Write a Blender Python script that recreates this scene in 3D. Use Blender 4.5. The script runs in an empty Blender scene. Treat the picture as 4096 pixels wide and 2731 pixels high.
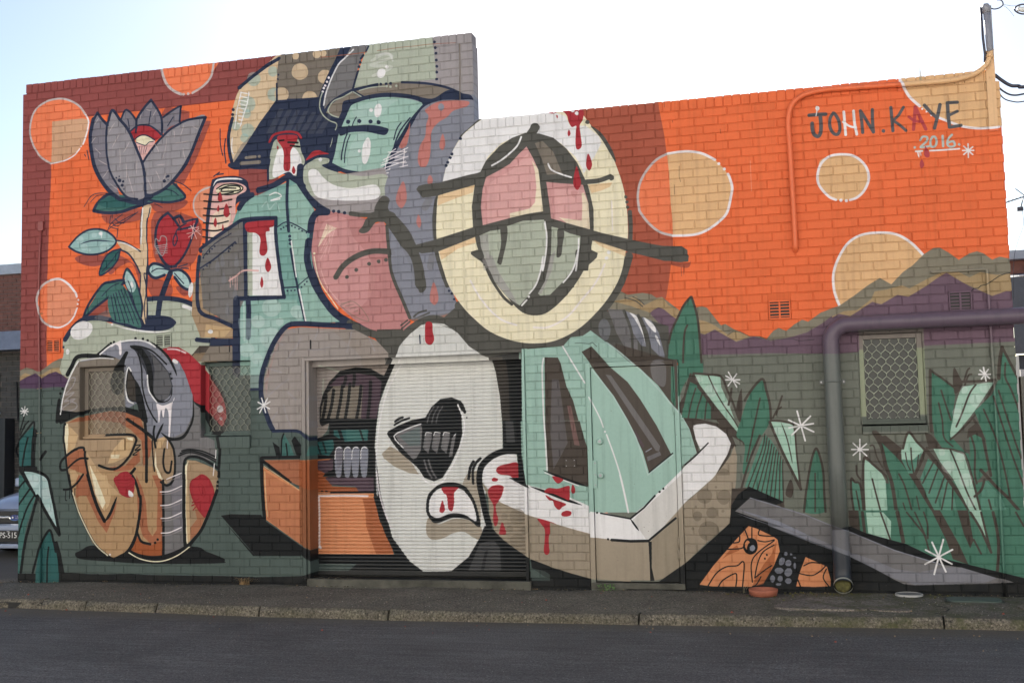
import bpy, bmesh, math, random
import numpy as np
from mathutils import Vector, Matrix
random.seed(7)
R = math.radians
C = bpy.context.scene.collection
S = bpy.context.scene
# ------------------------------------------------------------------ camera, sky, sun, exposure
D, EYE = 11.143, 1.65                      # camera stands 11.1 m from the wall, eye height 1.65 m
YAW, PITCH, ROLL = -0.2550, 0.0782, -0.0235
cf = Vector((math.sin(YAW)*math.cos(PITCH), math.cos(YAW)*math.cos(PITCH), math.sin(PITCH)))
r0 = Vector((math.cos(YAW), -math.sin(YAW), 0)); u0 = r0.cross(cf)
rr = r0*math.cos(ROLL)+u0*math.sin(ROLL); uu = u0*math.cos(ROLL)-r0*math.sin(ROLL)
cam = bpy.data.cameras.new('camera'); co = bpy.data.objects.new('camera', cam); C.objects.link(co)
cam.sensor_width = 36; cam.lens = 4415.97/4096*36; cam.clip_end = 3000; cam.clip_start = .05
co.matrix_world = Matrix(((rr.x, uu.x, -cf.x, 0), (rr.y, uu.y, -cf.y, -D), (rr.z, uu.z, -cf.z, EYE), (0, 0, 0, 1)))
S.camera = co
SUN_EL, SUN_AZ = 28.0, -10.0                # degrees; azimuth measured from +Y (behind the building) towards +X
w = bpy.data.worlds.new('World'); S.world = w; w.use_nodes = True
nt = w.node_tree; nt.nodes.clear()
sky = nt.nodes.new('ShaderNodeTexSky'); sky.sky_type = 'NISHITA'; sky.sun_disc = False
sky.sun_elevation = R(SUN_EL); sky.sun_rotation = R(SUN_AZ); sky.air_density = 1.0; sky.dust_density = 0.55; sky.ozone_density = 1.0
bg = nt.nodes.new('ShaderNodeBackground'); bg.inputs[1].default_value = 0.05
wo = nt.nodes.new('ShaderNodeOutputWorld')
nt.links.new(sky.outputs[0], bg.inputs[0]); nt.links.new(bg.outputs[0], wo.inputs[0])
sl = bpy.data.lights.new('sun', 'SUN'); sl.energy = 5.0; sl.angle = R(0.53); sl.color = (1, .95, .87)
so = bpy.data.objects.new('sun', sl); C.objects.link(so)
sd = Vector((math.sin(R(SUN_AZ))*math.cos(R(SUN_EL)), math.cos(R(SUN_AZ))*math.cos(R(SUN_EL)), math.sin(R(SUN_EL))))
so.rotation_euler = sd.to_track_quat('Z', 'Y').to_euler(); so.location = (0, 0, 30)
S.view_settings.view_transform = 'Standard'; S.view_settings.look = 'None'; S.view_settings.gamma = 1
S.view_settings.exposure = 1.66
S.cycles.max_bounces = 6

# ------------------------------------------------------------------ the painted mural: vector strokes on a metric grid over the wall
colour_table = [[int(v) for v in q.split()] for q in """
222 108 66
136 72 70
160 84 66
226 122 84
196 154 124
186 174 174
228 220 224
214 138 108
214 172 128
126 120 106
158 136 104
104 84 98
80 60 84
80 92 89
108 111 103
166 172 158
42 50 72
112 110 112
222 220 222
204 180 150
140 172 172
166 192 192
48 92 92
68 108 104
160 50 58
150 144 146
214 170 166
122 118 128
142 138 144
226 217 190
30 32 34
158 134 108
196 166 128
74 67 62
128 130 142
114 106 98
150 138 122
124 115 106
150 92 74
150 180 170
170 192 188
182 116 110
116 156 150
112 108 106
180 126 126
206 158 156
82 81 77
122 112 98
72 114 98
170 138 104
158 100 74
150 84 52
60 62 70
150 44 50
146 136 130
204 204 202
84 68 78
204 136 96
178 174 168
158 190 174
88 132 116
136 142 120
84 90 84
88 88 92
160 62 74
168 182 180
""".strip().split(chr(10))]
MURAL = """
0 0 100 0 -139 1911 2894 1516 2799 -162 -102 -271
0 1 100 0 -139 1911 996 1763 993 1425 886 1436 880 589 -117 620
0 0 100 0 146 1422 303 1422 573 1423 764 1425 761 1225 758 665 135 688 134 763 134 914 140 1161 144 1240 144 1290
0 2 100 0 1683 1361 1950 1334 1953 1282 1964 1210 1971 1133 1976 1048 1976 923 1975 922 1969 876 1964 844 1954 792 1805 800 1705 1098
2 3 100 0 148 1293 106 1316 79 1358 70 1399 78 1445 104 1472 146 1485 191 1482 236 1459 266 1427 272 1387 259 1345 230 1318 192 1299
0 4 100 0 146 1418 251 1418 270 1413 271 1380 259 1345 230 1318 192 1299 145 1291
3 5 100 24 144 1291 106 1316 79 1358 69 1399 78 1445 104 1472 146 1485 191 1482 236 1459 262 1427
3 6 100 21 262 1427 271 1406 266 1374 253 1341
2 6 100 0 249 1334 249 1333 249 1332 248 1332 247 1332 246 1332 245 1333 244 1333 244 1334 244 1335 245 1336 246 1336 247 1336 248 1336 249 1335 249 1335
3 6 100 17 242 1327 222 1309 189 1296 144 1291
2 3 100 0 520 1548 527 1498 545 1474 573 1460 608 1456 643 1470 668 1497 685 1530 685 1559 520 1577
2 3 100 0 516 1597 516 1532 530 1495 573 1460 619 1457 654 1476 682 1514 689 1558
3 5 100 32 512 1578 516 1532 530 1495 552 1472 578 1458
2 5 100 0 591 1456 590 1455 589 1454 588 1453 586 1453 584 1453 583 1454 582 1456 581 1457 582 1459 583 1460 584 1461 586 1461 588 1461 589 1460 590 1458
2 5 100 0 606 1457 605 1455 604 1454 603 1453 601 1453 599 1453 598 1454 597 1456 597 1457 597 1459 598 1460 599 1461 601 1461 603 1461 604 1460 605 1458
3 5 100 27 615 1458 650 1476 675 1502 685 1546
0 7 100 0 135 940 165 944 199 929 230 901 239 871 228 837 205 812 170 802 136 812
0 3 100 0 135 940 108 915 102 878 113 835 136 812
3 5 100 26 149 803 118 824 102 862 100 897 117 926 147 942
3 6 100 27 147 942 178 943 208 925 230 901 236 888
2 6 100 0 244 878 244 877 243 876 242 875 241 875 240 875 238 876 238 877 237 878 238 879 238 880 240 881 241 881 242 881 243 880 244 879
2 6 100 0 242 866 242 865 241 864 240 863 239 863 238 863 236 864 236 865 235 866 236 867 236 868 237 869 239 869 240 869 241 868 242 867
3 6 100 21 237 854 226 830 205 810 175 800 144 806
2 7 100 0 668 1179 635 1169 617 1141 623 1107 651 1083 667 1078
3 5 100 20 670 1179 635 1167 618 1139 625 1105 653 1081
0 1 80 0 530 1427 605 1404 605 1381 674 1370 625 1259 587 1195 541 1208 513 1403
2 1 80 0 485 1149 590 1148 590 1129 548 1116 499 1119
2 1 70 0 323 1132 446 1133 446 1101 345 1095
2 1 85 0 229 1003 276 1011 362 991 302 974 251 983
2 1 75 0 491 1117 635 1084 631 989 586 948 500 968
2 1 80 0 328 1008 387 997 446 952 450 897 421 973 379 968 345 947
0 1 80 0 261 828 312 867 341 880 341 828
2 1 70 0 467 933 488 872 541 870 545 906
2 1 80 0 602 899 610 881 586 871 562 898
2 3 100 0 1973 1164 2015 1165 2055 1157 2089 1137 2111 1112 2124 1087 2129 1064 2125 1040 2114 1001 2092 978 2059 958 2026 950 1977 951 1944 963 1917 987 1896 1017 1893 1029 1891 1060 1898 1094 1916 1124 1942 1150
0 8 100 0 1969 1164 2015 1165 2055 1157 2089 1137 2111 1112 2124 1087 2129 1064 2125 1040 2114 1001 2092 978 2059 958 2026 950 1977 951 1977 990 1974 1037 1972 1122
3 5 100 25 1977 951 1944 963 1917 987 1896 1017 1893 1029 1891 1060 1898 1094 1916 1124 1942 1150 1973 1164
3 6 100 26 1972 1163 2015 1165 2055 1157 2089 1137
2 6 100 0 2102 1126 2102 1125 2101 1123 2099 1123 2098 1122 2097 1123 2095 1124 2095 1125 2094 1127 2095 1128 2096 1129 2097 1130 2098 1130 2100 1130 2101 1129 2102 1127
2 6 100 0 2115 1111 2115 1110 2114 1108 2112 1108 2111 1107 2110 1108 2108 1109 2108 1110 2107 1112 2108 1113 2109 1114 2110 1115 2111 1115 2113 1115 2114 1114 2115 1112
3 6 100 26 2120 1098 2124 1087 2129 1064 2125 1040 2114 1001 2092 978 2059 958 2026 950 1977 951
2 8 100 0 2346 1115 2372 1124 2400 1124 2428 1116 2450 1093 2456 1060 2444 1034 2426 1017 2395 1011 2367 1018 2343 1042 2336 1070 2339 1097
3 6 100 25 2377 1013 2360 1023 2340 1050 2336 1075 2345 1104 2367 1122 2400 1124 2428 1115 2450 1090 2456 1060 2444 1031 2426 1015 2410 1010
2 6 100 0 2393 1011 2392 1009 2391 1008 2390 1007 2389 1007 2387 1007 2386 1008 2385 1010 2385 1011 2385 1013 2386 1014 2387 1015 2389 1015 2390 1015 2392 1014 2392 1012
2 6 100 0 2405 1009 2405 1007 2404 1006 2402 1005 2401 1005 2400 1005 2398 1006 2398 1008 2397 1009 2398 1011 2399 1012 2400 1013 2401 1013 2403 1012 2404 1012 2405 1010
0 8 100 0 2534 1306 2545 1278 2559 1252 2580 1229 2601 1208 2623 1194 2654 1179 2678 1169 2714 1160 2762 1160 2797 1358 2538 1387
3 6 100 27 2536 1306 2545 1281 2559 1252 2581 1227
2 6 100 0 2589 1219 2589 1219 2588 1218 2587 1217 2586 1217 2586 1217 2585 1218 2584 1219 2584 1220 2585 1221 2585 1221 2586 1222 2587 1222 2588 1222 2588 1221 2589 1220
2 6 100 0 2598 1212 2598 1211 2597 1210 2597 1210 2596 1210 2595 1210 2594 1210 2594 1211 2594 1212 2594 1213 2594 1214 2595 1214 2596 1214 2597 1214 2598 1214 2598 1213
2 6 100 0 2608 1201 2608 1201 2607 1200 2607 1199 2606 1199 2605 1200 2604 1200 2604 1201 2604 1202 2604 1203 2605 1204 2605 1204 2606 1204 2607 1204 2608 1203 2608 1202
3 6 100 24 2623 1194 2654 1178 2678 1167 2714 1160 2756 1160
2 8 100 0 2373 754 2363 790 2364 831 2377 870 2402 906 2435 922 2476 925 2513 917 2546 894 2572 863 2538 833 2486 784 2435 752
3 6 100 25 2373 754 2363 790 2363 831 2377 870 2402 906 2435 923 2476 925 2513 918 2546 895 2573 862
0 9 100 0 2196 675 2215 699 2229 705 2245 696 2265 712 2283 722 2301 715 2328 736 2351 746 2374 753 2411 777 2442 799 2470 815 2495 798 2523 826 2546 841 2572 866 2595 880 2609 880 2628 867 2650 848 2674 862 2691 866 2705 860 2723 844 2740 850 2754 846 2803 836 2791 614 2194 638
0 10 100 0 2300 692 2348 725 2384 739 2414 740 2448 765 2456 783 2484 786 2519 795 2536 786 2574 805 2611 821 2648 819 2671 805 2696 816 2731 807 2790 811 2788 763 2764 766 2719 758 2621 813 2535 763 2513 769 2470 749 2455 755 2408 724 2371 730 2332 712
0 11 100 0 2195 670 2253 683 2324 707 2371 733 2398 726 2450 758 2470 751 2508 772 2533 766 2573 789 2601 808 2621 819 2640 805 2670 784 2719 758 2750 768 2799 763 2793 649 2561 647 2367 636 2197 644
0 9 100 0 1838 818 1856 807 1895 810 1917 805 1930 795 1944 797 1952 790 1987 760 2009 762 2028 766 2044 768 2055 764 2088 718 2099 721 2119 707 2132 701 2156 687 2182 686 2197 678 2209 693 2227 705 2245 697 2285 723 2298 717 2329 738 2353 746 2348 631 1800 652 1805 797
0 10 100 0 1819 792 1878 802 1899 778 1927 791 1944 796 1960 775 1987 759 2029 736 2051 730 2074 718 2103 695 2125 702 2156 687 2124 676 2098 692 2071 708 2047 697 2028 705 1970 745 1951 762 1932 771 1912 758 1866 777
0 11 100 0 1912 757 1921 765 1935 771 1948 765 1970 745 2036 700 2047 696 2073 708 2124 675 2166 687 2208 674 2260 682 2294 691 2332 712 2355 729 2350 633 1955 649 1957 684 1941 721
0 9 100 0 20 669 36 675 64 687 83 683 104 673 113 674 154 699 183 710 202 704 235 677 236 608 20 614
0 10 100 0 20 640 37 656 61 671 87 663 121 665 154 682 184 682 213 675 199 650 165 669 119 650 95 666 37 639
0 12 100 0 20 637 65 658 98 669 119 653 143 666 167 671 187 662 213 643 214 623 162 626 110 623 20 626
0 13 100 0 13 627 110 623 162 626 214 623 827 656 823 37 21 25
0 13 100 0 351 631 985 682 979 63 354 55
0 14 100 0 2034 646 2200 644 2367 636 2561 647 2793 649 2770 32 1633 11
0 13 100 0 351 732 1692 677 1675 72 354 55
2 15 100 0 193 730 192 768 218 797 252 817 303 821 363 805 404 862 467 870 529 868 590 858 635 836 667 801 681 757 677 721 650 683 634 633 219 647
3 16 100 60 197 764 218 791 252 817 299 823 346 815
3 16 100 55 463 868 500 869 545 866 590 856 631 836 659 809 677 776 679 743 671 715
2 17 60 0 295 821 320 837 346 843 350 813
2 16 100 0 346 820 384 819 446 823 529 817 558 803 560 792 537 778 488 775 438 781 388 796 346 809
2 18 100 0 287 803 289 793 286 783 278 773 266 766 251 762 237 762 225 766 218 774 215 783 218 794 227 803 239 811 253 815 267 814 279 810
2 18 100 0 358 801 358 799 357 798 356 798 354 797 353 798 352 798 351 800 350 801 351 802 352 803 353 804 354 804 356 804 357 803 358 802
7 18 100 19 365 797 405 786 455 777 504 772 545 774
3 18 100 40 586 842 610 833 631 818 639 808
2 18 100 0 212 728 211 724 210 722 208 720 206 720 203 720 201 722 200 725 200 728 200 731 201 734 203 736 206 736 208 735 210 733 211 731
2 16 100 0 195 741 195 740 194 739 193 738 191 738 190 738 189 739 188 740 187 742 188 743 188 744 190 745 191 745 193 745 194 744 195 743
3 16 100 102 466 1145 459 1108 456 1052 460 970 456 896 459 837 458 804
2 19 100 0 458 1142 481 1140 475 1107 466 1100 467 1044 469 992 465 948 463 896 467 859 463 798 448 815 446 867 449 949 445 993 446 1045 447 1101 452 1120
3 18 100 16 453 1135 450 1082 448 1030
3 16 100 13 477 1133 472 1107 468 1096 466 1051 470 1007 467 947 458 941 466 896 459 844 464 800
2 19 100 0 368 1043 387 1040 425 1021 450 1008 452 948 446 943 433 972 412 995 387 1016
3 16 100 17 366 1046 395 1038 429 1019 446 1008
3 16 100 20 383 1016 408 1003 429 976 446 945
7 18 100 14 374 1041 404 1031 441 1010
2 20 100 0 207 1037 233 1063 267 1080 306 1083 340 1071 366 1043 345 1022 311 1011 272 1012 233 1022
2 21 70 0 257 1054 256 1050 253 1046 249 1044 244 1044 239 1045 235 1048 232 1052 231 1056 232 1060 234 1064 239 1066 244 1066 249 1065 253 1063 256 1059
2 21 70 0 271 1032 270 1029 268 1025 264 1023 259 1023 254 1024 251 1026 248 1030 247 1034 248 1038 250 1041 254 1043 259 1044 264 1043 267 1040 270 1037
2 21 70 0 344 1028 342 1022 339 1018 334 1015 328 1015 321 1016 316 1019 313 1024 311 1030 312 1035 316 1040 321 1042 327 1043 334 1042 339 1038 342 1033
2 21 70 0 302 1066 302 1063 300 1061 297 1059 293 1059 290 1059 286 1061 284 1064 284 1068 284 1071 286 1073 289 1075 293 1075 297 1074 300 1072 302 1069
2 21 70 0 282 1022 282 1020 281 1019 279 1018 276 1017 274 1018 272 1019 271 1021 270 1023 271 1025 272 1027 274 1028 276 1028 279 1027 280 1026 282 1024
2 21 70 0 323 1069 322 1066 321 1063 318 1062 314 1062 311 1062 308 1064 307 1067 306 1070 307 1073 308 1075 311 1076 314 1077 318 1076 320 1074 322 1072
3 16 100 23 207 1037 233 1063 267 1081 306 1083 340 1071 366 1044 345 1021 311 1010 272 1010 233 1021 207 1037
7 16 100 15 246 1042 276 1049 310 1049 361 1042
2 18 100 0 320 1069 320 1067 319 1065 317 1064 314 1064 312 1065 310 1066 309 1068 308 1070 309 1072 310 1073 312 1074 314 1075 317 1074 319 1073 320 1071
3 18 100 8 317 1065 317 1057
2 22 100 0 378 1020 340 1007 319 979 312 947 341 962 370 987
3 16 100 20 381 1020 345 1011 321 982 312 947 345 960 372 989 379 1016
3 16 100 12 374 1013 349 984 319 956
3 16 100 10 340 1083 344 1090 353 1100 386 1121
3 16 100 10 336 1077 361 1092 429 1121
3 16 100 10 344 1090 353 1084 370 1079
3 16 100 10 353 1100 361 1089 376 1088
3 16 100 10 361 1111 374 1099 391 1094
3 16 100 10 353 1112 352 1127
3 16 100 10 344 1097 348 1120
3 16 100 10 372 1080 368 1054
3 16 100 10 378 1091 403 1104 437 1124
2 23 100 0 256 828 286 868 320 915 349 925 396 926 362 894 303 856 265 828
3 16 100 30 258 826 277 865 320 917 349 925 394 926 362 894 303 856 263 826
3 16 100 12 320 885 349 910 375 919
2 23 100 0 341 880 392 911 450 793 405 801 354 816
3 16 100 33 394 926 404 907 425 857 457 795
3 16 100 12 350 885 365 812
3 16 100 12 358 889 380 809
3 16 100 12 366 893 395 806
3 16 100 12 375 897 410 803
3 16 100 12 383 901 425 800
3 16 100 11 392 905 440 797
2 23 100 0 394 937 402 959 421 939 438 905 450 860 448 815 421 876
2 21 100 0 400 953 417 939 431 912 425 892 408 897 396 926
3 16 100 23 394 918 391 937 402 961 421 939 440 901 452 856 450 819
3 16 100 10 406 925 417 898 423 857
2 18 100 0 423 915 424 911 424 908 423 905 422 904 420 905 418 907 416 910 415 913 414 917 414 920 415 922 416 923 418 923 420 921 421 918
2 24 100 0 536 1114 557 1090 578 1074 629 1090 629 1063 611 1027 586 985 562 960 541 956 516 982 498 1023 498 1064 512 1097
3 16 100 33 535 1114 510 1097 496 1064 498 1027 514 985 537 960 562 958
3 16 100 29 536 1114 553 1097 570 1074
3 16 100 36 553 1096 574 1102 586 1084
3 16 100 23 586 1084 629 1090 619 1071 570 1063
3 16 100 16 562 1056 553 1038 553 1022 559 1019 566 1037 562 1056 574 1070 594 1080
3 16 100 29 629 1090 619 1056 602 1013 582 981 559 959
3 16 100 13 561 1089 566 1078
3 16 100 13 570 1093 574 1081
3 25 100 11 493 1020 496 1042 508 1034 514 1048 529 1044 531 1025 518 991 493 1020
3 25 100 9 496 1020 534 1023
3 25 100 9 496 1015 534 1017
3 25 100 9 496 1009 534 1011
3 25 100 9 496 1004 534 1005
3 25 100 9 496 999 534 999
3 26 100 9 596 1050 639 1055
3 26 100 9 602 1039 635 1062
3 26 100 9 611 1071 627 1033
3 26 100 9 607 1073 641 1043
3 26 100 9 619 1078 611 1034
3 26 100 9 602 1064 635 1066
2 21 100 0 475 951 483 965 500 968 525 959 547 948 520 933 492 931
3 16 100 33 541 949 512 965 487 970 473 956 477 939 496 928 525 935
3 16 100 13 483 947 504 955 537 949
2 21 100 0 547 946 570 947 598 925 610 899 598 890 578 901 557 927
3 16 100 32 547 946 574 947 600 927 610 899 600 889 578 901 557 927
3 16 100 13 557 938 586 907
3 16 100 68 543 939 529 907 516 875 508 853 504 816
3 16 100 13 570 956 598 962
3 16 100 13 578 952 602 949
2 23 100 0 288 1138 304 1163 341 1179 377 1180 463 1157 428 1141 377 1131 326 1135
3 16 100 37 290 1138 306 1163 337 1183 359 1181
3 16 100 37 290 1138 327 1130 377 1128 424 1138 485 1151
2 22 100 0 304 1159 341 1176 406 1171 456 1156 406 1142 341 1144
2 23 100 0 467 1157 555 1198 569 1184 590 1154 541 1145 499 1148
3 16 100 28 552 1200 569 1184 591 1155 548 1145 499 1150 467 1160
3 16 100 11 527 1184 552 1176 569 1163
2 16 100 0 341 1183 406 1165 463 1170 492 1168 449 1145 395 1156
2 27 100 0 284 1412 301 1430 314 1409 334 1391 340 1289 377 1173 344 1185 319 1213 293 1261 280 1311 275 1360
2 28 100 0 334 1388 350 1432 387 1396 412 1358 431 1314 452 1264 461 1183 449 1161 406 1165 366 1206 344 1257 333 1323
2 27 100 0 381 1403 398 1429 427 1398 430 1366 405 1371
2 27 100 0 432 1365 434 1398 455 1428 480 1451 498 1424 516 1396 516 1345 491 1366 452 1380
2 27 100 0 520 1396 541 1410 576 1423 573 1378 541 1365 520 1348
2 28 100 0 657 1383 605 1267 566 1219 520 1185 478 1172 460 1177 460 1247 452 1264 484 1309 520 1345 555 1367 605 1381
2 24 100 0 414 1361 430 1374 456 1379 484 1367 506 1357 513 1342 491 1328 463 1346 427 1337
2 26 100 0 431 1333 491 1331 484 1309 463 1285 451 1270 434 1304
2 29 100 0 429 1337 445 1347 466 1345 488 1331 481 1326 463 1319 441 1326
3 16 100 14 425 1339 445 1349 466 1347 493 1331
3 16 100 10 431 1330 449 1322 463 1318 474 1326 488 1327
5 16 100 7 441 1319 446 1293
5 16 100 7 450 1319 450 1293
5 16 100 7 459 1318 455 1292
5 16 100 7 468 1317 459 1292
3 16 100 49 287 1412 281 1386 277 1354 283 1307 293 1267 315 1227 341 1195 377 1167 406 1164
3 16 100 29 301 1430 288 1408 284 1392
3 16 100 32 301 1430 317 1409 336 1389
3 16 100 34 334 1388 350 1433 376 1403 405 1368 431 1314 452 1264 460 1221 462 1176
3 16 100 26 334 1394 331 1355 333 1306 344 1253 366 1213 399 1172 435 1162
3 16 100 23 380 1403 398 1430 430 1395 430 1359
3 16 100 31 432 1372 433 1398 455 1428 480 1451
3 16 100 28 480 1451 509 1407 516 1377 515 1345
3 16 100 25 520 1396 545 1410 576 1423 576 1410 573 1378
3 16 100 28 657 1383 605 1381 566 1369 531 1350 484 1306 452 1267
3 16 100 39 656 1382 636 1340 608 1279 573 1228 527 1187 485 1170 463 1172
3 16 100 20 412 1364 434 1378 456 1379 477 1374 499 1359 513 1345
3 16 100 13 403 1401 409 1371
3 16 100 13 479 1419 473 1378
3 16 100 13 552 1393 534 1369
7 5 70 11 292 1395 298 1404 306 1413
7 5 70 11 296 1358 287 1349 281 1340
7 5 70 11 292 1326 303 1315 314 1305
7 5 70 11 304 1289 319 1280 337 1270
7 5 70 11 340 1367 349 1381 361 1395
7 5 70 11 351 1321 363 1341 376 1361
7 5 70 11 376 1319 378 1289 377 1260
7 5 70 11 387 1302 399 1318 409 1335
7 5 70 11 398 1271 400 1246 399 1220
7 5 70 11 344 1215 358 1204 373 1193
7 5 70 11 424 1176 413 1209 402 1242
7 5 70 11 434 1278 433 1256 434 1233
7 5 70 11 481 1419 470 1422 463 1424
7 5 70 11 445 1397 445 1405 448 1412
7 5 70 11 498 1421 490 1410 484 1399
7 5 70 11 531 1337 529 1312 524 1287
7 5 70 11 555 1354 557 1343 555 1332
7 5 70 11 587 1370 583 1353 576 1336
7 5 70 11 555 1316 581 1317 605 1318
7 5 70 11 584 1300 586 1283 591 1265
7 5 70 11 499 1257 512 1257 527 1257
7 5 70 11 495 1241 503 1227 509 1214
7 5 70 11 485 1184 478 1201 470 1217
7 5 70 11 506 1294 500 1308 491 1321
7 5 70 11 527 1232 525 1221 520 1210
7 5 70 11 615 1361 622 1356 633 1350
7 5 70 11 319 1233 330 1245 340 1257
7 5 70 11 520 1287 519 1279 516 1271
2 16 100 0 382 1221 382 1219 381 1217 379 1216 376 1216 374 1217 372 1218 370 1220 370 1222 370 1224 372 1226 374 1227 376 1227 378 1227 380 1225 382 1223
2 16 100 0 392 1217 392 1216 391 1215 390 1214 388 1214 387 1214 386 1215 385 1216 384 1218 385 1219 386 1220 387 1221 388 1221 390 1221 391 1220 392 1219
2 16 100 0 390 1206 390 1205 389 1203 387 1202 385 1202 383 1203 382 1204 381 1205 380 1207 381 1209 382 1210 383 1211 385 1211 387 1211 389 1210 390 1208
2 16 100 0 368 1230 368 1229 367 1229 366 1228 365 1228 364 1228 363 1229 363 1230 362 1231 363 1232 363 1233 364 1233 365 1233 366 1233 367 1232 368 1231
2 16 100 0 378 1234 377 1233 377 1232 376 1232 375 1231 374 1232 373 1232 373 1233 372 1234 373 1235 373 1235 374 1236 375 1236 376 1236 377 1235 377 1234
2 16 100 0 394 1195 393 1194 393 1193 392 1193 391 1193 391 1193 390 1193 389 1194 389 1195 389 1196 390 1196 391 1197 391 1197 392 1196 393 1196 393 1195
2 16 100 0 541 1221 541 1219 539 1218 538 1217 536 1217 534 1217 533 1218 531 1220 531 1221 531 1223 532 1224 534 1225 536 1225 538 1225 539 1224 541 1222
2 16 100 0 529 1208 529 1206 527 1205 526 1204 524 1203 522 1204 520 1205 519 1207 518 1209 519 1210 520 1212 522 1213 524 1213 526 1213 527 1211 529 1210
2 16 100 0 534 1219 533 1218 533 1217 532 1216 531 1216 530 1217 529 1217 528 1218 528 1219 528 1220 529 1221 530 1221 531 1221 532 1221 533 1220 533 1220
2 16 100 0 538 1210 538 1210 538 1209 537 1209 536 1209 535 1209 535 1209 534 1210 534 1211 534 1211 535 1212 535 1212 536 1212 537 1212 538 1212 538 1211
3 16 100 10 259 1153 279 1181 304 1189 341 1186
3 16 100 9 279 1165 301 1182 330 1182
3 16 100 11 555 1204 583 1194 610 1173
3 16 100 8 492 1145 517 1131
7 16 100 13 569 1219 591 1243 606 1265
3 16 100 13 267 1320 273 1292
3 16 100 10 258 1309 262 1303
2 16 100 0 674 1188 684 1202 716 1206 756 1203 784 1190 792 1172 796 1138 752 1123 740 1055 687 1007 677 924 651 929 655 1031 659 1105
2 26 100 0 688 1183 716 1188 756 1185 782 1172 782 1158 752 1138 746 1055 691 1007 677 931 663 929 664 1038 676 1140
2 29 100 0 692 1172 720 1185 756 1180 776 1169 764 1155 724 1151 696 1157
3 30 100 15 692 1172 716 1182 752 1180 774 1169 760 1156 728 1152 696 1158
3 30 100 15 700 1170 728 1177 760 1174 764 1163 732 1162 706 1164 716 1172 752 1169
2 29 60 0 684 1103 732 1107 728 1063 683 1037 673 994 671 1060
7 18 100 21 680 1180 692 1196 720 1199 756 1196 772 1192
3 30 100 17 651 1160 698 1154 744 1158
3 30 100 17 651 1140 696 1134 739 1138
3 30 100 17 651 1119 696 1113 737 1117
3 30 100 17 649 1099 693 1093 732 1097
3 30 100 17 649 1078 691 1072 727 1077
3 30 100 17 647 1058 687 1052 722 1057
3 30 100 17 647 1037 681 1032 708 1035
3 30 100 17 647 1017 671 1012 687 1014
3 30 100 17 647 996 669 992 682 992
3 30 100 17 647 976 667 971 676 969
3 30 100 17 647 955 665 951 671 947
2 24 100 0 702 1164 710 1141 703 1134 695 1142
2 24 100 0 722 1128 732 1099 722 1088 712 1101
2 24 100 0 697 1125 700 1113 696 1106 692 1113
2 24 100 0 687 1090 692 1073 687 1062 681 1074
2 24 100 0 711 1070 714 1057 710 1050 708 1057
3 16 100 15 682 1209 700 1219
3 16 100 15 692 1213 712 1214
2 31 100 0 647 919 667 910 675 848 687 808 742 773 744 746 687 748 667 805 627 854 635 887
0 32 80 0 691 793 742 771 722 748 691 750 683 783
2 18 100 0 652 885 651 877 648 870 646 866 643 864 640 866 638 871 637 879 638 887 639 895 641 902 644 906 647 908 650 906 651 901 652 893
2 18 100 0 714 764 713 762 711 760 709 759 706 758 703 759 700 760 698 762 698 765 698 767 700 768 703 770 706 770 709 769 711 768 713 766
3 16 100 32 645 926 635 894 625 854
3 30 100 15 635 854 659 831
3 30 100 15 651 855 667 834
3 16 100 64 645 924 687 920
0 33 100 0 636 727 692 724 692 681 596 685
0 31 70 0 620 706 692 710 692 678 600 685
3 16 100 118 1007 1079 980 1038 971 961 990 885 1019 830 1064 782 1138 744
0 16 100 0 896 1529 1085 1538 1151 1412 1148 1199 953 1178 853 1214 738 1236 749 1358 821 1458
0 25 100 0 1344 1556 1479 1546 1475 1367 1340 1381
0 34 100 0 1151 1400 1476 1379 1474 1311 1480 1307 1427 1096 1115 1120 1119 1385
2 19 100 0 896 1548 856 1521 808 1485 770 1460 749 1421 735 1359 732 1297 738 1255 749 1242 786 1295 821 1342 872 1403 878 1409 889 1502
2 20 55 0 831 1476 829 1469 824 1462 817 1459 809 1458 801 1460 795 1465 790 1473 788 1481 790 1488 795 1495 802 1498 810 1499 818 1497 824 1491 829 1484
2 20 55 0 884 1493 883 1487 880 1483 875 1480 869 1479 863 1481 858 1485 855 1490 854 1496 855 1501 858 1506 863 1509 869 1509 875 1507 880 1504 883 1498
2 20 55 0 892 1426 890 1419 886 1413 879 1409 872 1408 864 1411 857 1415 853 1422 852 1430 853 1437 858 1443 864 1447 872 1448 880 1445 886 1441 890 1434
2 20 55 0 814 1405 812 1397 807 1390 799 1386 790 1385 781 1387 773 1393 768 1401 767 1410 768 1419 774 1426 781 1430 791 1431 800 1428 807 1423 812 1415
2 20 55 0 766 1347 765 1342 762 1338 758 1336 752 1335 747 1337 743 1340 740 1345 739 1350 740 1355 743 1359 747 1361 753 1362 758 1360 762 1357 765 1352
2 20 55 0 810 1330 809 1323 804 1317 798 1313 790 1313 782 1315 775 1320 771 1327 770 1334 771 1342 776 1348 782 1351 790 1352 798 1350 804 1345 809 1338
2 20 55 0 793 1310 792 1305 789 1301 785 1299 780 1298 774 1300 770 1303 767 1307 766 1313 767 1317 770 1322 775 1324 780 1324 785 1323 789 1320 792 1315
2 20 55 0 800 1379 799 1374 796 1370 792 1367 787 1367 782 1368 777 1371 774 1376 773 1381 774 1386 777 1390 782 1393 787 1393 792 1392 797 1388 799 1384
0 17 50 0 749 1242 786 1292 800 1316 769 1293 742 1252
0 35 100 0 889 1533 910 1550 990 1553 1085 1555 1062 1508 1042 1479 1018 1413 1008 1405 882 1413 882 1496
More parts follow.
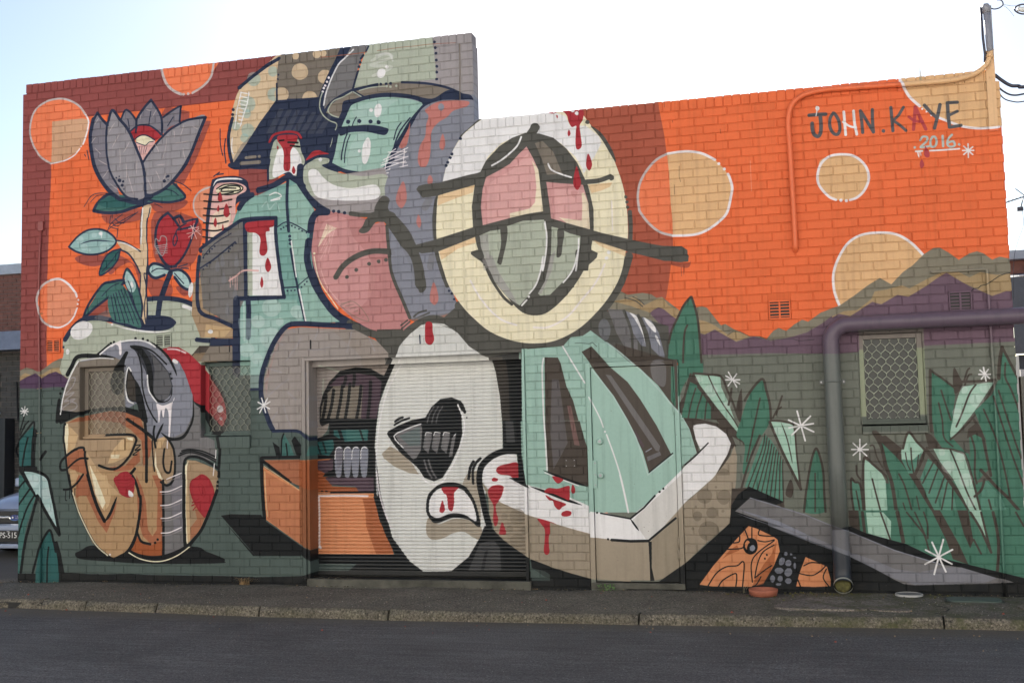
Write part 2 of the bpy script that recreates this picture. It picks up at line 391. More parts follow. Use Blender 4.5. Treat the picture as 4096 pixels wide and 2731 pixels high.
2 19 85 0 977 1482 975 1473 970 1466 961 1462 952 1461 942 1464 934 1470 928 1478 927 1488 929 1496 934 1504 942 1508 952 1509 962 1506 970 1500 975 1491
2 19 85 0 917 1423 916 1416 911 1410 904 1406 895 1405 887 1407 880 1413 875 1420 873 1428 875 1436 880 1442 887 1446 895 1446 904 1444 911 1439 916 1431
2 19 85 0 1005 1402 1003 1394 998 1388 990 1384 981 1383 973 1385 965 1391 960 1398 958 1407 960 1415 965 1422 973 1426 982 1426 991 1424 998 1418 1003 1411
2 19 85 0 1050 1460 1048 1452 1043 1446 1036 1442 1028 1441 1020 1444 1013 1449 1008 1456 1007 1464 1008 1472 1013 1478 1020 1482 1029 1482 1037 1480 1044 1475 1048 1468
2 19 85 0 950 1529 949 1526 947 1523 944 1521 940 1521 935 1522 932 1524 930 1528 929 1532 930 1536 932 1539 936 1540 940 1541 944 1539 947 1537 950 1533
2 19 85 0 1017 1528 1016 1524 1013 1520 1009 1518 1004 1518 999 1519 995 1522 993 1527 992 1531 993 1536 996 1539 1000 1541 1004 1542 1009 1540 1013 1537 1016 1533
2 19 85 0 1034 1528 1033 1525 1031 1522 1028 1520 1024 1520 1020 1521 1017 1523 1015 1527 1014 1530 1015 1534 1017 1537 1020 1538 1024 1538 1028 1537 1031 1535 1033 1532
0 16 100 0 878 1410 1008 1407 1014 1377 1027 1344 1069 1322 1075 1309 1052 1207 1019 1179 953 1185 907 1204 840 1222 762 1228 738 1236 749 1248 786 1295 827 1351
0 17 28 0 888 1386 902 1384 868 1316 847 1318
0 17 28 0 913 1381 927 1379 893 1314 873 1315
0 17 28 0 938 1376 952 1375 918 1311 898 1313
0 17 28 0 963 1371 976 1370 943 1309 923 1311
0 17 28 0 988 1366 1001 1365 967 1307 948 1309
0 17 28 0 1012 1361 1026 1360 992 1304 972 1306
0 17 28 0 1037 1356 1050 1355 1017 1302 997 1304
3 16 100 46 733 1237 752 1228 793 1227 843 1221
3 16 100 41 742 1371 733 1341 729 1310 733 1271 742 1236
3 16 100 41 889 1530 849 1512 804 1485 763 1458
2 16 100 0 772 1458 771 1456 770 1455 769 1454 767 1454 765 1454 763 1455 762 1457 762 1459 762 1460 763 1462 765 1463 767 1463 769 1462 770 1461 771 1459
2 16 100 0 749 1396 749 1394 748 1393 746 1392 744 1392 742 1393 741 1394 740 1395 739 1397 740 1399 741 1400 742 1401 744 1401 746 1400 748 1399 749 1398
2 16 100 0 747 1382 747 1380 746 1379 744 1378 742 1378 741 1379 739 1380 738 1381 738 1383 738 1385 739 1386 741 1387 742 1387 744 1386 746 1385 747 1384
3 16 100 22 881 1411 881 1433 881 1458
2 16 100 0 889 1483 888 1482 888 1481 887 1480 886 1480 884 1481 883 1481 883 1482 883 1483 883 1484 884 1485 885 1486 886 1486 887 1486 888 1485 888 1484
2 16 100 0 887 1470 887 1469 886 1469 885 1468 884 1468 883 1468 882 1469 881 1470 881 1471 881 1472 882 1473 883 1473 884 1474 885 1473 886 1472 887 1472
3 16 100 15 720 1314 716 1282 721 1244
3 16 100 12 703 1344 704 1299 711 1267
3 18 100 14 741 1315 739 1290 741 1274 744 1269
3 18 90 12 767 1445 796 1436
3 18 90 12 768 1433 793 1425
3 18 90 12 765 1422 789 1415
3 18 90 12 766 1411 786 1404
3 18 90 12 762 1400 783 1394
3 18 90 12 764 1388 780 1384
3 18 90 12 760 1377 777 1373
3 18 90 12 762 1366 774 1363
3 18 90 12 758 1355 771 1352
3 18 100 13 770 1445 763 1420 756 1395 753 1370 749 1342
3 18 100 13 794 1442 789 1411 780 1387 766 1347
3 36 80 34 784 1254 813 1254
2 36 80 0 830 1254 830 1252 829 1251 827 1250 825 1250 824 1250 822 1251 821 1253 821 1254 821 1256 822 1257 824 1258 825 1258 827 1258 829 1257 830 1255
3 36 80 39 769 1239 826 1238
0 25 100 0 1113 1453 1360 1427 1359 1385 1112 1404
0 37 100 0 1085 1553 1163 1555 1140 1506 1120 1468 1109 1416 1054 1394 1027 1366 1021 1382 1021 1413 1041 1460 1061 1499
0 17 100 0 1105 1556 1166 1552 1140 1506 1123 1467 1111 1419 1054 1397 1024 1372 1023 1394 1035 1436 1075 1497 1094 1517
0 15 100 0 1163 1552 1249 1556 1353 1553 1357 1421 1247 1422 1177 1423 1113 1419 1126 1464 1143 1505
0 25 100 0 1344 1556 1455 1555 1466 1506 1463 1368 1427 1372 1387 1394 1341 1408 1355 1418
0 16 100 0 1083 1554 1118 1554 1094 1517 1071 1494 1048 1460 1031 1424 1023 1388 1026 1369 1014 1383 1008 1408 1021 1438 1042 1479 1065 1517
3 16 100 21 1159 1534 1151 1520
3 16 100 26 1143 1511 1136 1503
2 16 100 0 1138 1492 1137 1490 1136 1489 1135 1488 1133 1488 1132 1489 1131 1490 1130 1491 1129 1493 1130 1494 1131 1496 1132 1496 1134 1496 1135 1496 1137 1495 1137 1493
2 16 100 0 1134 1480 1133 1478 1132 1477 1131 1476 1129 1476 1128 1477 1126 1478 1126 1479 1125 1481 1126 1482 1127 1483 1128 1484 1130 1484 1131 1484 1133 1483 1133 1481
3 16 100 24 1127 1468 1119 1446 1110 1416
3 18 90 18 1114 1530 1091 1511 1068 1492 1048 1457 1031 1418 1023 1382
2 6 100 0 1043 1458 1043 1457 1042 1456 1041 1455 1040 1455 1038 1455 1037 1456 1036 1458 1036 1459 1036 1460 1037 1461 1038 1462 1040 1462 1041 1461 1042 1461 1043 1459
2 6 100 0 1038 1447 1037 1446 1037 1445 1035 1444 1034 1444 1033 1444 1031 1445 1031 1446 1030 1448 1031 1449 1032 1450 1033 1451 1034 1451 1035 1450 1037 1449 1037 1448
2 6 100 0 1032 1437 1032 1435 1031 1434 1030 1434 1029 1434 1027 1434 1026 1435 1025 1436 1025 1437 1025 1439 1026 1440 1027 1440 1029 1440 1030 1440 1031 1439 1032 1438
2 6 100 0 1028 1430 1028 1429 1027 1428 1026 1427 1025 1427 1023 1427 1022 1428 1021 1429 1021 1431 1021 1432 1022 1433 1023 1434 1025 1434 1026 1433 1027 1432 1028 1431
2 6 100 0 1024 1420 1024 1419 1023 1418 1022 1418 1020 1417 1019 1418 1018 1419 1017 1420 1017 1421 1017 1422 1018 1423 1019 1424 1020 1424 1022 1424 1023 1423 1024 1422
3 15 100 14 1020 1419 1013 1401 1011 1377 1021 1354 1040 1337 1061 1326 1058 1309
7 15 100 9 1049 1288 1046 1275 1040 1260
2 37 100 0 1027 1366 1037 1387 1073 1402 1112 1415 1141 1393 1096 1390 1080 1382 1073 1343 1040 1355
2 37 100 0 1112 1415 1183 1423 1253 1423 1310 1416 1372 1396 1420 1373 1340 1369 1278 1381 1215 1393 1144 1393
3 16 100 34 1027 1363 1041 1383 1073 1402 1109 1415 1145 1420 1183 1424
3 16 100 29 1109 1415 1128 1402 1144 1392
3 16 100 26 1255 1423 1294 1418 1341 1409 1387 1394 1421 1376
2 16 100 0 1198 1423 1197 1422 1196 1421 1195 1420 1193 1420 1192 1420 1191 1421 1190 1423 1189 1424 1190 1426 1191 1427 1192 1428 1194 1428 1195 1427 1197 1426 1197 1425
2 16 100 0 1213 1423 1213 1421 1212 1420 1210 1419 1209 1419 1207 1420 1206 1421 1205 1422 1205 1423 1205 1425 1206 1426 1207 1427 1209 1427 1210 1427 1212 1426 1213 1424
2 16 100 0 1226 1423 1226 1421 1225 1420 1224 1419 1222 1419 1221 1420 1219 1421 1218 1422 1218 1424 1218 1425 1219 1426 1221 1427 1222 1427 1224 1427 1225 1426 1226 1424
2 16 100 0 1355 1524 1355 1523 1354 1522 1352 1521 1351 1521 1349 1521 1348 1522 1347 1524 1347 1525 1347 1527 1348 1528 1349 1529 1351 1529 1352 1528 1354 1527 1355 1526
2 16 100 0 1357 1508 1356 1507 1355 1506 1354 1505 1353 1505 1351 1505 1350 1506 1349 1508 1349 1509 1349 1511 1350 1512 1351 1513 1353 1513 1354 1512 1356 1511 1356 1510
2 16 100 0 1358 1493 1358 1492 1357 1490 1356 1490 1354 1490 1353 1490 1351 1491 1350 1492 1350 1494 1351 1495 1351 1497 1353 1497 1354 1497 1356 1497 1357 1496 1358 1495
2 16 100 0 1359 1474 1359 1472 1358 1471 1357 1471 1355 1470 1354 1471 1352 1472 1351 1473 1351 1475 1351 1476 1352 1477 1354 1478 1355 1478 1357 1478 1358 1477 1359 1475
2 16 100 0 1360 1457 1360 1455 1359 1454 1358 1453 1356 1453 1354 1454 1353 1455 1352 1456 1352 1457 1352 1459 1353 1460 1355 1461 1356 1461 1358 1460 1359 1459 1360 1458
2 16 100 0 1360 1440 1359 1439 1359 1438 1357 1437 1356 1437 1354 1437 1353 1438 1352 1440 1352 1441 1352 1443 1353 1444 1354 1445 1356 1445 1357 1444 1359 1443 1359 1442
2 16 100 0 1359 1421 1359 1420 1358 1418 1357 1418 1355 1418 1353 1418 1352 1419 1351 1420 1351 1422 1351 1423 1352 1425 1354 1425 1355 1425 1357 1425 1358 1424 1359 1423
3 15 100 14 1108 1411 1080 1399 1054 1391 1039 1374 1037 1362 1050 1350 1073 1343 1076 1352
3 15 100 13 1112 1411 1140 1392
3 15 100 12 1130 1413 1164 1418 1206 1417
2 15 100 0 1214 1416 1214 1415 1213 1414 1212 1414 1210 1413 1209 1414 1208 1415 1207 1416 1207 1417 1207 1418 1208 1419 1209 1420 1210 1420 1212 1420 1213 1419 1214 1418
2 15 100 0 1225 1414 1225 1412 1224 1411 1223 1411 1221 1411 1220 1411 1219 1412 1218 1413 1218 1414 1218 1416 1219 1417 1220 1417 1221 1417 1223 1417 1224 1416 1225 1415
2 15 100 0 1242 1414 1242 1413 1241 1412 1240 1412 1239 1411 1237 1412 1236 1413 1235 1414 1235 1415 1235 1416 1236 1417 1237 1418 1239 1418 1240 1418 1241 1417 1242 1416
2 16 100 0 1076 1358 1086 1376 1119 1391 1167 1398 1215 1398 1278 1387 1340 1369 1387 1388 1427 1375 1451 1367 1454 1348 1402 1360 1355 1355 1324 1340 1303 1366 1234 1384 1167 1383 1105 1371 1085 1327 1072 1309 1063 1329
3 37 100 12 1422 1511 1422 1445 1420 1373 1420 1283
3 18 35 33 1168 1493 1204 1508 1226 1496 1165 1481 1225 1469 1171 1450
3 18 45 22 1181 1507 1217 1509 1229 1487
2 18 100 0 1205 1448 1202 1444 1197 1442 1192 1442 1187 1444 1184 1447 1182 1452 1182 1457 1185 1462 1188 1466 1193 1468 1198 1468 1203 1466 1206 1463 1208 1458 1207 1453
2 18 100 0 1217 1470 1216 1468 1215 1467 1214 1466 1212 1466 1210 1466 1208 1468 1207 1469 1207 1471 1207 1473 1208 1475 1210 1475 1212 1476 1214 1475 1215 1474 1217 1472
3 38 80 11 1016 1519 1055 1518 1081 1518 1114 1518 1153 1519
3 38 70 7 1185 1519 1249 1521 1299 1520 1343 1520 1411 1516
2 39 100 0 1099 1362 1112 1376 1151 1385 1199 1387 1253 1380 1296 1367 1313 1355 1289 1322 1251 1278 1231 1243 1212 1209 1202 1191 1164 1183 1116 1186 1071 1199 1047 1211 1055 1243 1066 1292 1076 1315
0 40 50 0 1105 1365 1199 1383 1246 1375 1221 1365 1159 1301 1132 1188 1084 1198 1104 1264 1130 1304
3 16 100 58 1072 1309 1118 1308 1159 1306 1188 1300 1205 1293
2 16 100 0 1076 1315 1150 1311 1207 1301 1213 1290 1203 1281 1181 1286 1149 1295 1101 1298 1072 1291
2 16 100 0 1102 1327 1101 1325 1100 1324 1098 1322 1096 1322 1093 1323 1091 1324 1090 1326 1090 1329 1090 1331 1092 1333 1094 1334 1096 1334 1098 1333 1100 1332 1102 1330
2 16 100 0 1135 1326 1135 1324 1133 1322 1131 1321 1129 1321 1127 1322 1125 1323 1123 1325 1123 1327 1123 1329 1125 1331 1127 1332 1129 1333 1131 1332 1133 1330 1135 1328
2 16 100 0 1168 1322 1168 1320 1166 1318 1164 1317 1162 1317 1160 1317 1158 1319 1156 1321 1156 1323 1156 1325 1158 1327 1160 1328 1162 1328 1164 1328 1166 1326 1168 1324
2 16 100 0 1192 1318 1191 1316 1190 1314 1188 1313 1186 1313 1183 1313 1181 1315 1180 1317 1180 1319 1180 1321 1181 1323 1183 1324 1186 1324 1188 1323 1190 1322 1191 1320
3 16 100 12 1120 1339 1111 1324 1106 1306
3 16 100 16 1098 1316 1091 1292 1085 1278 1078 1251 1074 1224
3 16 100 13 1101 1291 1091 1268 1086 1244 1083 1215
3 16 100 54 1315 1347 1283 1314 1257 1277 1235 1246 1218 1208
3 16 100 14 1251 1311 1238 1294 1229 1266
3 16 100 17 1277 1322 1251 1293 1238 1270 1230 1249
2 18 100 0 1194 1349 1192 1342 1189 1336 1184 1333 1180 1333 1176 1335 1174 1340 1173 1347 1173 1354 1175 1361 1179 1367 1183 1370 1188 1370 1191 1368 1194 1363 1195 1356
2 18 100 0 1169 1354 1169 1352 1168 1351 1166 1350 1164 1349 1162 1350 1160 1351 1159 1353 1158 1355 1159 1357 1160 1359 1162 1360 1164 1360 1166 1359 1168 1358 1169 1356
2 18 100 0 1160 1239 1157 1226 1152 1214 1147 1207 1142 1205 1138 1209 1135 1218 1135 1230 1136 1245 1139 1259 1144 1270 1149 1277 1154 1279 1158 1275 1161 1266 1161 1254
2 18 100 0 1133 1243 1133 1241 1132 1240 1130 1239 1128 1239 1126 1239 1125 1240 1124 1242 1123 1244 1124 1245 1125 1247 1126 1248 1128 1248 1130 1247 1132 1246 1133 1245
2 34 100 0 1312 1344 1359 1361 1417 1358 1460 1351 1462 1312 1480 1307 1474 1290 1430 1258 1405 1228 1386 1200 1364 1151 1344 1103 1204 1114 1211 1158 1237 1228 1276 1291
3 16 100 44 1047 1211 1084 1191 1132 1180 1173 1179 1205 1191 1225 1211
3 16 100 32 1019 1214 1039 1205 1055 1204
2 41 100 0 1324 1343 1355 1358 1402 1358 1444 1351 1438 1338 1401 1330 1382 1314 1357 1301 1338 1279 1335 1243 1331 1208 1321 1185 1306 1183 1297 1202 1303 1240 1319 1266 1323 1298 1330 1322 1321 1335
2 41 100 0 1244 1245 1270 1291 1277 1309 1273 1273 1263 1244
2 41 100 0 1369 1270 1376 1242 1368 1225 1359 1238
2 41 100 0 1332 1169 1339 1141 1331 1124 1322 1140
2 34 100 0 1375 1343 1374 1339 1372 1336 1369 1334 1366 1333 1362 1335 1360 1337 1358 1341 1357 1345 1358 1348 1360 1351 1363 1353 1366 1354 1369 1353 1372 1350 1374 1347
3 6 95 10 1198 1213 1269 1240
3 6 95 10 1194 1205 1263 1228
3 6 95 10 1191 1198 1269 1216
3 6 95 10 1197 1189 1262 1204
3 6 95 10 1194 1182 1268 1192
3 6 95 10 1191 1174 1262 1180
3 6 95 10 1197 1166 1268 1168
3 6 95 10 1194 1158 1261 1157
3 6 95 10 1190 1151 1267 1144
3 6 90 10 1234 1240 1212 1224 1202 1185 1205 1152 1230 1150 1249 1161 1256 1205 1260 1238
3 6 80 10 1212 1233 1266 1230
3 6 80 10 1214 1218 1265 1215
3 6 80 10 1215 1202 1265 1200
3 6 80 10 1216 1187 1265 1185
3 6 80 10 1218 1172 1265 1170
3 6 80 10 1219 1157 1264 1155
0 25 100 0 939 1171 969 1125 1015 1086 1068 1071 1143 1059 1187 1066 1215 1149 1200 1192 1069 1182
2 15 100 0 953 1185 963 1214 986 1228 1006 1235 1036 1230 1035 1218 1016 1213 1038 1199 1084 1183 1141 1172 1205 1170 1204 1114 972 1131 953 1160
2 18 100 0 975 1195 986 1205 1003 1199 1019 1179 1051 1155 1102 1142 1176 1145 1172 1106 1018 1118 982 1158
3 16 100 45 1036 1238 1006 1242 980 1235 953 1212 943 1185 946 1160 966 1132
2 24 100 0 967 1231 987 1253 1006 1256 1019 1251 1037 1243 1006 1243 983 1236
2 18 100 0 1017 1229 1016 1227 1015 1225 1013 1224 1011 1224 1009 1225 1007 1226 1006 1228 1006 1230 1006 1232 1007 1233 1009 1234 1011 1235 1014 1234 1015 1233 1017 1231
2 15 100 0 855 1186 857 1242 867 1282 881 1299 941 1297 954 1258 965 1227 950 1206 937 1189 914 1203
2 18 100 0 867 1192 877 1253 894 1273 934 1269 954 1234 950 1212 933 1191 914 1203
2 24 100 0 881 1296 888 1309 938 1305 942 1290 927 1270 921 1255 920 1212 910 1205 900 1214 901 1257 894 1276
3 24 100 28 857 1293 871 1312 908 1317 941 1311 954 1296
2 24 100 0 930 1218 936 1204 931 1195 925 1204
2 24 100 0 882 1280 885 1274 882 1269 880 1274
3 30 100 22 914 1287 944 1283
3 30 100 19 921 1277 949 1271
3 30 100 19 888 1294 901 1294
3 16 100 27 857 1242 852 1214 852 1183
3 16 100 72 823 1158 868 1167 911 1187 939 1171 958 1158
3 16 100 81 951 1213 950 1170 969 1132 999 1101 1026 1082
0 42 100 0 761 1119 797 1142 821 1144 907 1173 915 1183 938 1167 961 1133 992 1091 976 1017 986 924 1012 845 1064 775 958 773 900 772 873 731 833 638 763 640 760 851 741 1069
0 39 45 0 761 1119 817 1144 907 1155 907 1061 877 1078 761 1068
0 39 75 0 915 1162 938 1167 988 1091 968 1032 975 918 1027 816 1060 777 966 776 951 869 921 992
0 39 55 0 764 847 936 842 954 777 900 772 865 721 833 638 763 640
2 40 75 0 889 823 887 813 880 805 871 800 860 799 849 801 839 807 833 816 831 826 833 835 839 843 849 848 860 850 871 847 881 841 887 833
2 40 75 0 839 786 838 779 833 774 827 770 819 769 811 771 804 775 800 781 798 788 800 795 804 800 811 804 819 805 827 803 833 799 838 793
2 40 75 0 957 809 956 802 951 797 945 793 937 792 929 794 923 798 919 804 917 811 919 817 923 823 930 826 937 827 945 825 951 821 956 815
2 40 75 0 890 737 888 727 881 718 870 712 857 710 845 713 834 720 827 729 824 740 827 751 834 760 845 766 858 768 870 765 881 758 888 748
2 40 75 0 807 709 805 701 800 695 792 691 783 690 774 692 766 696 761 703 760 711 761 719 767 725 774 729 783 730 792 728 800 724 805 717
2 40 75 0 831 683 830 677 826 673 821 670 814 669 808 670 802 674 798 679 797 684 798 690 802 695 808 698 814 699 821 697 826 694 830 689
2 40 75 0 897 783 896 779 894 776 890 774 885 773 880 774 876 777 873 780 873 784 874 788 876 792 880 794 885 795 890 794 894 791 896 787
2 40 75 0 953 793 952 790 950 787 947 785 943 785 939 786 936 788 934 791 933 794 934 797 936 800 939 802 943 802 947 801 950 799 952 796
0 22 40 0 976 1017 991 1034 998 973 987 988
0 43 100 0 649 1006 741 1062 781 1074 780 857 740 780 644 835 636 959
0 17 60 0 653 995 769 1053 777 1023 657 951 657 995
0 17 50 0 657 944 777 1002 776 879 740 791 692 811
0 31 100 0 616 906 640 923 648 828 740 780 744 746 640 750 612 815
0 32 80 0 656 787 740 773 716 749 652 751
2 18 100 0 678 765 678 763 676 761 673 760 670 760 667 761 665 762 663 764 662 766 663 768 665 770 667 771 670 772 673 771 676 770 678 768
2 18 100 0 616 887 614 879 612 872 608 868 605 866 603 869 601 874 601 881 602 889 603 897 606 904 609 908 612 909 615 907 616 902 617 895
3 16 100 42 641 996 649 1010 741 1062 781 1078 875 1076
3 16 100 45 636 981 630 916 636 828 692 800 744 776
3 16 100 51 628 745 668 740 740 737
3 16 100 67 781 1067 783 987 784 857
3 16 100 53 750 855 815 853 897 853
3 16 100 47 754 858 755 772 755 640
0 16 100 0 742 855 764 854 763 640 739 641
3 16 100 63 789 846 790 806 788 745
3 40 100 15 775 843 776 793 776 735
0 18 100 0 787 1074 870 1071 875 1024 882 945 893 856 788 862
0 15 100 0 787 1074 803 1065 802 861 787 862
2 24 100 0 786 1069 870 1072 868 1053 856 1049 856 1040 844 1037 846 1012 848 983 836 971 824 981 827 1020 812 1037 786 1043
2 24 100 0 849 965 860 939 850 924 841 940
2 24 100 0 831 913 836 893 831 881 826 894
3 16 100 41 875 1073 875 1017 886 926 899 851
3 16 100 35 777 1073 821 1075 875 1074
3 16 100 35 913 1184 909 1123 914 1036
3 16 100 25 919 985 932 913 947 841 962 777
2 16 100 0 921 1021 921 1019 920 1018 918 1017 917 1017 915 1017 913 1018 912 1020 912 1022 912 1023 913 1024 915 1025 917 1026 918 1025 920 1024 921 1023
2 16 100 0 922 1010 921 1009 920 1007 919 1006 917 1006 915 1007 914 1008 913 1009 912 1011 913 1012 914 1014 915 1015 917 1015 919 1014 920 1013 921 1012
2 16 100 0 923 999 923 998 922 996 921 995 919 995 917 996 916 997 915 998 914 1000 915 1002 916 1003 917 1004 919 1004 921 1003 922 1002 923 1001
3 18 100 15 922 1007 936 906
3 18 100 18 945 870 964 777
3 16 100 13 871 1039 879 1049 914 1061 976 1026
3 16 100 11 942 882 976 907
3 16 100 15 897 878 942 878
2 16 100 0 894 1043 893 1042 893 1041 892 1040 891 1040 890 1041 889 1041 888 1042 888 1043 888 1044 889 1045 890 1045 891 1045 892 1045 893 1044 893 1044
2 16 100 0 901 1047 901 1046 901 1045 900 1044 899 1044 898 1045 897 1045 896 1046 896 1047 896 1048 897 1049 898 1049 899 1049 900 1049 901 1049 901 1048
2 16 100 0 909 1050 909 1049 908 1048 907 1048 906 1047 905 1048 905 1048 904 1049 904 1050 904 1051 905 1052 905 1052 906 1052 907 1052 908 1052 909 1051
2 16 100 0 927 1049 926 1048 926 1048 925 1047 924 1047 923 1047 922 1048 921 1049 921 1050 921 1051 922 1051 923 1052 924 1052 925 1052 926 1051 926 1050
2 16 100 0 936 1044 936 1043 935 1043 935 1042 933 1042 932 1042 932 1043 931 1044 931 1045 931 1046 932 1046 932 1047 934 1047 935 1047 935 1046 936 1045
2 16 100 0 948 1039 948 1038 947 1037 946 1037 945 1037 944 1037 943 1037 943 1038 942 1039 943 1040 943 1041 944 1041 945 1042 946 1041 947 1041 948 1040
2 16 100 0 957 1034 957 1033 957 1032 956 1031 955 1031 954 1031 953 1032 952 1033 952 1034 952 1035 953 1036 954 1036 955 1036 956 1036 957 1035 957 1034
2 16 100 0 970 1028 970 1027 969 1026 968 1025 967 1025 966 1026 965 1026 965 1027 965 1028 965 1029 965 1030 966 1030 967 1030 968 1030 969 1029 970 1029
2 16 100 0 912 869 911 868 911 867 910 866 909 866 908 866 907 867 906 868 906 869 906 870 907 871 908 871 909 871 910 871 911 870 911 870
2 16 100 0 923 869 923 868 922 867 921 866 920 866 919 867 918 867 918 868 918 869 918 870 919 871 919 871 920 871 921 871 922 870 923 870
2 16 100 0 934 869 934 868 933 867 932 867 931 866 930 867 929 867 929 868 928 869 929 870 929 871 930 871 931 871 932 871 933 871 934 870
2 16 100 0 954 876 954 875 953 874 952 874 951 874 950 874 949 875 949 876 949 876 949 877 949 878 950 879 951 879 952 879 953 878 954 877
2 16 100 0 964 883 963 883 963 882 962 881 961 881 960 881 959 882 958 883 958 884 958 885 959 885 960 886 961 886 962 886 963 885 963 884
2 16 100 0 971 891 970 890 970 889 969 889 968 889 967 889 966 889 965 890 965 891 965 892 966 893 967 893 968 894 969 893 970 893 970 892
3 16 100 11 649 981 685 1015 737 1041
3 16 100 19 640 948 677 968 713 991 749 1016
2 16 100 0 651 977 651 976 651 975 650 975 649 974 648 975 647 975 646 976 646 977 646 978 647 979 648 979 649 980 650 979 651 979 651 978
2 16 100 0 664 987 663 986 663 985 662 985 661 985 660 985 659 986 658 986 658 987 658 988 659 989 660 990 661 990 662 989 663 989 663 988
2 16 100 0 672 994 671 993 671 992 670 992 669 991 668 992 667 992 666 993 666 994 666 995 667 996 668 996 669 997 670 996 671 996 671 995
2 16 100 0 680 1001 679 1000 679 999 678 998 677 998 676 998 675 999 674 1000 674 1001 674 1002 675 1003 676 1003 677 1003 678 1003 679 1002 679 1002
2 16 100 0 688 1007 688 1006 687 1006 686 1005 685 1005 684 1005 683 1006 682 1007 682 1008 682 1009 683 1010 684 1010 685 1010 686 1010 687 1009 688 1008
2 16 100 0 651 944 651 943 651 942 650 942 649 942 647 942 647 942 646 943 646 944 646 945 647 946 647 947 649 947 650 946 651 946 651 945
2 16 100 0 663 952 663 951 663 951 662 950 661 950 660 950 659 951 658 952 658 953 658 954 659 954 660 955 661 955 662 955 663 954 663 953
2 16 100 0 674 961 673 960 673 959 672 959 671 958 670 959 669 959 668 960 668 961 668 962 669 963 670 963 671 964 672 963 673 963 673 962
2 16 100 0 684 969 683 968 683 968 682 967 681 967 680 967 679 968 678 969 678 970 678 971 679 971 680 972 681 972 682 972 683 971 683 970
2 16 100 0 696 978 695 977 695 976 694 975 693 975 692 976 691 976 690 977 690 978 690 979 691 980 692 980 693 980 694 980 695 980 695 979
2 16 100 0 732 990 732 989 731 988 730 988 729 988 728 988 727 988 726 989 726 990 726 991 727 992 728 993 729 993 730 992 731 992 732 991
2 16 100 0 736 997 736 996 735 995 734 995 733 995 732 995 731 996 730 996 730 997 730 998 731 999 732 1000 733 1000 734 999 735 999 736 998
2 16 100 0 744 1006 744 1005 743 1004 742 1003 741 1003 740 1003 739 1004 738 1005 738 1006 738 1007 739 1008 740 1008 741 1008 742 1008 743 1007 744 1007
2 16 100 0 754 1012 754 1011 753 1010 752 1010 751 1010 750 1010 749 1011 748 1012 748 1013 748 1014 749 1014 750 1015 751 1015 752 1015 753 1014 754 1013
3 26 90 21 729 907 753 920 776 933 820 930
3 26 80 9 733 917 733 888
3 26 80 9 741 917 741 895
3 26 80 9 749 916 748 880
3 26 80 9 755 916 754 880
2 34 40 0 753 978 760 952 753 942 746 953
2 34 40 0 693 971 700 945 693 934 686 946
2 34 40 0 713 933 720 907 713 897 706 908
2 34 40 0 724 845 731 820 724 809 717 821
2 34 40 0 709 984 716 958 709 948 702 959
2 34 40 0 748 888 755 862 748 851 741 863
3 18 100 13 856 1141 876 1147 892 1135 860 1126 888 1128
3 40 70 15 833 1110 848 1123 856 1101 876 1118 887 1092
3 16 100 64 762 1111 777 1131 802 1146
0 34 100 0 1200 1136 1219 1191 1372 1178 1364 1123 1348 1055 1340 986 1360 936 1380 863 1401 807 1386 784 1321 770 1267 773 1250 818 1218 896 1205 1030
2 44 100 0 1003 1080 1037 1083 1068 1075 1105 1065 1146 1053 1172 1039 1198 1039 1208 974 1211 918 1232 861 1257 797 1267 759 1248 736 1204 734 1138 758 1083 799 1035 851 997 909 983 960 987 1017
2 45 45 0 1010 1036 1041 1063 1086 1059 1105 1009 1141 964 1170 906 1151 837 1087 799 1027 872 1001 930
2 44 60 0 1160 956 1200 925 1224 827 1205 765 1168 750 1146 789
3 16 100 78 1030 1081 999 1080 984 1060 980 1035
3 16 100 80 974 1003 969 961 975 925 990 885
3 16 100 82 990 885 1019 837 1053 797 1094 770
3 46 100 80 1094 770 1138 746 1193 728 1226 725
2 16 100 0 1054 1081 1054 1080 1053 1078 1051 1077 1050 1077 1048 1077 1046 1079 1045 1080 1045 1082 1045 1084 1046 1085 1048 1086 1050 1086 1051 1086 1053 1085 1054 1083
2 16 100 0 1070 1079 1069 1077 1068 1076 1067 1075 1065 1075 1063 1075 1061 1076 1060 1078 1060 1080 1060 1082 1061 1083 1063 1084 1065 1084 1067 1084 1068 1082 1069 1081
2 16 100 0 1087 1074 1086 1073 1085 1071 1083 1070 1082 1070 1080 1071 1078 1072 1077 1073 1077 1075 1077 1077 1078 1078 1080 1079 1082 1079 1084 1079 1085 1078 1086 1076
3 46 100 49 1100 1071 1135 1065 1173 1067 1195 1101
2 46 100 0 1123 1021 1135 1035 1150 1058 1191 1073 1228 1063 1228 1042 1198 1041 1172 1041 1153 1019 1135 1014
3 46 100 65 1192 1101 1202 1065 1246 1027 1281 969 1295 920 1307 864 1301 850
2 46 100 0 1169 1075 1192 1112 1214 1103 1210 1075 1239 1049 1275 1001 1306 919 1310 870 1297 850 1283 865 1269 914 1245 971 1198 1041
3 46 100 63 1054 899 1077 929 1115 952 1160 963 1204 960 1219 957
2 46 100 0 1093 897 1092 895 1091 893 1089 892 1087 892 1085 892 1083 893 1082 895 1081 897 1082 899 1083 901 1085 902 1087 902 1089 902 1091 900 1092 899
2 46 100 0 1120 914 1120 912 1118 911 1117 910 1114 909 1112 910 1111 911 1109 913 1109 915 1109 917 1111 919 1112 920 1115 920 1117 919 1119 918 1120 916
2 46 100 0 1158 929 1157 927 1156 925 1154 924 1152 924 1150 925 1148 926 1147 928 1146 930 1147 932 1148 933 1150 934 1152 935 1154 934 1156 933 1157 931
2 46 100 0 1185 934 1185 932 1184 930 1182 929 1180 929 1178 929 1176 931 1175 933 1174 935 1175 937 1176 938 1178 939 1180 939 1182 939 1184 938 1185 936
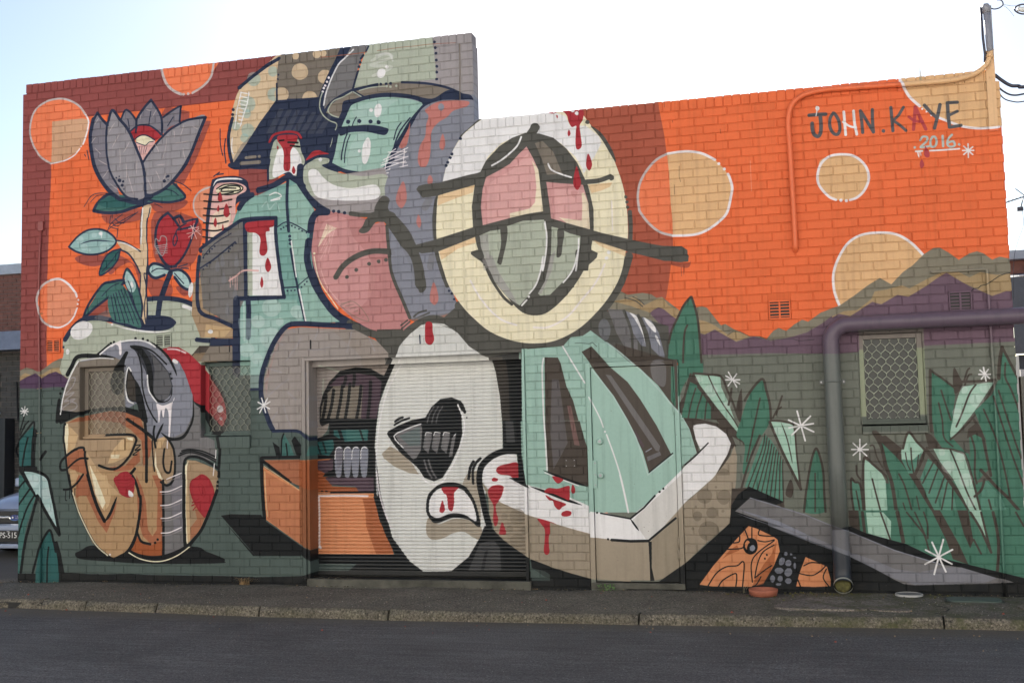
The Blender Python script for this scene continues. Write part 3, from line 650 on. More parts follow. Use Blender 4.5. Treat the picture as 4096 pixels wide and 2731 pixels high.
2 46 100 0 1206 937 1206 935 1205 933 1203 932 1201 932 1199 932 1197 934 1196 935 1195 937 1196 939 1197 941 1199 942 1201 942 1203 942 1205 941 1206 939
3 46 100 37 1205 1030 1210 960 1218 896 1250 818 1267 776
2 34 90 0 1219 987 1270 942 1283 865 1271 790 1243 853 1222 924
3 29 70 12 1004 987 1029 1046
3 26 70 10 1009 951 1052 1026
3 29 70 12 1007 992 1033 1044
3 26 70 10 1021 958 1041 1029
3 29 70 12 1011 996 1037 1042
3 26 70 10 1032 965 1052 1030
3 29 70 12 1014 1001 1041 1041
3 26 70 10 1010 974 1041 1032
3 29 70 12 1018 1006 1045 1039
3 26 70 10 1021 982 1052 1033
3 29 70 12 1021 1011 1048 1037
3 26 70 10 1033 989 1041 1036
3 29 70 12 1025 1015 1052 1036
3 26 70 10 1010 998 1052 1037
3 29 70 12 1028 1020 1056 1034
3 26 70 10 1021 1005 1041 1040
3 29 90 13 990 959 998 916 1012 880 1042 836 1059 811
3 26 90 10 1009 926 1027 876 1063 830
2 29 100 0 994 968 994 967 993 966 992 965 990 965 989 965 988 966 987 967 987 968 987 970 988 971 989 971 990 971 992 971 993 970 994 969
3 47 60 10 1068 824 1098 830
3 47 60 10 1081 817 1105 821
3 47 60 10 1094 809 1112 812
3 47 60 10 1107 801 1118 803
3 47 60 10 1120 794 1125 795
3 47 60 10 1133 786 1131 786
3 47 60 10 1066 819 1102 829 1132 804 1148 773 1109 787 1066 819
2 41 90 0 1254 1149 1264 1103 1248 1075 1232 1102
2 41 90 0 1296 1055 1304 1033 1298 1018 1290 1034
2 41 90 0 1336 869 1349 827 1338 807 1324 825
2 41 90 0 1330 1160 1339 1146 1331 1125 1323 1144
3 17 50 85 1327 1091 1316 1074
3 17 50 70 1332 938 1327 911
3 46 100 18 1278 779 1293 789 1314 794
3 46 100 18 1285 774 1322 787
3 46 100 17 1241 757 1260 770
3 46 100 17 1243 748 1267 766
2 17 70 0 1278 776 1393 787 1404 807 1428 789 1449 771 1357 768 1285 765
3 46 100 48 1504 1309 1473 1293 1442 1270 1423 1256
2 29 100 0 1366 1137 1379 1183 1398 1223 1427 1262 1467 1291 1507 1311 1534 1311 1623 1313 1711 1309 1746 1294 1771 1260 1795 1226 1823 1180 1841 1133 1854 1086 1861 1035 1863 986 1861 947 1855 920 1841 861 1811 807 1770 761 1724 724 1665 698 1607 693 1549 703 1490 729 1446 766 1411 805 1379 856 1361 910 1351 952 1346 993 1347 1043 1353 1102
3 46 100 45 1352 1099 1344 1067 1341 1023 1344 981 1345 952 1358 901 1374 857
3 46 100 93 1405 802 1437 760 1478 724 1519 702 1578 687 1636 686 1694 700 1738 721 1781 761 1817 804 1843 850 1862 905
0 46 100 0 1437 763 1478 727 1525 704 1607 692 1677 701 1738 732 1782 769 1838 766 1958 722 1958 628 1735 637 1756 675 1685 683 1587 682 1442 684 1409 730 1356 767 1402 803
2 29 100 0 1366 1137 1379 1183 1398 1223 1427 1262 1467 1291 1507 1311 1534 1311 1623 1313 1711 1309 1746 1294 1771 1260 1795 1226 1823 1180 1841 1133 1854 1086 1861 1035 1863 986 1861 947 1855 920 1841 861 1811 807 1770 761 1724 724 1665 698 1607 693 1549 703 1490 729 1446 766 1411 805 1379 856 1361 910 1351 952 1346 993 1347 1043 1353 1102
0 18 100 0 1366 1137 1379 1183 1398 1223 1427 1262 1467 1291 1510 1312 1623 1313 1653 1309 1708 1286 1719 1259 1762 1255 1795 1223 1801 1205 1782 1172 1752 1129 1747 1146 1731 1176 1694 1214 1636 1246 1592 1250 1532 1229 1495 1197 1470 1152 1424 1141
2 24 100 0 1648 1309 1691 1308 1746 1304 1757 1290 1754 1273 1751 1267 1745 1256 1747 1230 1749 1204 1740 1194 1733 1202 1734 1240 1736 1257 1724 1255 1716 1270 1711 1288 1696 1301 1673 1295
2 24 100 0 1716 1249 1720 1238 1715 1231 1712 1239
2 24 100 0 1765 1181 1775 1153 1767 1136 1759 1151
2 18 100 0 1733 1298 1733 1296 1731 1295 1730 1294 1728 1294 1726 1294 1724 1296 1723 1297 1723 1299 1723 1301 1724 1303 1726 1304 1728 1304 1730 1304 1732 1302 1733 1300
2 18 100 0 1743 1290 1743 1288 1742 1286 1740 1285 1738 1285 1736 1286 1735 1287 1733 1289 1733 1291 1734 1293 1735 1294 1736 1295 1738 1296 1740 1295 1742 1294 1743 1292
2 24 100 0 1683 1290 1688 1288 1686 1281
7 46 100 39 1775 1253 1801 1225 1823 1186 1837 1153
2 46 100 0 1772 1264 1771 1262 1770 1260 1768 1259 1766 1259 1764 1259 1762 1261 1760 1263 1760 1265 1761 1267 1762 1269 1764 1270 1766 1270 1768 1269 1770 1268 1771 1266
2 46 100 0 1864 1059 1864 1058 1863 1056 1861 1056 1860 1055 1858 1056 1857 1057 1856 1058 1856 1060 1856 1061 1857 1063 1858 1064 1860 1064 1862 1063 1863 1062 1864 1061
2 46 100 0 1867 1045 1866 1044 1865 1043 1864 1042 1862 1042 1861 1042 1860 1043 1859 1044 1858 1046 1859 1048 1860 1049 1861 1050 1863 1050 1864 1050 1866 1049 1867 1047
2 46 100 0 1868 1032 1868 1031 1867 1029 1865 1029 1864 1028 1862 1029 1861 1030 1860 1031 1860 1033 1860 1035 1861 1036 1862 1037 1864 1037 1866 1036 1867 1035 1868 1034
2 16 100 0 1423 1251 1423 1250 1422 1248 1421 1248 1419 1248 1417 1248 1416 1249 1415 1250 1415 1252 1415 1254 1416 1255 1417 1256 1419 1256 1421 1255 1422 1254 1423 1253
2 16 100 0 1398 1212 1398 1210 1397 1209 1396 1208 1394 1208 1392 1208 1391 1209 1390 1211 1390 1212 1390 1214 1391 1215 1392 1216 1394 1216 1396 1216 1397 1215 1398 1213
2 16 100 0 1394 1202 1393 1200 1392 1199 1391 1198 1389 1198 1388 1199 1386 1200 1385 1201 1385 1203 1385 1204 1386 1205 1388 1206 1389 1206 1391 1206 1392 1205 1393 1204
2 16 100 0 1387 1190 1386 1188 1385 1187 1384 1186 1382 1186 1381 1186 1379 1187 1378 1189 1378 1190 1378 1192 1379 1193 1381 1194 1382 1194 1384 1194 1385 1193 1386 1191
2 16 100 0 1382 1181 1381 1180 1380 1178 1379 1178 1377 1177 1376 1178 1374 1179 1373 1180 1373 1182 1374 1183 1374 1185 1376 1186 1378 1186 1379 1185 1381 1184 1381 1183
3 46 100 45 1869 1020 1870 986 1868 947
3 46 100 72 1310 1120 1347 1126 1393 1134 1439 1142 1476 1148 1530 1170 1549 1180
0 46 100 0 1291 1124 1298 1133 1316 1136 1378 1138 1439 1145 1470 1152 1489 1186 1526 1221 1562 1241 1598 1251 1636 1246 1674 1231 1708 1199 1736 1159 1755 1114 1763 1096 1775 1035 1774 978 1872 943 1927 929 1998 923 2012 912 2012 895 2000 885 1953 888 1868 916 1787 946 1767 953 1766 922 1751 875 1699 878 1641 882 1606 884 1482 891 1460 971 1454 983 1353 951 1304 948 1282 959 1289 973 1338 982 1449 1009 1447 1065 1456 1123 1353 1102 1309 1099
2 46 100 0 1459 948 1476 909 1505 861 1540 816 1574 779 1609 766 1644 773 1683 800 1715 835 1739 873 1767 928
3 46 100 50 1758 1107 1792 1108 1821 1116
2 46 100 0 1831 1112 1831 1109 1829 1107 1827 1106 1824 1105 1821 1106 1819 1108 1817 1110 1817 1113 1817 1116 1819 1118 1821 1120 1824 1120 1827 1119 1829 1118 1831 1115
2 46 100 0 1636 1268 1638 1264 1637 1259 1634 1255 1631 1252 1626 1251 1621 1252 1617 1254 1613 1258 1612 1262 1613 1267 1615 1271 1619 1274 1624 1275 1629 1274 1633 1272
3 46 100 94 1625 1261 1610 1242
0 37 90 0 1531 1182 1579 1225 1585 1226 1549 1189 1512 1172 1506 1169
0 37 90 0 1624 1221 1645 1225 1673 1193 1689 1151 1695 1133 1654 1134 1643 1172
3 18 100 19 1587 1241 1576 1219 1555 1200 1528 1182 1505 1171
3 18 100 17 1658 1163 1666 1147 1689 1134 1719 1122
0 45 100 0 1488 1141 1524 1156 1554 1171 1579 1195 1601 1214 1617 1183 1631 1150 1635 1103 1641 1038 1604 1036 1551 1027 1476 1013 1472 1063 1478 1110
0 44 35 0 1488 1141 1554 1171 1601 1214 1608 1199 1560 1156 1499 1126 1489 1086 1489 1015 1476 1013 1472 1063 1478 1110
0 29 90 0 1615 1175 1631 1150 1636 1103 1641 1038 1604 1035 1551 1027 1551 1039 1605 1048 1620 1064 1625 1104 1622 1145
0 45 100 0 1652 1115 1691 1108 1749 1100 1762 1050 1764 982 1703 1003 1662 1018 1660 1044
0 44 45 0 1652 1115 1749 1100 1751 1086 1673 1095 1674 1015 1662 1018 1660 1044
0 29 85 0 1745 1077 1751 1080 1762 1048 1764 982 1703 1003 1683 1019 1743 1006 1746 1043
2 24 100 0 1734 1150 1741 1124 1744 1103 1734 1087 1724 1102 1726 1125
2 44 50 0 1717 1085 1734 1084 1731 1073 1722 1069
0 15 100 0 1466 986 1496 996 1523 998 1544 1006 1586 1017 1643 1016 1648 973 1646 930 1637 882 1630 885 1620 851 1599 821 1572 794 1540 816 1505 861 1483 917 1465 947
0 15 100 0 1663 996 1679 991 1713 974 1739 966 1738 924 1726 902 1711 875 1684 845 1654 818 1628 817 1622 823 1641 853 1657 907 1660 935
0 25 50 0 1466 986 1490 990 1494 890 1476 892
0 25 60 0 1483 940 1501 928 1518 883 1552 827 1566 797 1543 816 1505 861 1485 908
0 25 60 0 1657 918 1672 934 1659 878 1631 822 1622 823 1641 853
2 46 100 0 1525 1003 1543 1004 1541 968 1531 928 1524 905 1515 909 1514 915 1525 958
2 46 100 0 1679 988 1696 981 1691 947 1686 919 1674 916 1677 948
2 46 100 0 1454 983 1466 985 1470 955 1478 929 1471 925 1462 947
0 46 100 0 1739 969 1770 956 1756 875 1722 877 1735 924
2 46 100 0 1727 931 1767 928 1739 867 1697 813 1647 773 1609 766 1574 779 1581 792 1610 801 1654 813 1698 850 1723 897
3 46 100 30 1485 894 1499 864 1528 819 1551 798
2 46 100 0 1481 906 1481 905 1480 904 1479 904 1478 904 1477 904 1476 905 1475 906 1475 907 1475 908 1476 909 1477 909 1478 909 1479 909 1480 908 1481 907
3 18 100 17 1645 1010 1649 972 1646 930 1636 882 1638 919 1630 880 1617 846 1599 824
2 18 100 0 1600 815 1600 814 1599 813 1598 813 1597 812 1596 813 1595 813 1594 815 1594 816 1594 817 1595 818 1596 819 1597 819 1599 818 1600 818 1600 817
3 18 100 19 1591 807 1578 794
3 18 100 17 1734 960 1732 930 1724 877 1731 925 1723 897 1711 872 1690 848
0 8 60 0 1353 1102 1456 1123 1451 1103 1408 1092 1352 1075
0 8 60 0 1763 1099 1826 1100 1820 1089 1797 1081 1771 1076
0 8 60 0 1353 951 1454 983 1457 968 1405 954 1359 927
0 8 50 0 1772 953 1815 944 1857 922 1855 905 1787 938
3 6 90 19 1439 867 1457 832 1480 799 1503 774 1527 756 1562 743
3 6 80 20 1608 735 1643 733 1678 746 1708 767 1737 800 1767 832 1787 862 1800 889
2 18 100 0 1816 919 1816 917 1815 916 1813 915 1811 914 1809 915 1808 916 1807 918 1806 919 1807 921 1808 923 1810 924 1811 924 1813 923 1815 922 1816 921
2 18 100 0 1810 904 1809 902 1808 901 1807 900 1805 900 1803 900 1802 901 1801 903 1800 905 1801 907 1802 908 1803 909 1805 909 1807 909 1809 908 1810 906
2 46 100 0 1727 850 1726 848 1725 847 1724 846 1722 845 1720 846 1719 847 1718 848 1718 850 1718 852 1719 853 1721 854 1722 855 1724 854 1726 853 1727 851
2 46 100 0 1718 837 1718 835 1717 834 1715 833 1714 833 1712 833 1711 834 1710 836 1709 837 1710 839 1711 840 1712 841 1714 842 1716 841 1717 840 1718 839
2 16 100 0 1382 843 1382 842 1381 841 1380 840 1379 840 1378 840 1377 841 1376 842 1376 843 1376 845 1377 846 1378 846 1379 846 1380 846 1381 845 1382 844
2 16 100 0 1390 835 1389 834 1389 833 1388 832 1386 832 1385 833 1384 833 1383 834 1383 836 1383 837 1384 838 1385 838 1386 839 1388 838 1389 838 1390 836
2 16 100 0 1396 820 1396 819 1395 818 1394 817 1392 817 1391 817 1390 818 1389 819 1389 820 1389 821 1390 822 1391 823 1393 823 1394 823 1395 822 1396 821
3 6 70 14 1823 1052 1823 975
3 33 100 0 1321 1368 1321 1368
0 17 90 0 1804 774 1844 769 1878 698 1879 639 1854 654 1825 711
0 34 90 0 1844 769 1860 761 1882 753 1892 725 1902 672 1888 675 1864 715
0 34 90 0 1890 750 1915 738 1933 706 1945 651 1945 634 1913 668 1906 708
2 34 50 0 1810 722 1809 711 1806 702 1802 695 1796 693 1790 695 1785 701 1781 710 1779 720 1779 731 1782 740 1787 747 1793 749 1799 747 1804 741 1808 732
0 34 60 0 1404 744 1454 708 1477 685 1442 686 1430 711
2 18 100 0 1860 761 1877 751 1890 725 1898 677 1892 703 1881 728 1870 748
2 18 100 0 1895 748 1909 738 1923 723 1926 708 1918 712 1904 730
2 18 100 0 1923 701 1930 695 1936 673 1927 687
3 46 100 29 1882 753 1895 714 1904 669 1907 636
3 46 100 29 1846 766 1864 709 1862 640
3 46 100 11 1850 799 1875 791 1894 775
3 46 100 11 1870 801 1886 792 1898 780
0 46 100 0 1773 977 1871 948 1921 934 1962 924 1992 919 2006 911 2015 897 2013 883 1991 882 1964 888 1914 903 1865 915 1854 921 1770 955
2 2 100 0 1966 886 2013 880 2019 886 2017 872 2007 867 1982 873 1969 878
3 2 100 7 1995 870 1995 847
3 2 100 7 2001 870 2001 851
2 48 100 0 2016 795 1998 773 1981 744 1966 712 1958 679 1955 630 1978 629 1981 596 2035 594 2034 648 2032 731 2025 769
3 33 100 22 2016 793 1998 773 1981 741 1966 712 1957 679
3 33 100 23 2018 793 2026 764 2032 731 2035 676 2037 605
3 33 100 20 2005 722 1998 705 1993 664 1991 606 1994 577
2 30 100 0 236 145 254 154 297 169 417 152 611 167 658 153 708 136 713 127 705 122 590 119 452 119 347 124 254 130
0 16 100 0 676 747 763 740 762 679 737 680 737 723 673 723
0 37 100 0 669 725 739 722 739 680 638 684
0 24 100 0 514 722 542 728 570 726 604 707 642 672 673 640 700 599 718 562 720 520 709 499 686 502 659 540 618 571 587 615
3 18 80 18 535 722 563 720 592 709
0 30 100 0 618 571 645 558 679 524 706 497 723 514 726 544 730 507 713 484 706 472 679 478 659 515
3 30 100 34 673 640 703 599 720 559 726 523
2 18 90 0 710 547 710 543 707 540 704 538 700 537 696 538 693 540 691 544 690 548 691 552 693 555 696 557 700 558 704 557 707 555 710 551
2 18 70 0 709 521 708 519 707 517 705 516 703 516 701 516 700 517 698 519 698 521 698 523 700 524 701 525 703 526 706 525 707 524 708 522
0 17 100 0 542 604 611 571 638 552 642 479 686 460 689 402 590 416 590 307 518 308 542 389 514 482
0 17 100 0 520 366 590 365 590 183 597 171 556 144 522 139
0 27 70 0 542 365 590 365 590 213 556 207 549 274
0 31 100 0 196 520 236 535 272 540 344 548 398 556 448 527 465 514 486 498 514 482 542 463 556 420 556 359 521 335 520 308 238 310 216 331 205 394 193 457
0 49 100 0 216 388 437 385 448 305 448 244 438 207 410 155 361 133 333 146 293 176 260 232 231 313
0 49 100 0 409 392 518 390 518 139 480 134 417 152 438 207 448 274
0 50 100 0 243 535 272 540 344 551 398 550 451 526 458 495 486 458 479 421 458 390 451 465 416 496 380 516 309 527 258 525 207 520
0 50 100 0 201 425 237 444 266 446 274 393 285 346 310 309 260 310 238 310 267 371 208 391
0 50 100 0 238 369 277 369 299 306 339 235 374 296 367 266 339 204 311 238 267 319 238 303
0 50 100 0 434 367 452 336 466 290 473 213 487 195 501 213 504 326 486 366 518 366 518 139 470 136 417 152 438 195 452 177 487 171 456 195 441 244
0 51 100 0 414 155 435 195 452 177 480 169 518 183 518 139 470 136
0 50 100 0 331 389 399 394 444 437 448 406 416 382 367 378
0 32 100 0 200 517 222 504 244 484 233 450 212 428 200 457
0 29 100 0 196 520 209 518 211 488 206 428 197 457
0 32 100 0 398 475 427 474 423 453 409 422 363 404 342 401 352 429 377 454
0 29 80 0 352 426 381 426 377 415 352 415
0 29 100 0 402 475 423 473 424 465 409 468
0 32 70 0 273 434 310 383 346 345 388 309 296 309 281 362
0 32 100 0 281 369 338 368 353 312 346 281 332 266 310 291
0 29 100 0 281 400 303 362 324 318 335 290 325 272 303 312
0 32 80 0 216 381 234 384 245 368 238 353 220 341
0 31 100 0 507 485 542 463 552 435 556 389 552 353 532 341 507 359 493 396 497 445
0 29 100 0 497 436 500 390 521 353 532 344 507 359 493 396
0 32 100 0 511 482 528 469 514 442 500 439
0 34 100 0 307 713 343 740 386 752 429 755 468 749 503 727 542 688 570 687 590 652 614 590 614 532 590 486 556 472 528 475 486 464 469 495 451 545 447 576 398 553 272 556 235 646 242 696
0 37 100 0 199 628 242 696 307 703 365 704 390 694 398 559 272 550 236 544 180 530 185 565
3 25 90 14 206 628 217 649 232 649 224 627 199 602 228 608 196 583 232 589 192 565 199 555 232 560 236 576 199 587
0 52 100 0 415 737 450 734 486 712 514 686 542 651 552 616 545 592 521 574 497 578 479 606 465 660 433 717
0 17 60 0 479 715 535 657 549 616 535 580 507 578 489 594 493 668
2 30 100 0 415 737 447 732 479 690 488 643 489 606 500 584 521 574 542 583 550 610 549 592 535 574 507 571 482 594 474 631 465 675 443 714 418 729
3 30 100 19 415 735 450 732 486 718 514 695 531 679
3 30 100 19 440 714 451 670 454 620 465 576 486 535 500 516
2 30 100 0 362 673 379 694 397 719 408 717 397 693 394 656 391 609 376 597 358 604 349 629
2 30 100 0 403 671 412 674 426 645 447 614 469 535 469 514 448 527 437 570 419 577 405 593 398 631
0 33 80 0 408 665 430 633 433 577 412 583 403 609
3 18 100 17 424 571 408 580 399 609 400 646 408 674 417 664
0 30 100 0 170 527 179 559 236 551 294 559 344 562 398 562 437 552 458 532 451 526 398 546 344 553 290 549 243 541 207 526 185 517
3 30 100 43 179 587 174 556 172 525
3 30 100 50 206 661 220 684 242 712 307 711
5 30 100 36 235 712 307 713 365 704
3 18 100 16 183 546 192 596 206 637 228 678 242 698
3 18 100 13 249 701 289 704 329 704 358 701
3 30 100 33 304 713 329 731 343 741
2 30 100 0 354 746 354 745 353 744 351 743 350 743 348 743 347 744 346 745 345 747 346 748 347 749 348 750 350 750 351 750 353 749 354 748
2 30 100 0 364 749 364 748 363 747 361 746 360 746 358 746 357 747 356 748 356 750 356 751 357 752 358 753 360 753 361 753 363 752 364 751
2 30 100 0 435 757 435 755 434 754 433 753 431 753 430 754 428 754 427 756 427 757 427 759 428 760 430 761 431 761 433 760 434 760 435 758
2 30 100 0 459 754 459 753 458 752 457 751 455 751 453 751 452 752 451 753 451 755 451 756 452 757 453 758 455 758 457 758 458 757 459 756
2 30 100 0 475 749 474 748 473 747 472 746 470 746 469 746 467 747 467 748 466 750 467 751 467 752 469 753 470 753 472 753 473 752 474 751
2 30 100 0 194 620 194 619 193 617 191 617 190 616 188 617 187 618 186 619 185 620 186 622 187 623 188 624 190 624 191 624 193 623 194 621
2 30 100 0 187 607 187 605 186 604 185 603 183 603 181 603 180 604 179 605 178 607 179 608 180 609 181 610 183 610 184 610 186 609 187 608
7 30 100 29 479 745 503 730 535 701 556 666 564 645
2 30 100 0 547 651 547 650 546 649 545 648 544 648 542 648 541 649 540 650 540 651 540 653 541 654 542 654 544 655 545 654 546 654 547 652
2 30 100 0 551 637 551 636 550 635 549 634 547 634 546 634 545 635 544 636 544 638 544 639 545 640 546 641 547 641 549 641 550 640 551 639
3 18 100 19 315 716 343 736 379 749 429 752 468 745 496 729
2 6 100 0 376 751 383 751 385 716 378 713 376 735 365 742 354 736 347 739
2 18 100 0 568 680 566 679 563 679 559 679 556 681 553 684 551 687 550 689 551 691 553 693 556 693 559 692 563 690 566 688 568 685 568 682
2 6 100 0 500 568 521 562 552 573 556 585 549 561 545 512 542 469 538 472 538 537 528 555 521 528 514 550 507 513 504 544
3 18 100 16 470 650 475 606 500 572
3 6 100 13 535 463 534 441
2 30 100 0 514 486 535 475 556 470 583 477 604 504 614 535 616 590 619 528 607 495 587 468 556 462 535 466
3 30 100 26 196 511 195 476 201 432 208 381 220 331
3 30 100 26 214 369 224 319 246 266 275 213 304 170 340 143
2 30 100 0 203 517 203 515 202 514 200 513 198 513 197 513 195 514 194 515 194 517 194 519 195 520 197 521 198 521 200 521 202 520 203 518
3 30 100 29 201 385 186 386 186 407 208 428 237 444 266 447 266 424 274 384 285 346 296 309
3 30 100 23 208 388 230 406 252 417 276 416
3 30 100 26 196 328 216 330 241 347 261 371
3 30 100 11 203 327 202 300 207 297
3 30 100 11 216 326 216 303
3 30 100 11 234 331 234 312
3 30 100 29 313 396 345 386 374 388 409 416 430 453 434 471 419 481 380 483 338 482
3 30 100 13 427 450 448 452 430 437 448 440 423 425 437 425
3 30 100 38 462 526 467 452 468 349
3 30 100 38 405 526 444 502 472 483 497 464
3 30 100 19 486 464 488 421 493 378
7 30 100 29 497 461 507 485 521 512
3 30 100 26 493 504 490 482 497 445
3 30 100 25 525 439 521 402 528 377 542 374 548 404
3 30 100 28 537 467 552 444 558 413 558 374 549 346 532 337 514 347
3 30 100 35 430 385 416 371 402 368
3 30 100 35 418 369 434 345 445 308 448 305 448 268 438 213 421 167 382 131
2 24 100 0 392 377 409 376 423 357 429 329 417 308 388 311 374 333 367 355 377 370
2 24 100 0 363 361 423 361 429 330 417 305 392 309 374 330
3 53 90 12 367 364 395 363 420 367
3 53 90 12 370 355 399 354 421 358
3 53 90 12 373 346 402 344 421 350
3 53 90 12 376 336 406 335 422 341
3 53 90 12 378 327 410 326 423 332
3 53 90 12 381 318 413 316 424 324
2 18 100 0 410 324 422 318 425 307 411 308
3 30 100 42 276 369 292 319 310 275 332 238
7 30 100 35 334 236 353 263 372 306
3 30 100 35 333 146 361 130 389 137 417 164 438 207
3 30 100 29 440 201 452 180 480 173
2 30 100 0 500 177 499 176 499 174 497 174 496 173 494 174 493 174 492 175 491 177 492 178 493 179 494 180 496 181 497 180 499 179 499 178
2 30 100 0 508 186 507 185 506 183 505 183 504 182 502 183 501 183 500 185 499 186 500 187 501 189 502 189 504 190 505 189 506 189 507 187
3 29 90 16 227 319 246 266 275 213 304 170 343 141
2 18 100 0 354 143 354 142 353 141 352 141 351 141 350 141 349 141 348 142 348 143 348 144 349 145 350 146 351 146 352 146 353 145 354 144
3 30 100 53 412 152 445 139 487 134 528 138 573 153 604 171
3 29 100 13 412 149 445 133 487 125 528 128 570 144 605 167
0 31 100 0 597 407 624 405 679 384 694 372 692 306 689 346 685 303 658 249 638 213 597 174 594 244 590 365
0 32 80 0 597 365 604 274 607 183 597 174 590 365
0 50 80 0 617 286 651 246 638 213 607 183 607 219 628 243
0 29 100 0 602 407 597 388 595 307 590 307 590 389
2 24 100 0 607 346 624 358 645 367 668 352 682 315 672 279 655 248 631 268 611 304 605 328
3 53 100 14 624 355 611 349 606 331 614 301 634 268 651 248
3 53 100 11 631 337 641 340 653 319 651 305 641 310 633 334
3 53 100 11 645 364 668 349 680 319 675 291
3 53 100 15 614 289 634 299
3 53 100 15 612 280 641 292
3 53 100 12 616 268 631 284
3 29 100 15 592 365 592 274 597 177
3 30 100 41 587 365 587 274 590 171
3 30 100 31 587 307 587 389 594 411 618 416 652 407 696 381
3 30 100 37 694 469 699 438 696 387
3 30 100 31 696 375 696 360
2 30 100 0 700 360 700 359 699 358 697 357 696 357 694 357 692 358 691 359 691 361 691 362 692 363 694 364 696 364 697 364 699 363 700 362
2 30 100 0 697 345 697 343 696 342 695 341 693 341 691 341 690 342 689 343 689 345 689 346 690 348 691 349 693 349 695 348 696 348 697 346
2 30 100 0 696 334 696 333 695 332 693 331 692 330 690 331 689 332 688 333 687 334 688 336 689 337 690 338 692 338 693 338 695 337 696 336
3 30 100 37 690 321 668 267 641 213 604 171
3 30 100 32 521 350 522 244 522 139
3 30 100 17 570 419 604 428 645 420 687 401
3 30 100 17 575 426 604 433 645 425 687 407
3 30 100 17 580 433 604 437 645 431 687 414
3 18 100 11 687 433 686 411
3 18 100 11 682 396 679 363
3 6 100 12 532 354 542 358 579 371
3 25 70 12 535 348 545 351 578 363
3 6 100 12 512 319 542 321 579 335
3 25 70 12 515 312 546 315 578 326
3 6 100 12 513 281 542 283 579 297
3 25 70 12 517 274 546 277 578 288
3 6 100 12 514 245 542 247 579 261
3 25 70 12 518 238 546 241 578 252
3 6 100 12 515 204 542 206 579 220
3 25 70 12 519 197 546 200 578 212
0 22 100 0 39 371 46 371 67 371 69 358 39 327
0 23 100 0 41 365 65 362 103 311 70 219 57 150 52 88 44 88
3 30 100 23 67 358 41 330
3 30 100 23 86 336 42 283
3 30 100 23 99 314 70 270 43 194
3 30 100 37 108 307 85 235 67 175 54 91
3 30 100 67 50 390 76 352 108 311
0 21 100 0 61 382 91 381 139 363 143 361 158 291 175 213 136 263 103 314
2 18 22 0 113 355 111 348 107 343 102 339 95 338 88 340 82 343 78 349 77 355 78 362 82 367 88 370 95 372 101 370 107 367 111 361
2 18 22 0 156 318 155 312 151 306 145 302 138 301 131 302 125 306 121 312 119 318 121 325 124 331 130 334 137 336 145 334 151 330 155 325
2 18 22 0 162 266 161 262 158 258 154 256 149 255 145 256 140 258 138 262 137 266 138 271 140 275 144 277 149 278 154 277 158 275 161 271
2 18 22 0 138 361 137 358 136 355 133 354 130 353 127 354 124 356 122 358 122 361 122 364 124 366 127 368 130 368 133 368 135 366 137 364
3 30 100 36 53 387 91 384 120 376 143 360 154 323 169 266 183 201
3 30 100 40 108 311 144 254 183 199
0 22 100 0 39 466 63 491 93 516 90 459 87 392 53 393 40 412
3 30 100 25 39 470 63 495 93 526 93 491
3 30 100 60 99 497 93 459 92 392
3 30 100 23 74 480 62 440 55 393
3 30 100 19 41 482 50 511 61 543
3 30 100 20 48 488 61 514 75 528
3 30 100 47 50 390 76 393 102 390
3 30 100 37 116 417 134 438
2 22 100 0 106 57 109 119 119 176 150 213 167 176 178 132 182 58
3 30 100 30 94 88 105 126 119 169 150 212 163 182 171 151
3 30 100 23 147 163 143 120 143 57
0 30 100 0 167 179 176 181 189 145 202 89 182 89 178 126
0 30 100 0 20 87 104 87 104 26 21 25
0 30 100 0 182 89 222 91 276 88 347 88 418 90 487 87 590 87 708 87 808 85 807 28 183 18
0 30 100 0 702 252 732 256 825 254 824 255 834 240 857 225 940 172 943 143 800 142 714 234 808 142
0 30 100 0 707 82 943 89 962 94 988 103 987 39 707 35
0 40 50 0 757 799 897 792 857 715 826 641 823 602 793 604 793 718 763 750
0 54 100 0 897 762 949 766 1014 760 1107 752 1173 717 1232 694 1222 682 1222 662 1193 622 1165 635 1121 648 1077 644 1028 607 1002 542 1002 501 1030 500 1024 480 1004 459 985 457 947 481 865 483 846 535 833 589 836 631 856 685 877 730
0 25 45 0 877 730 903 756 949 763 1046 749 1109 693 1141 662 1077 647 1029 613 1005 548 1002 501 985 457 947 481 865 486 846 535 836 589
0 44 25 0 860 676 877 736 903 756 870 700 849 625 843 583 836 625
3 16 100 58 1107 761 1014 769 949 775 907 771 873 736 847 688 830 641 826 595 832 559 849 511 862 486
3 46 100 61 1107 761 1142 745 1179 731 1242 726
3 16 100 34 862 482 901 482 940 479 966 460 985 451
3 16 100 27 793 599 823 599
1 25 75 19 947 733 929 706 904 676
1 25 75 19 1001 757 990 731
1 25 75 18 1099 747 1084 691
1 25 75 18 1149 727 1165 691
1 25 75 19 970 703 997 702 1034 706
1 25 75 19 843 657 866 650 889 643
1 25 75 19 909 623 882 606 849 580
1 25 75 19 895 553 901 527 917 491
1 25 75 19 875 534 859 513
1 25 75 19 908 587 931 567
1 25 75 19 867 700 858 692
1 25 75 19 877 726 893 720
1 25 75 19 846 628 838 619
1 25 75 19 925 759 929 754
1 15 75 19 1014 619 1012 578
1 15 75 18 1016 655 1064 638
1 25 75 18 1137 656 1125 649
1 25 75 19 961 639 964 618
1 25 75 19 973 582 962 555
1 25 75 19 963 517 976 472
3 30 100 18 977 727 977 706
3 30 100 14 730 722 730 707
0 46 100 0 1173 749 1248 746 1238 682 1216 671 1167 723
0 46 100 0 1371 778 1425 764 1467 744 1520 708 1584 685 1582 669 1477 676 1436 684 1400 730
3 46 100 120 1222 662 1235 700 1267 739 1323 766 1371 752 1419 715
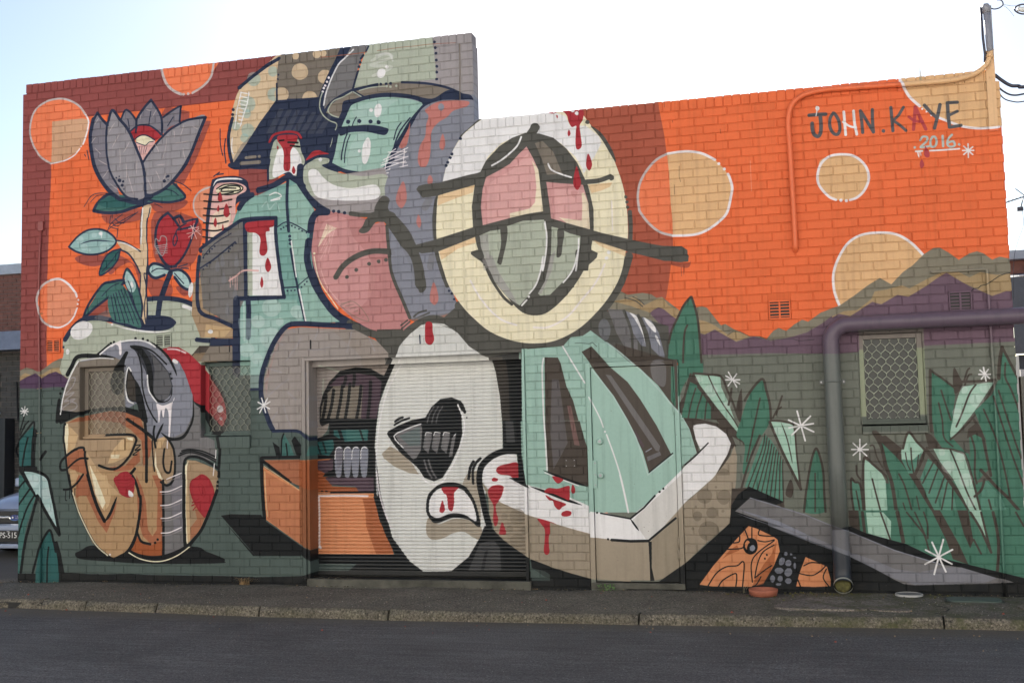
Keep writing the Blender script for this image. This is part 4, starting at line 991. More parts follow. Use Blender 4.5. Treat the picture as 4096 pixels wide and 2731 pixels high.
0 55 100 0 1224 681 1238 705 1267 733 1298 755 1323 760 1359 753 1328 760 1364 755 1400 730 1430 694 1442 685 1465 675 1492 660 1503 622 1513 557 1517 495 1518 466 1516 381 1463 298 1473 227 1446 185 1424 146 1406 126 1370 106 1295 104 1235 145 1195 196 1178 242 1163 317 1159 410 1166 482 1177 549 1196 598 1222 662
0 30 100 0 1492 661 1503 622 1513 557 1517 495 1572 493 1575 640 1578 674
0 33 70 0 1492 661 1503 622 1513 557 1517 495 1538 494 1538 598 1530 660
0 46 100 0 1235 726 1267 757 1298 773 1323 766 1285 753 1260 731 1235 700 1222 662 1206 663 1204 683 1216 703
2 24 100 0 1312 761 1329 760 1331 736 1335 716 1328 703 1318 702 1310 711 1309 732
3 16 100 13 1294 728 1295 706
0 46 100 0 1346 756 1388 742 1424 712 1442 685 1578 678 1582 671 1489 660 1465 670 1442 686 1421 715 1391 738
0 30 100 0 1216 671 1228 665 1203 613 1183 573 1173 538 1166 482 1159 410 1161 352 1167 303 1135 303 1155 358 985 404 985 457 1030 471 1030 500 1008 492 1002 501 1002 542 1012 578 1032 613 1064 641 1109 649 1153 644 1190 622
0 37 95 0 1005 513 1009 548 1022 577 1044 600 1064 600 1130 599 1123 510
0 56 90 0 1032 601 1057 624 1109 634 1165 623 1184 608 1177 555 1167 509 1123 510 1130 598 1060 600
3 30 100 36 1044 589 1038 550 1027 512
3 30 100 36 1070 600 1063 555 1053 511
3 30 100 36 1092 605 1086 558 1077 511
3 30 100 36 1124 598 1119 554 1110 510
3 30 100 36 1152 609 1149 559 1142 509
3 30 100 36 1022 574 1018 543 1011 512
3 30 100 36 1080 623 1078 611 1073 599
3 30 100 36 1105 634 1105 616 1102 599
0 22 100 0 1043 481 1144 480 1141 451 1074 449 1043 467
0 23 80 0 1078 481 1138 480 1141 451 1081 452
0 22 100 0 985 448 1040 456 1046 435 1029 412 988 418
3 30 100 36 1059 482 1071 446
3 30 100 21 1119 481 1130 448
3 30 100 21 995 442 1004 418
3 30 100 21 1011 448 1020 421
0 23 100 0 887 414 888 450 896 474 914 443 926 414
3 30 100 18 886 414 888 456 894 474
3 30 100 18 901 447 905 414
0 30 100 0 860 453 881 438 884 414 871 414
0 30 100 0 917 455 927 467 946 443 946 413 933 413
0 23 100 0 959 413 972 448 988 433 988 413
0 50 100 0 835 403 943 403 942 372 942 331 913 343
0 51 100 0 943 401 1033 404 1042 353 1035 330 1167 323 1167 311 984 313 942 331
0 56 100 0 984 398 1045 404 1042 359 1016 353 1035 333 1104 329 1117 311 1167 311 1167 352 1042 353 997 374
0 57 50 0 943 401 1033 404 1029 400 942 395
0 57 100 0 830 386 942 319 940 175 837 243 831 341
0 50 55 0 839 371 942 316 940 175 842 243
0 51 80 0 939 399 984 401 985 316 985 149 940 175
0 57 100 0 985 311 1157 310 1181 245 1211 149 985 149 987 310
0 51 75 0 1124 297 1157 297 1181 245 1211 151 1161 150 1134 222 1132 263
1 6 90 22 1139 303 1073 305 998 304 999 251 998 167
2 6 100 0 1005 166 1004 165 1003 163 1002 162 1001 162 999 162 998 163 997 164 996 166 997 167 998 169 999 169 1001 170 1002 169 1004 169 1004 167
3 30 100 20 1033 313 1157 313
2 30 100 0 1011 315 1011 314 1010 312 1009 312 1007 311 1006 312 1004 312 1003 314 1003 315 1003 317 1004 318 1006 319 1007 319 1009 319 1010 318 1011 317
2 30 100 0 1024 315 1024 314 1023 312 1021 312 1020 311 1018 312 1017 312 1016 314 1016 315 1016 317 1017 318 1018 319 1020 319 1021 319 1023 318 1024 316
3 57 100 10 984 314 1028 313
3 30 100 36 830 410 939 410
3 30 100 43 827 408 828 341 831 296 835 240
3 30 100 33 831 401 874 370 908 346
2 30 100 0 917 342 917 341 917 341 916 340 914 340 913 340 912 341 912 341 912 343 912 344 912 344 913 345 914 345 916 345 917 344 917 343
3 32 100 10 835 386 880 358 939 321
3 32 100 10 836 371 839 311 844 249
0 30 100 0 940 172 985 149 1214 149 1172 239 1157 303 1156 431 1162 430 1176 309 1208 193 1256 131 1295 104 1376 107 1452 166 1450 82 991 83 985 117 943 146
0 13 90 0 988 123 1105 123 1083 105 991 104
0 30 100 0 1043 441 1062 447 1159 442 1158 352 1054 353 1010 356 1016 365 1039 374
2 34 100 0 1047 426 1055 436 1065 435 1069 423 1066 382 1062 356 1050 356 1045 388
3 18 100 9 1046 403 1048 426 1056 435 1064 432
2 34 100 0 1073 426 1081 436 1090 434 1095 422 1092 382 1087 355 1075 356 1071 388
3 18 100 9 1072 402 1073 426 1082 434 1089 432
2 34 100 0 1096 425 1104 435 1114 434 1118 422 1115 381 1111 355 1099 355 1094 387
3 18 100 8 1095 402 1097 425 1105 434 1113 432
2 34 100 0 1121 425 1129 435 1139 433 1143 422 1140 381 1136 355 1124 355 1119 387
3 18 100 8 1121 402 1122 425 1130 434 1138 431
0 56 25 0 1046 432 1071 432 1067 394 1054 373
0 30 100 0 1306 508 1324 536 1349 556 1380 560 1406 549 1419 522 1418 515 1406 526 1407 506 1408 463 1398 429 1376 386 1351 349 1327 340 1300 350 1285 373 1273 385 1236 414 1212 444 1197 467 1200 474 1232 490 1269 503
0 17 100 0 1219 464 1262 486 1293 492 1297 477 1292 422 1279 402 1270 398 1243 426
0 23 30 0 1231 461 1290 485 1292 436 1261 434
3 18 100 12 1243 429 1217 461 1256 480 1293 492
0 17 100 0 1305 468 1323 469 1323 453 1313 413 1298 428
3 18 100 9 1305 462 1309 469 1323 467
0 17 100 0 1329 467 1347 468 1347 452 1337 413 1322 427
3 18 100 9 1329 461 1333 469 1347 467
0 17 100 0 1355 467 1373 468 1373 452 1363 412 1348 427
3 18 100 9 1355 461 1359 468 1373 466
0 17 100 0 1379 452 1387 463 1391 463 1379 406 1370 403
3 18 100 8 1385 457 1390 464
3 17 80 14 1331 536 1318 516 1311 494
3 17 80 14 1343 536 1330 516 1324 493
3 17 80 14 1355 536 1342 516 1336 493
3 17 90 19 1301 396 1309 370 1321 350
3 17 90 19 1313 396 1321 370 1333 350
3 18 100 16 1397 540 1409 511 1414 491 1411 463 1398 420 1382 386 1360 355
3 18 100 16 1297 347 1315 334 1345 335 1360 349
3 30 100 31 1385 552 1406 543 1416 520
3 30 100 26 1221 500 1232 507 1242 510
3 30 100 23 1219 491 1238 501 1261 508
2 30 100 0 1423 505 1423 504 1423 504 1422 503 1421 503 1420 503 1420 504 1419 504 1419 505 1419 506 1420 507 1420 507 1421 507 1422 507 1423 507 1423 506
0 36 85 0 1181 415 1206 435 1227 423 1267 388 1285 359 1260 362 1217 380 1187 403
3 18 70 17 1247 661 1221 621 1196 572 1179 511 1169 453 1165 381 1167 305
2 36 85 0 1310 245 1337 228 1379 242 1418 239 1447 225 1456 216 1453 188 1432 194 1408 208 1378 205 1348 191 1318 188 1303 208
0 36 75 0 1423 363 1457 368 1453 222 1447 239 1437 292 1405 329 1411 346
2 30 100 0 1308 299 1320 316 1345 333 1381 337 1411 327 1428 307 1442 278 1453 228 1444 222 1421 239 1379 245 1337 231 1319 236 1304 262
2 18 100 0 1312 273 1315 293 1329 313 1351 323 1396 321 1416 307 1434 278 1441 236 1409 253 1373 256 1340 245 1322 248 1313 259
2 24 100 0 1350 324 1393 324 1387 315 1382 307 1382 284 1377 264 1371 263 1365 270 1362 301 1353 310
2 24 100 0 1349 290 1353 282 1356 265 1348 257 1341 263 1345 279
3 6 90 16 1166 367 1173 309 1188 259 1197 236
2 6 100 0 1206 221 1206 220 1205 219 1204 219 1203 218 1202 219 1201 219 1200 220 1200 221 1200 222 1201 223 1202 224 1203 224 1204 224 1205 223 1206 222
3 30 100 32 1160 300 1178 242 1195 196 1225 147
0 39 100 0 1758 720 1777 705 1813 675 1856 635 1902 592 1942 549 1978 494 1980 483 1582 493 1586 679 1685 683 1706 705 1737 707
0 46 100 0 1582 493 1582 493
0 33 100 0 1853 635 1813 673 1824 683 1958 639 1977 636 1973 502 1942 549 1902 592
2 17 80 0 1914 635 1945 634 1947 585 1940 571 1924 583 1913 600
0 48 100 0 1959 623 1971 622 1973 524 1958 532
0 39 100 0 1575 681 1589 680 1585 493 1570 493
0 39 100 0 1567 493 1748 489 1743 268 1580 319 1568 336
0 33 100 0 1635 656 1670 654 1677 639 1691 579 1707 542 1720 490 1632 492 1723 489 1735 439 1746 406 1741 323 1636 360 1632 408 1632 492
0 34 35 0 1653 598 1671 597 1690 434 1675 407 1651 368 1645 463
0 44 40 0 1691 529 1701 529 1721 426 1707 429
3 18 100 16 1632 653 1628 624 1628 539 1629 492 1632 436 1634 366
3 18 100 15 1684 682 1701 652 1739 586
0 18 100 0 1584 327 1666 307 1740 274 1753 263 1847 240 1845 186 1742 191 1740 204 1664 224 1579 249 1504 286 1464 334 1455 360 1465 385 1483 402 1510 413 1554 412 1556 386 1538 350
0 36 100 0 1458 337 1504 286 1579 252 1664 224 1740 204 1845 186 1841 60 1842 84 1741 91 1661 112 1587 137 1533 169 1490 210 1477 255 1475 297
5 30 100 30 1589 324 1638 307 1683 289 1722 276
5 30 100 25 1624 365 1667 347 1710 332 1740 322
1 18 100 11 1628 359 1667 343 1715 325
2 24 100 0 1498 366 1506 377 1530 383 1556 385 1558 347 1543 347 1532 353 1508 356
2 24 100 0 1502 343 1502 341 1500 339 1497 338 1494 338 1491 338 1488 339 1486 341 1486 343 1487 345 1488 346 1491 348 1494 348 1497 347 1500 346 1502 345
2 24 100 0 1475 314 1484 325 1502 329 1517 324 1512 303 1502 286 1495 275 1497 255 1501 241 1497 226 1491 224 1487 241 1489 275 1478 297
0 53 70 0 1475 310 1510 308 1512 300 1495 294 1481 297
2 24 100 0 1511 233 1518 219 1521 203 1511 201 1503 203 1505 217
2 24 100 0 1626 313 1638 320 1661 318 1690 325 1692 312 1690 288 1677 293 1649 305 1629 307
2 24 100 0 1628 302 1649 291 1681 279 1671 271 1662 264 1651 274 1647 287 1637 289
2 24 100 0 1695 256 1694 253 1692 250 1687 248 1682 247 1677 247 1672 248 1669 250 1668 253 1669 255 1671 258 1675 260 1681 262 1686 262 1690 261 1694 259
2 24 100 0 1648 350 1675 342 1668 333 1661 331 1653 338
2 24 100 0 1700 328 1706 318 1705 307 1698 306 1696 315
2 24 100 0 1605 242 1630 237 1656 227 1654 217 1647 208 1635 200 1634 172 1635 158 1628 150 1620 158 1623 186 1624 213 1616 227
2 24 100 0 1650 168 1656 150 1657 136 1650 129 1644 136 1644 150
3 30 100 65 1557 415 1525 416 1495 407 1471 391 1456 371 1452 337 1459 298 1468 252 1476 224
0 30 100 0 1518 494 1567 493 1567 409 1578 330 1586 319 1566 328 1532 347 1558 347 1557 412 1519 418
0 17 50 0 1526 494 1547 494 1551 437 1528 438
0 30 100 0 1157 104 1584 108 1583 92 1742 88 1740 23 1156 13
0 30 100 0 1464 224 1482 219 1513 188 1548 163 1582 141 1580 92 1370 106 1418 143 1449 191
0 17 45 0 1448 177 1472 185 1490 185 1504 166 1506 110 1417 109 1436 149
0 30 80 0 1463 157 1472 163 1459 107 1450 107
2 47 45 0 1573 247 1572 239 1567 232 1560 227 1552 226 1544 227 1537 232 1533 239 1532 247 1533 255 1538 262 1545 266 1553 268 1561 266 1568 261 1572 255
2 47 45 0 1526 248 1526 245 1524 242 1521 240 1517 240 1514 240 1511 242 1509 245 1509 248 1510 251 1512 254 1514 256 1518 257 1521 256 1524 254 1526 251
2 47 45 0 1541 216 1540 213 1538 210 1535 208 1531 207 1528 208 1525 210 1523 213 1522 216 1523 219 1525 222 1528 224 1532 225 1535 224 1538 222 1540 219
2 47 45 0 1582 213 1582 209 1579 205 1576 203 1572 202 1568 202 1564 205 1562 209 1562 213 1563 218 1565 222 1568 224 1572 225 1576 224 1580 222 1582 218
2 47 45 0 1572 186 1570 179 1565 173 1559 169 1551 167 1543 169 1536 173 1532 179 1530 185 1532 192 1537 198 1543 202 1552 204 1559 202 1566 198 1570 192
3 30 100 31 1437 390 1428 374 1423 346
3 30 100 28 1456 398 1443 385 1435 366 1435 334
0 30 100 0 1585 139 1633 122 1689 104 1741 89 1740 83 1660 83 1621 95 1587 117
0 30 100 0 1586 92 1739 85 1738 61 1586 64
0 13 60 0 1587 117 1621 109 1660 84 1586 85
0 39 100 0 1716 693 1796 690 1856 635 1883 617 1800 628 1742 633 1716 679
0 39 100 0 1978 502 1983 493 2001 463 2017 403 1978 369
0 39 100 0 1742 632 1982 623 1979 347 1860 257 1741 257
0 33 100 0 1856 635 1977 633 1975 507 1962 521 1926 574 1883 617
2 17 80 0 1911 630 1944 629 1947 593 1942 571 1928 574 1912 594
0 48 100 0 1960 620 1969 619 1969 518 1957 535
3 40 90 15 1799 687 1829 663 1861 634 1888 609 1925 566 1954 530 1978 502 2001 463 2017 406
0 33 100 0 1733 666 1759 679 1768 669 1808 622 1849 585 1880 540 1919 473 1954 399 1896 355 1882 408 1856 469 1814 547 1765 616 1752 639
0 17 80 0 1793 606 1807 603 1863 518 1926 421 1923 408 1915 410 1852 510
0 56 70 0 1863 466 1887 422 1882 417 1866 447
3 34 100 11 1890 408 1904 416
0 34 50 0 1892 395 1925 408 1928 399 1894 384
1 40 90 13 1757 622 1811 550 1845 489 1866 444 1881 395 1893 350 1958 399
1 30 100 12 1896 356 1957 403
3 18 90 13 1749 549 1763 521 1776 493 1783 472
2 18 100 0 1790 461 1789 460 1789 459 1788 458 1787 458 1786 458 1785 459 1785 460 1785 461 1785 462 1785 463 1786 463 1787 463 1788 463 1789 462 1789 462
3 18 90 14 1791 453 1809 399 1824 346 1834 297 1841 257
0 48 100 0 1978 627 2041 625 2040 598 2008 599 1988 567 1979 545 1975 545
0 33 100 0 1978 507 1993 490 2012 490 2084 472 2104 445 2114 418 2097 407 2014 463 2023 403 2017 403 2001 463
0 33 100 0 2014 601 2046 589 2120 460 2135 423 2101 445 2068 483 1978 504 1979 529 1990 545
0 18 100 0 2010 466 2017 473 2041 475 2068 467 2091 448 2102 423 2097 399 2074 362 2052 338 2008 301 1981 280 1969 256 1860 257 1980 347 1982 366 2046 427 2026 411 2016 436
0 58 60 0 1912 257 1978 320 1976 256
3 30 100 12 1987 374 2011 393 2046 427
3 18 100 10 2012 470 2041 472 2070 462 2091 442 2098 421 2092 397 2069 362
7 33 100 24 2103 426 2097 402 2083 378 2063 349
0 36 100 0 2110 420 2115 391 2110 327 2097 256 1980 256 1980 275 2052 338 2074 362 2099 394
2 47 80 0 2096 347 2095 341 2091 336 2086 332 2080 331 2074 332 2069 336 2066 341 2065 348 2066 354 2070 359 2075 363 2081 364 2087 363 2092 359 2095 354
2 47 80 0 2048 302 2050 296 2049 290 2045 284 2039 279 2033 277 2026 277 2020 279 2015 284 2014 290 2015 296 2019 302 2024 307 2031 309 2038 309 2044 307
2 47 80 0 2095 290 2091 283 2086 279 2079 277 2073 278 2068 281 2064 287 2063 294 2065 301 2068 307 2074 312 2080 314 2087 313 2092 309 2095 304 2097 297
2 47 80 0 2066 317 2065 315 2065 314 2063 313 2062 313 2061 313 2059 314 2059 315 2058 317 2059 318 2060 320 2061 320 2062 321 2064 320 2065 319 2066 318
0 18 100 0 1744 260 1845 241 1936 322 1981 364 2002 348 2055 347 1981 278 1896 187 1795 189 1742 195
0 36 100 0 1742 195 1795 189 1896 187 1981 278 2066 347 2110 347 2103 280 2091 230 2077 217 2050 198 1982 134 1934 96 1901 88 1755 89 1741 91 1635 120 1638 233 1694 216 1742 203
0 58 50 0 1851 238 1981 354 1979 273 1896 187 1883 190
0 47 25 0 1896 187 1971 246 1981 139 1934 96 1904 88 1896 133
2 47 80 0 2049 306 2051 299 2050 292 2047 285 2041 280 2034 278 2027 279 2020 282 2016 287 2014 294 2014 302 2018 308 2023 313 2030 315 2038 315 2044 311
2 47 80 0 2095 288 2091 282 2086 277 2079 275 2073 276 2068 280 2064 285 2063 292 2065 299 2068 306 2074 310 2080 312 2087 311 2092 308 2095 302 2097 295
2 47 80 0 2063 256 2062 250 2059 246 2054 243 2049 242 2044 243 2039 246 2036 250 2035 256 2037 261 2040 266 2044 268 2050 270 2055 268 2059 265 2062 261
2 47 80 0 2024 247 2023 243 2021 239 2017 236 2013 235 2008 236 2005 239 2002 243 2002 247 2003 252 2005 256 2009 258 2013 259 2018 258 2021 256 2024 252
2 47 80 0 2064 318 2064 317 2063 315 2062 315 2061 315 2060 315 2059 316 2058 317 2058 318 2058 319 2059 320 2060 321 2061 321 2062 321 2063 320 2064 319
2 47 80 0 2013 270 2013 269 2012 268 2011 267 2010 267 2008 267 2007 268 2007 269 2007 270 2007 271 2008 272 2009 273 2010 273 2011 273 2012 272 2013 271
2 47 80 0 2080 260 2079 258 2078 257 2077 256 2076 256 2074 256 2073 257 2072 258 2072 260 2073 261 2073 262 2075 263 2076 263 2077 263 2079 262 2079 261
2 47 80 0 2004 217 2004 215 2003 214 2002 213 2000 213 1999 213 1998 214 1997 215 1997 217 1997 218 1998 219 1999 220 2001 220 2002 220 2003 219 2004 218
2 47 80 0 2028 337 2028 337 2028 337 2028 337 2028 337 2028 337 2028 337 2028 337 2028 337 2028 337 2028 337 2028 337 2028 337 2028 337 2028 337 2028 337
2 47 80 0 2065 211 2063 202 2057 194 2048 189 2039 187 2029 189 2021 194 2016 202 2014 211 2017 220 2022 228 2031 233 2041 235 2050 233 2058 228 2063 220
0 30 100 0 1635 120 1691 104 1741 91 1742 67 1634 65
1 30 100 16 1770 255 1807 248 1845 241
1 30 100 17 1845 241 1880 268 1909 298
5 30 100 19 1845 241 1856 225 1866 211
2 30 100 0 1763 256 1763 255 1763 254 1762 254 1761 254 1759 254 1759 254 1758 255 1758 256 1758 257 1759 258 1760 259 1761 259 1762 259 1763 258 1763 257
2 30 100 0 1924 307 1923 306 1923 306 1922 305 1921 305 1920 305 1919 306 1918 306 1918 307 1918 308 1919 309 1920 310 1921 310 1922 310 1923 309 1924 308
2 30 100 0 1933 315 1933 314 1933 313 1932 313 1931 312 1930 313 1929 313 1928 314 1928 315 1928 316 1929 317 1930 318 1931 318 1932 318 1933 317 1933 316
2 30 100 0 1790 190 1789 189 1789 188 1788 187 1787 187 1786 187 1785 188 1784 189 1784 190 1784 191 1785 192 1786 192 1787 193 1788 192 1789 192 1789 191
1 30 100 27 1796 188 1844 185 1889 186
1 30 100 21 1889 186 1927 217 1959 242
0 30 100 0 1889 184 1897 184 1895 120 1901 88 1890 87 1890 133
3 18 90 14 1822 350 1831 306 1840 257
0 48 100 0 2007 580 1989 529 1983 491 2055 486 2056 516 2036 549 2023 571
3 33 100 15 2020 563 2008 528 1999 490
3 33 100 15 2036 549 2024 517 2018 490
3 33 100 15 2047 532 2043 511 2040 486
3 33 100 23 2009 599 1996 558 1986 518
3 33 100 20 2026 566 2057 527 2095 488 2125 452 2133 423
0 59 100 0 2018 600 2051 596 2082 589 2083 564 2097 531 2109 493 2128 441 2107 466 2070 515 2031 571
3 33 100 21 2016 601 2051 597 2083 591 2098 555 2110 525 2122 487
3 33 100 13 2052 595 2068 556 2088 518 2108 487 2121 463
2 18 22 0 2038 587 2038 583 2036 580 2032 579 2029 578 2025 579 2023 581 2021 584 2020 587 2021 591 2023 594 2026 596 2030 596 2033 596 2036 593 2038 590
2 18 22 0 2074 556 2072 550 2069 545 2063 541 2057 540 2051 542 2046 545 2043 551 2042 557 2043 563 2047 568 2052 572 2058 573 2064 571 2069 567 2073 562
2 18 22 0 2106 520 2105 516 2103 513 2100 511 2096 510 2092 511 2089 513 2087 517 2087 520 2088 524 2090 527 2093 529 2097 530 2100 529 2103 527 2105 524
2 48 100 0 2183 582 2150 540 2129 487 2118 455 2117 439 2135 420 2127 353 2143 359 2150 406 2197 475 2197 539
3 33 100 24 2139 530 2161 561 2184 581 2192 552 2199 517 2200 475
3 33 100 16 2176 534 2164 486 2151 433 2138 380
2 33 100 0 2132 559 2123 535 2117 501 2126 476 2133 514 2133 546
3 33 100 21 2108 560 2105 541 2099 520
0 60 100 0 2183 446 2160 393 2131 319 2223 281 2224 379 2210 411 2198 432
3 33 100 12 2184 446 2175 406 2138 316
3 33 100 12 2189 438 2181 401 2149 312
3 33 100 12 2194 430 2187 395 2160 307
3 33 100 12 2200 422 2193 390 2170 303
3 33 100 12 2205 414 2199 384 2181 299
3 33 100 12 2210 407 2205 379 2191 295
3 33 100 12 2215 399 2211 374 2201 290
3 33 100 12 2220 391 2217 368 2212 286
3 33 100 12 2225 383 2223 363 2222 282
3 33 100 21 2172 443 2144 380 2123 316
0 33 100 0 2099 314 2131 316 2223 281 2224 255 2094 256
0 59 100 0 2200 476 2223 474 2251 468 2257 418 2259 326 2242 365 2218 426
3 33 100 18 2200 479 2226 477 2254 468
3 33 100 17 2256 457 2258 391 2264 310
3 33 100 26 2197 475 2223 405 2246 352 2264 312
7 33 100 12 2224 473 2237 431 2247 373
2 18 22 0 2225 454 2225 450 2222 447 2219 445 2215 444 2212 445 2208 447 2206 451 2206 454 2207 458 2209 462 2212 464 2216 464 2220 463 2223 461 2225 458
2 18 20 0 2248 463 2247 459 2245 456 2242 455 2239 454 2236 455 2233 457 2231 460 2231 463 2231 467 2233 470 2236 471 2240 472 2243 471 2246 469 2248 466
2 33 100 0 2240 335 2227 300 2241 292 2247 315
3 33 100 18 2213 493 2219 511 2229 538
3 33 100 16 2205 485 2214 501 2226 511
2 48 100 0 2269 257 2275 299 2285 351 2294 388 2304 409 2312 388 2318 351 2318 299 2319 257
3 33 100 21 2269 257 2275 299 2285 351 2294 388 2304 409 2312 388 2318 351 2318 299 2319 257
3 33 100 14 2299 349 2295 257
0 61 100 0 2415 693 2563 691 2561 485 2410 483
0 11 50 0 2412 698 2564 696 2562 642 2412 643
0 62 100 0 2413 482 2561 481 2561 445 2413 446
0 33 40 0 2419 402 2567 425 2572 527 2777 572 2771 246 2382 247
0 48 100 0 2410 324 2465 323 2513 310 2563 335 2658 321 2765 345 2770 241 2406 241
2 60 100 0 2385 255 2381 298 2382 335 2390 327 2402 319 2407 255
3 33 100 20 2385 255 2381 298 2382 335 2390 327 2402 319 2407 255
3 33 100 14 2392 306 2399 255
3 33 100 17 2403 334 2396 345 2395 366
3 33 100 14 2454 362 2443 386 2437 412 2429 413
0 59 100 0 2414 381 2432 370 2451 349 2460 329 2461 255 2409 255 2408 311 2410 355
3 33 100 23 2409 255 2409 324 2414 384 2432 370 2460 342 2472 326
3 33 100 16 2430 334 2438 293 2446 255
0 48 100 0 2467 326 2461 362 2449 414 2443 438 2464 419 2492 387 2515 354 2559 254 2478 255
3 33 100 33 2438 445 2454 411 2462 367 2474 323 2481 255
3 33 100 50 2442 443 2469 414 2499 380 2524 338 2548 292 2568 254
3 33 100 16 2491 345 2503 315 2517 254
3 33 100 12 2497 277 2503 254
3 33 100 12 2528 292 2534 254
0 33 100 0 2457 435 2465 437 2503 403 2492 390 2467 419
0 59 100 0 2518 440 2508 421 2499 400 2499 380 2514 374 2536 384 2550 397 2535 420
0 60 100 0 2498 380 2512 346 2524 346 2546 397 2523 377
3 33 100 21 2503 405 2517 444 2535 420 2554 399
3 33 100 25 2551 397 2540 369 2527 343
3 33 100 13 2521 406 2521 377 2524 346
3 33 100 11 2508 395 2511 369 2517 354
3 33 100 11 2537 389 2533 364
0 60 100 0 2538 333 2558 381 2578 361 2609 309 2616 254 2568 254 2551 292
3 33 100 14 2543 323 2569 371
3 33 100 14 2556 300 2578 355
3 33 100 14 2569 277 2592 337
3 33 100 14 2580 254 2598 325
3 33 100 14 2610 319 2604 254
3 33 100 37 2556 399 2579 366 2605 325 2630 284 2645 254
0 59 100 0 2571 403 2605 401 2637 389 2647 347 2657 301 2666 254 2645 254 2611 332 2584 373
3 33 100 20 2556 406 2590 406 2619 402 2640 393 2650 360 2657 314 2668 254
3 33 100 15 2608 401 2622 360 2640 301 2659 254
2 18 25 0 2597 395 2597 392 2595 389 2592 387 2589 387 2586 387 2584 389 2582 392 2582 395 2583 398 2585 401 2587 402 2590 403 2593 402 2596 400 2597 398
2 18 25 0 2615 360 2614 354 2611 350 2606 346 2600 345 2595 347 2591 350 2588 355 2587 360 2589 366 2592 371 2597 374 2602 375 2607 374 2612 370 2614 366
2 18 25 0 2641 382 2640 378 2637 374 2634 372 2629 371 2625 372 2622 375 2620 378 2619 383 2620 387 2623 391 2626 394 2631 394 2635 393 2638 391 2640 387
2 18 25 0 2654 329 2652 323 2649 318 2644 315 2638 314 2633 315 2628 318 2625 323 2624 329 2626 335 2629 340 2634 344 2640 345 2645 344 2650 340 2653 335
2 18 25 0 2657 279 2656 274 2654 270 2650 267 2645 267 2641 267 2637 270 2635 274 2635 279 2636 283 2638 287 2642 290 2647 291 2651 290 2654 287 2657 283
0 48 100 0 2571 592 2589 578 2622 546 2625 526 2619 488 2613 429 2638 398 2648 372 2658 321 2649 390 2614 403 2590 406 2575 432 2569 502
3 33 100 27 2568 445 2569 502 2573 589
3 33 100 20 2573 588 2599 568 2624 546
3 33 100 16 2595 540 2605 501 2613 470
3 33 100 15 2588 511 2594 470 2596 429 2614 408
2 33 100 0 2626 593 2622 562 2626 531 2643 551 2635 577
3 33 100 17 2646 558 2655 584 2660 590
3 33 100 15 2648 551 2657 573 2664 576
0 33 100 0 2553 443 2568 437 2586 411 2561 402
3 33 100 25 2625 559 2670 559 2715 561
2 59 100 0 2641 543 2655 549 2708 555 2702 541 2654 474 2611 429 2618 475 2630 520
3 33 100 16 2672 551 2657 530 2638 484 2624 454
3 33 100 17 2713 554 2692 514 2653 464 2610 424
2 18 22 0 2688 514 2687 507 2683 502 2678 498 2672 497 2666 499 2661 503 2658 508 2657 515 2658 521 2662 526 2667 530 2673 531 2679 529 2684 526 2687 520
2 18 22 0 2703 544 2701 539 2699 535 2695 532 2690 531 2686 533 2682 535 2680 540 2679 545 2680 549 2683 553 2687 556 2691 557 2696 556 2700 553 2702 549
2 18 22 0 2640 484 2639 480 2636 475 2632 473 2627 472 2623 473 2619 476 2617 480 2616 485 2617 490 2620 494 2624 497 2629 497 2633 496 2637 494 2639 489
2 18 22 0 2654 540 2653 537 2651 534 2648 532 2645 531 2642 532 2639 534 2637 537 2637 541 2638 544 2640 547 2642 549 2646 550 2649 549 2652 547 2653 544
0 48 100 0 2734 635 2723 564 2707 528 2666 489 2687 422 2694 334 2748 254 2794 253 2802 470 2765 565
0 48 100 0 2651 428 2669 440 2686 417 2688 351 2658 321 2651 372
3 33 100 18 2656 430 2662 397 2659 347 2662 321
3 33 100 24 2661 474 2678 440 2685 397 2694 339
0 33 100 0 2650 448 2670 463 2687 422 2664 435 2646 426
3 33 100 32 2734 637 2727 604 2723 564
3 33 100 24 2734 637 2750 598 2765 562 2786 521
3 33 100 17 2739 599 2737 566 2749 535 2767 471
3 33 100 16 2721 536 2736 472 2756 396 2776 333
3 33 100 16 2709 523 2724 459 2743 383 2763 315
3 33 100 16 2686 493 2710 422 2725 346 2733 283
3 33 100 29 2673 352 2704 313 2727 288 2753 254
0 60 100 0 2681 329 2668 296 2668 254 2725 254 2713 291
3 33 100 17 2686 283 2692 254
3 33 100 22 2679 329 2671 306 2656 291
0 48 100 0 2372 260 2486 260 2795 259 2785 96 2710 115 2634 134 2554 153 2499 181 2410 206 2376 222
0 33 100 0 2372 260 2395 260 2397 211 2373 224
0 59 100 0 2412 255 2451 255 2468 234 2465 188 2415 206
3 33 100 28 2404 255 2407 206
3 33 100 16 2445 255 2455 222 2465 188
3 33 100 35 2483 255 2488 224 2493 186
3 33 100 16 2504 255 2526 224 2541 201 2549 166
3 33 100 15 2522 255 2533 227 2544 196
3 33 100 15 2542 255 2549 227 2548 194
0 33 100 0 2559 260 2578 260 2617 179 2634 134 2601 146 2589 189
0 33 100 0 2616 259 2640 259 2648 189 2640 171 2628 204
0 59 100 0 2643 259 2669 259 2675 194 2666 204
3 33 100 22 2645 254 2664 217 2685 162
3 33 100 19 2668 254 2677 204 2685 162
3 33 100 27 2694 254 2702 189 2696 117
3 33 100 17 2649 191 2663 159
3 33 100 17 2743 254 2758 222
0 30 100 0 2097 274 2114 300 2141 319 2223 281 2158 256 2325 224 2325 211 2376 222 2410 206 2499 181 2554 153 2634 134 2710 115 2785 96 2782 32 1604 10 1912 86 1982 134 2077 217 2091 230
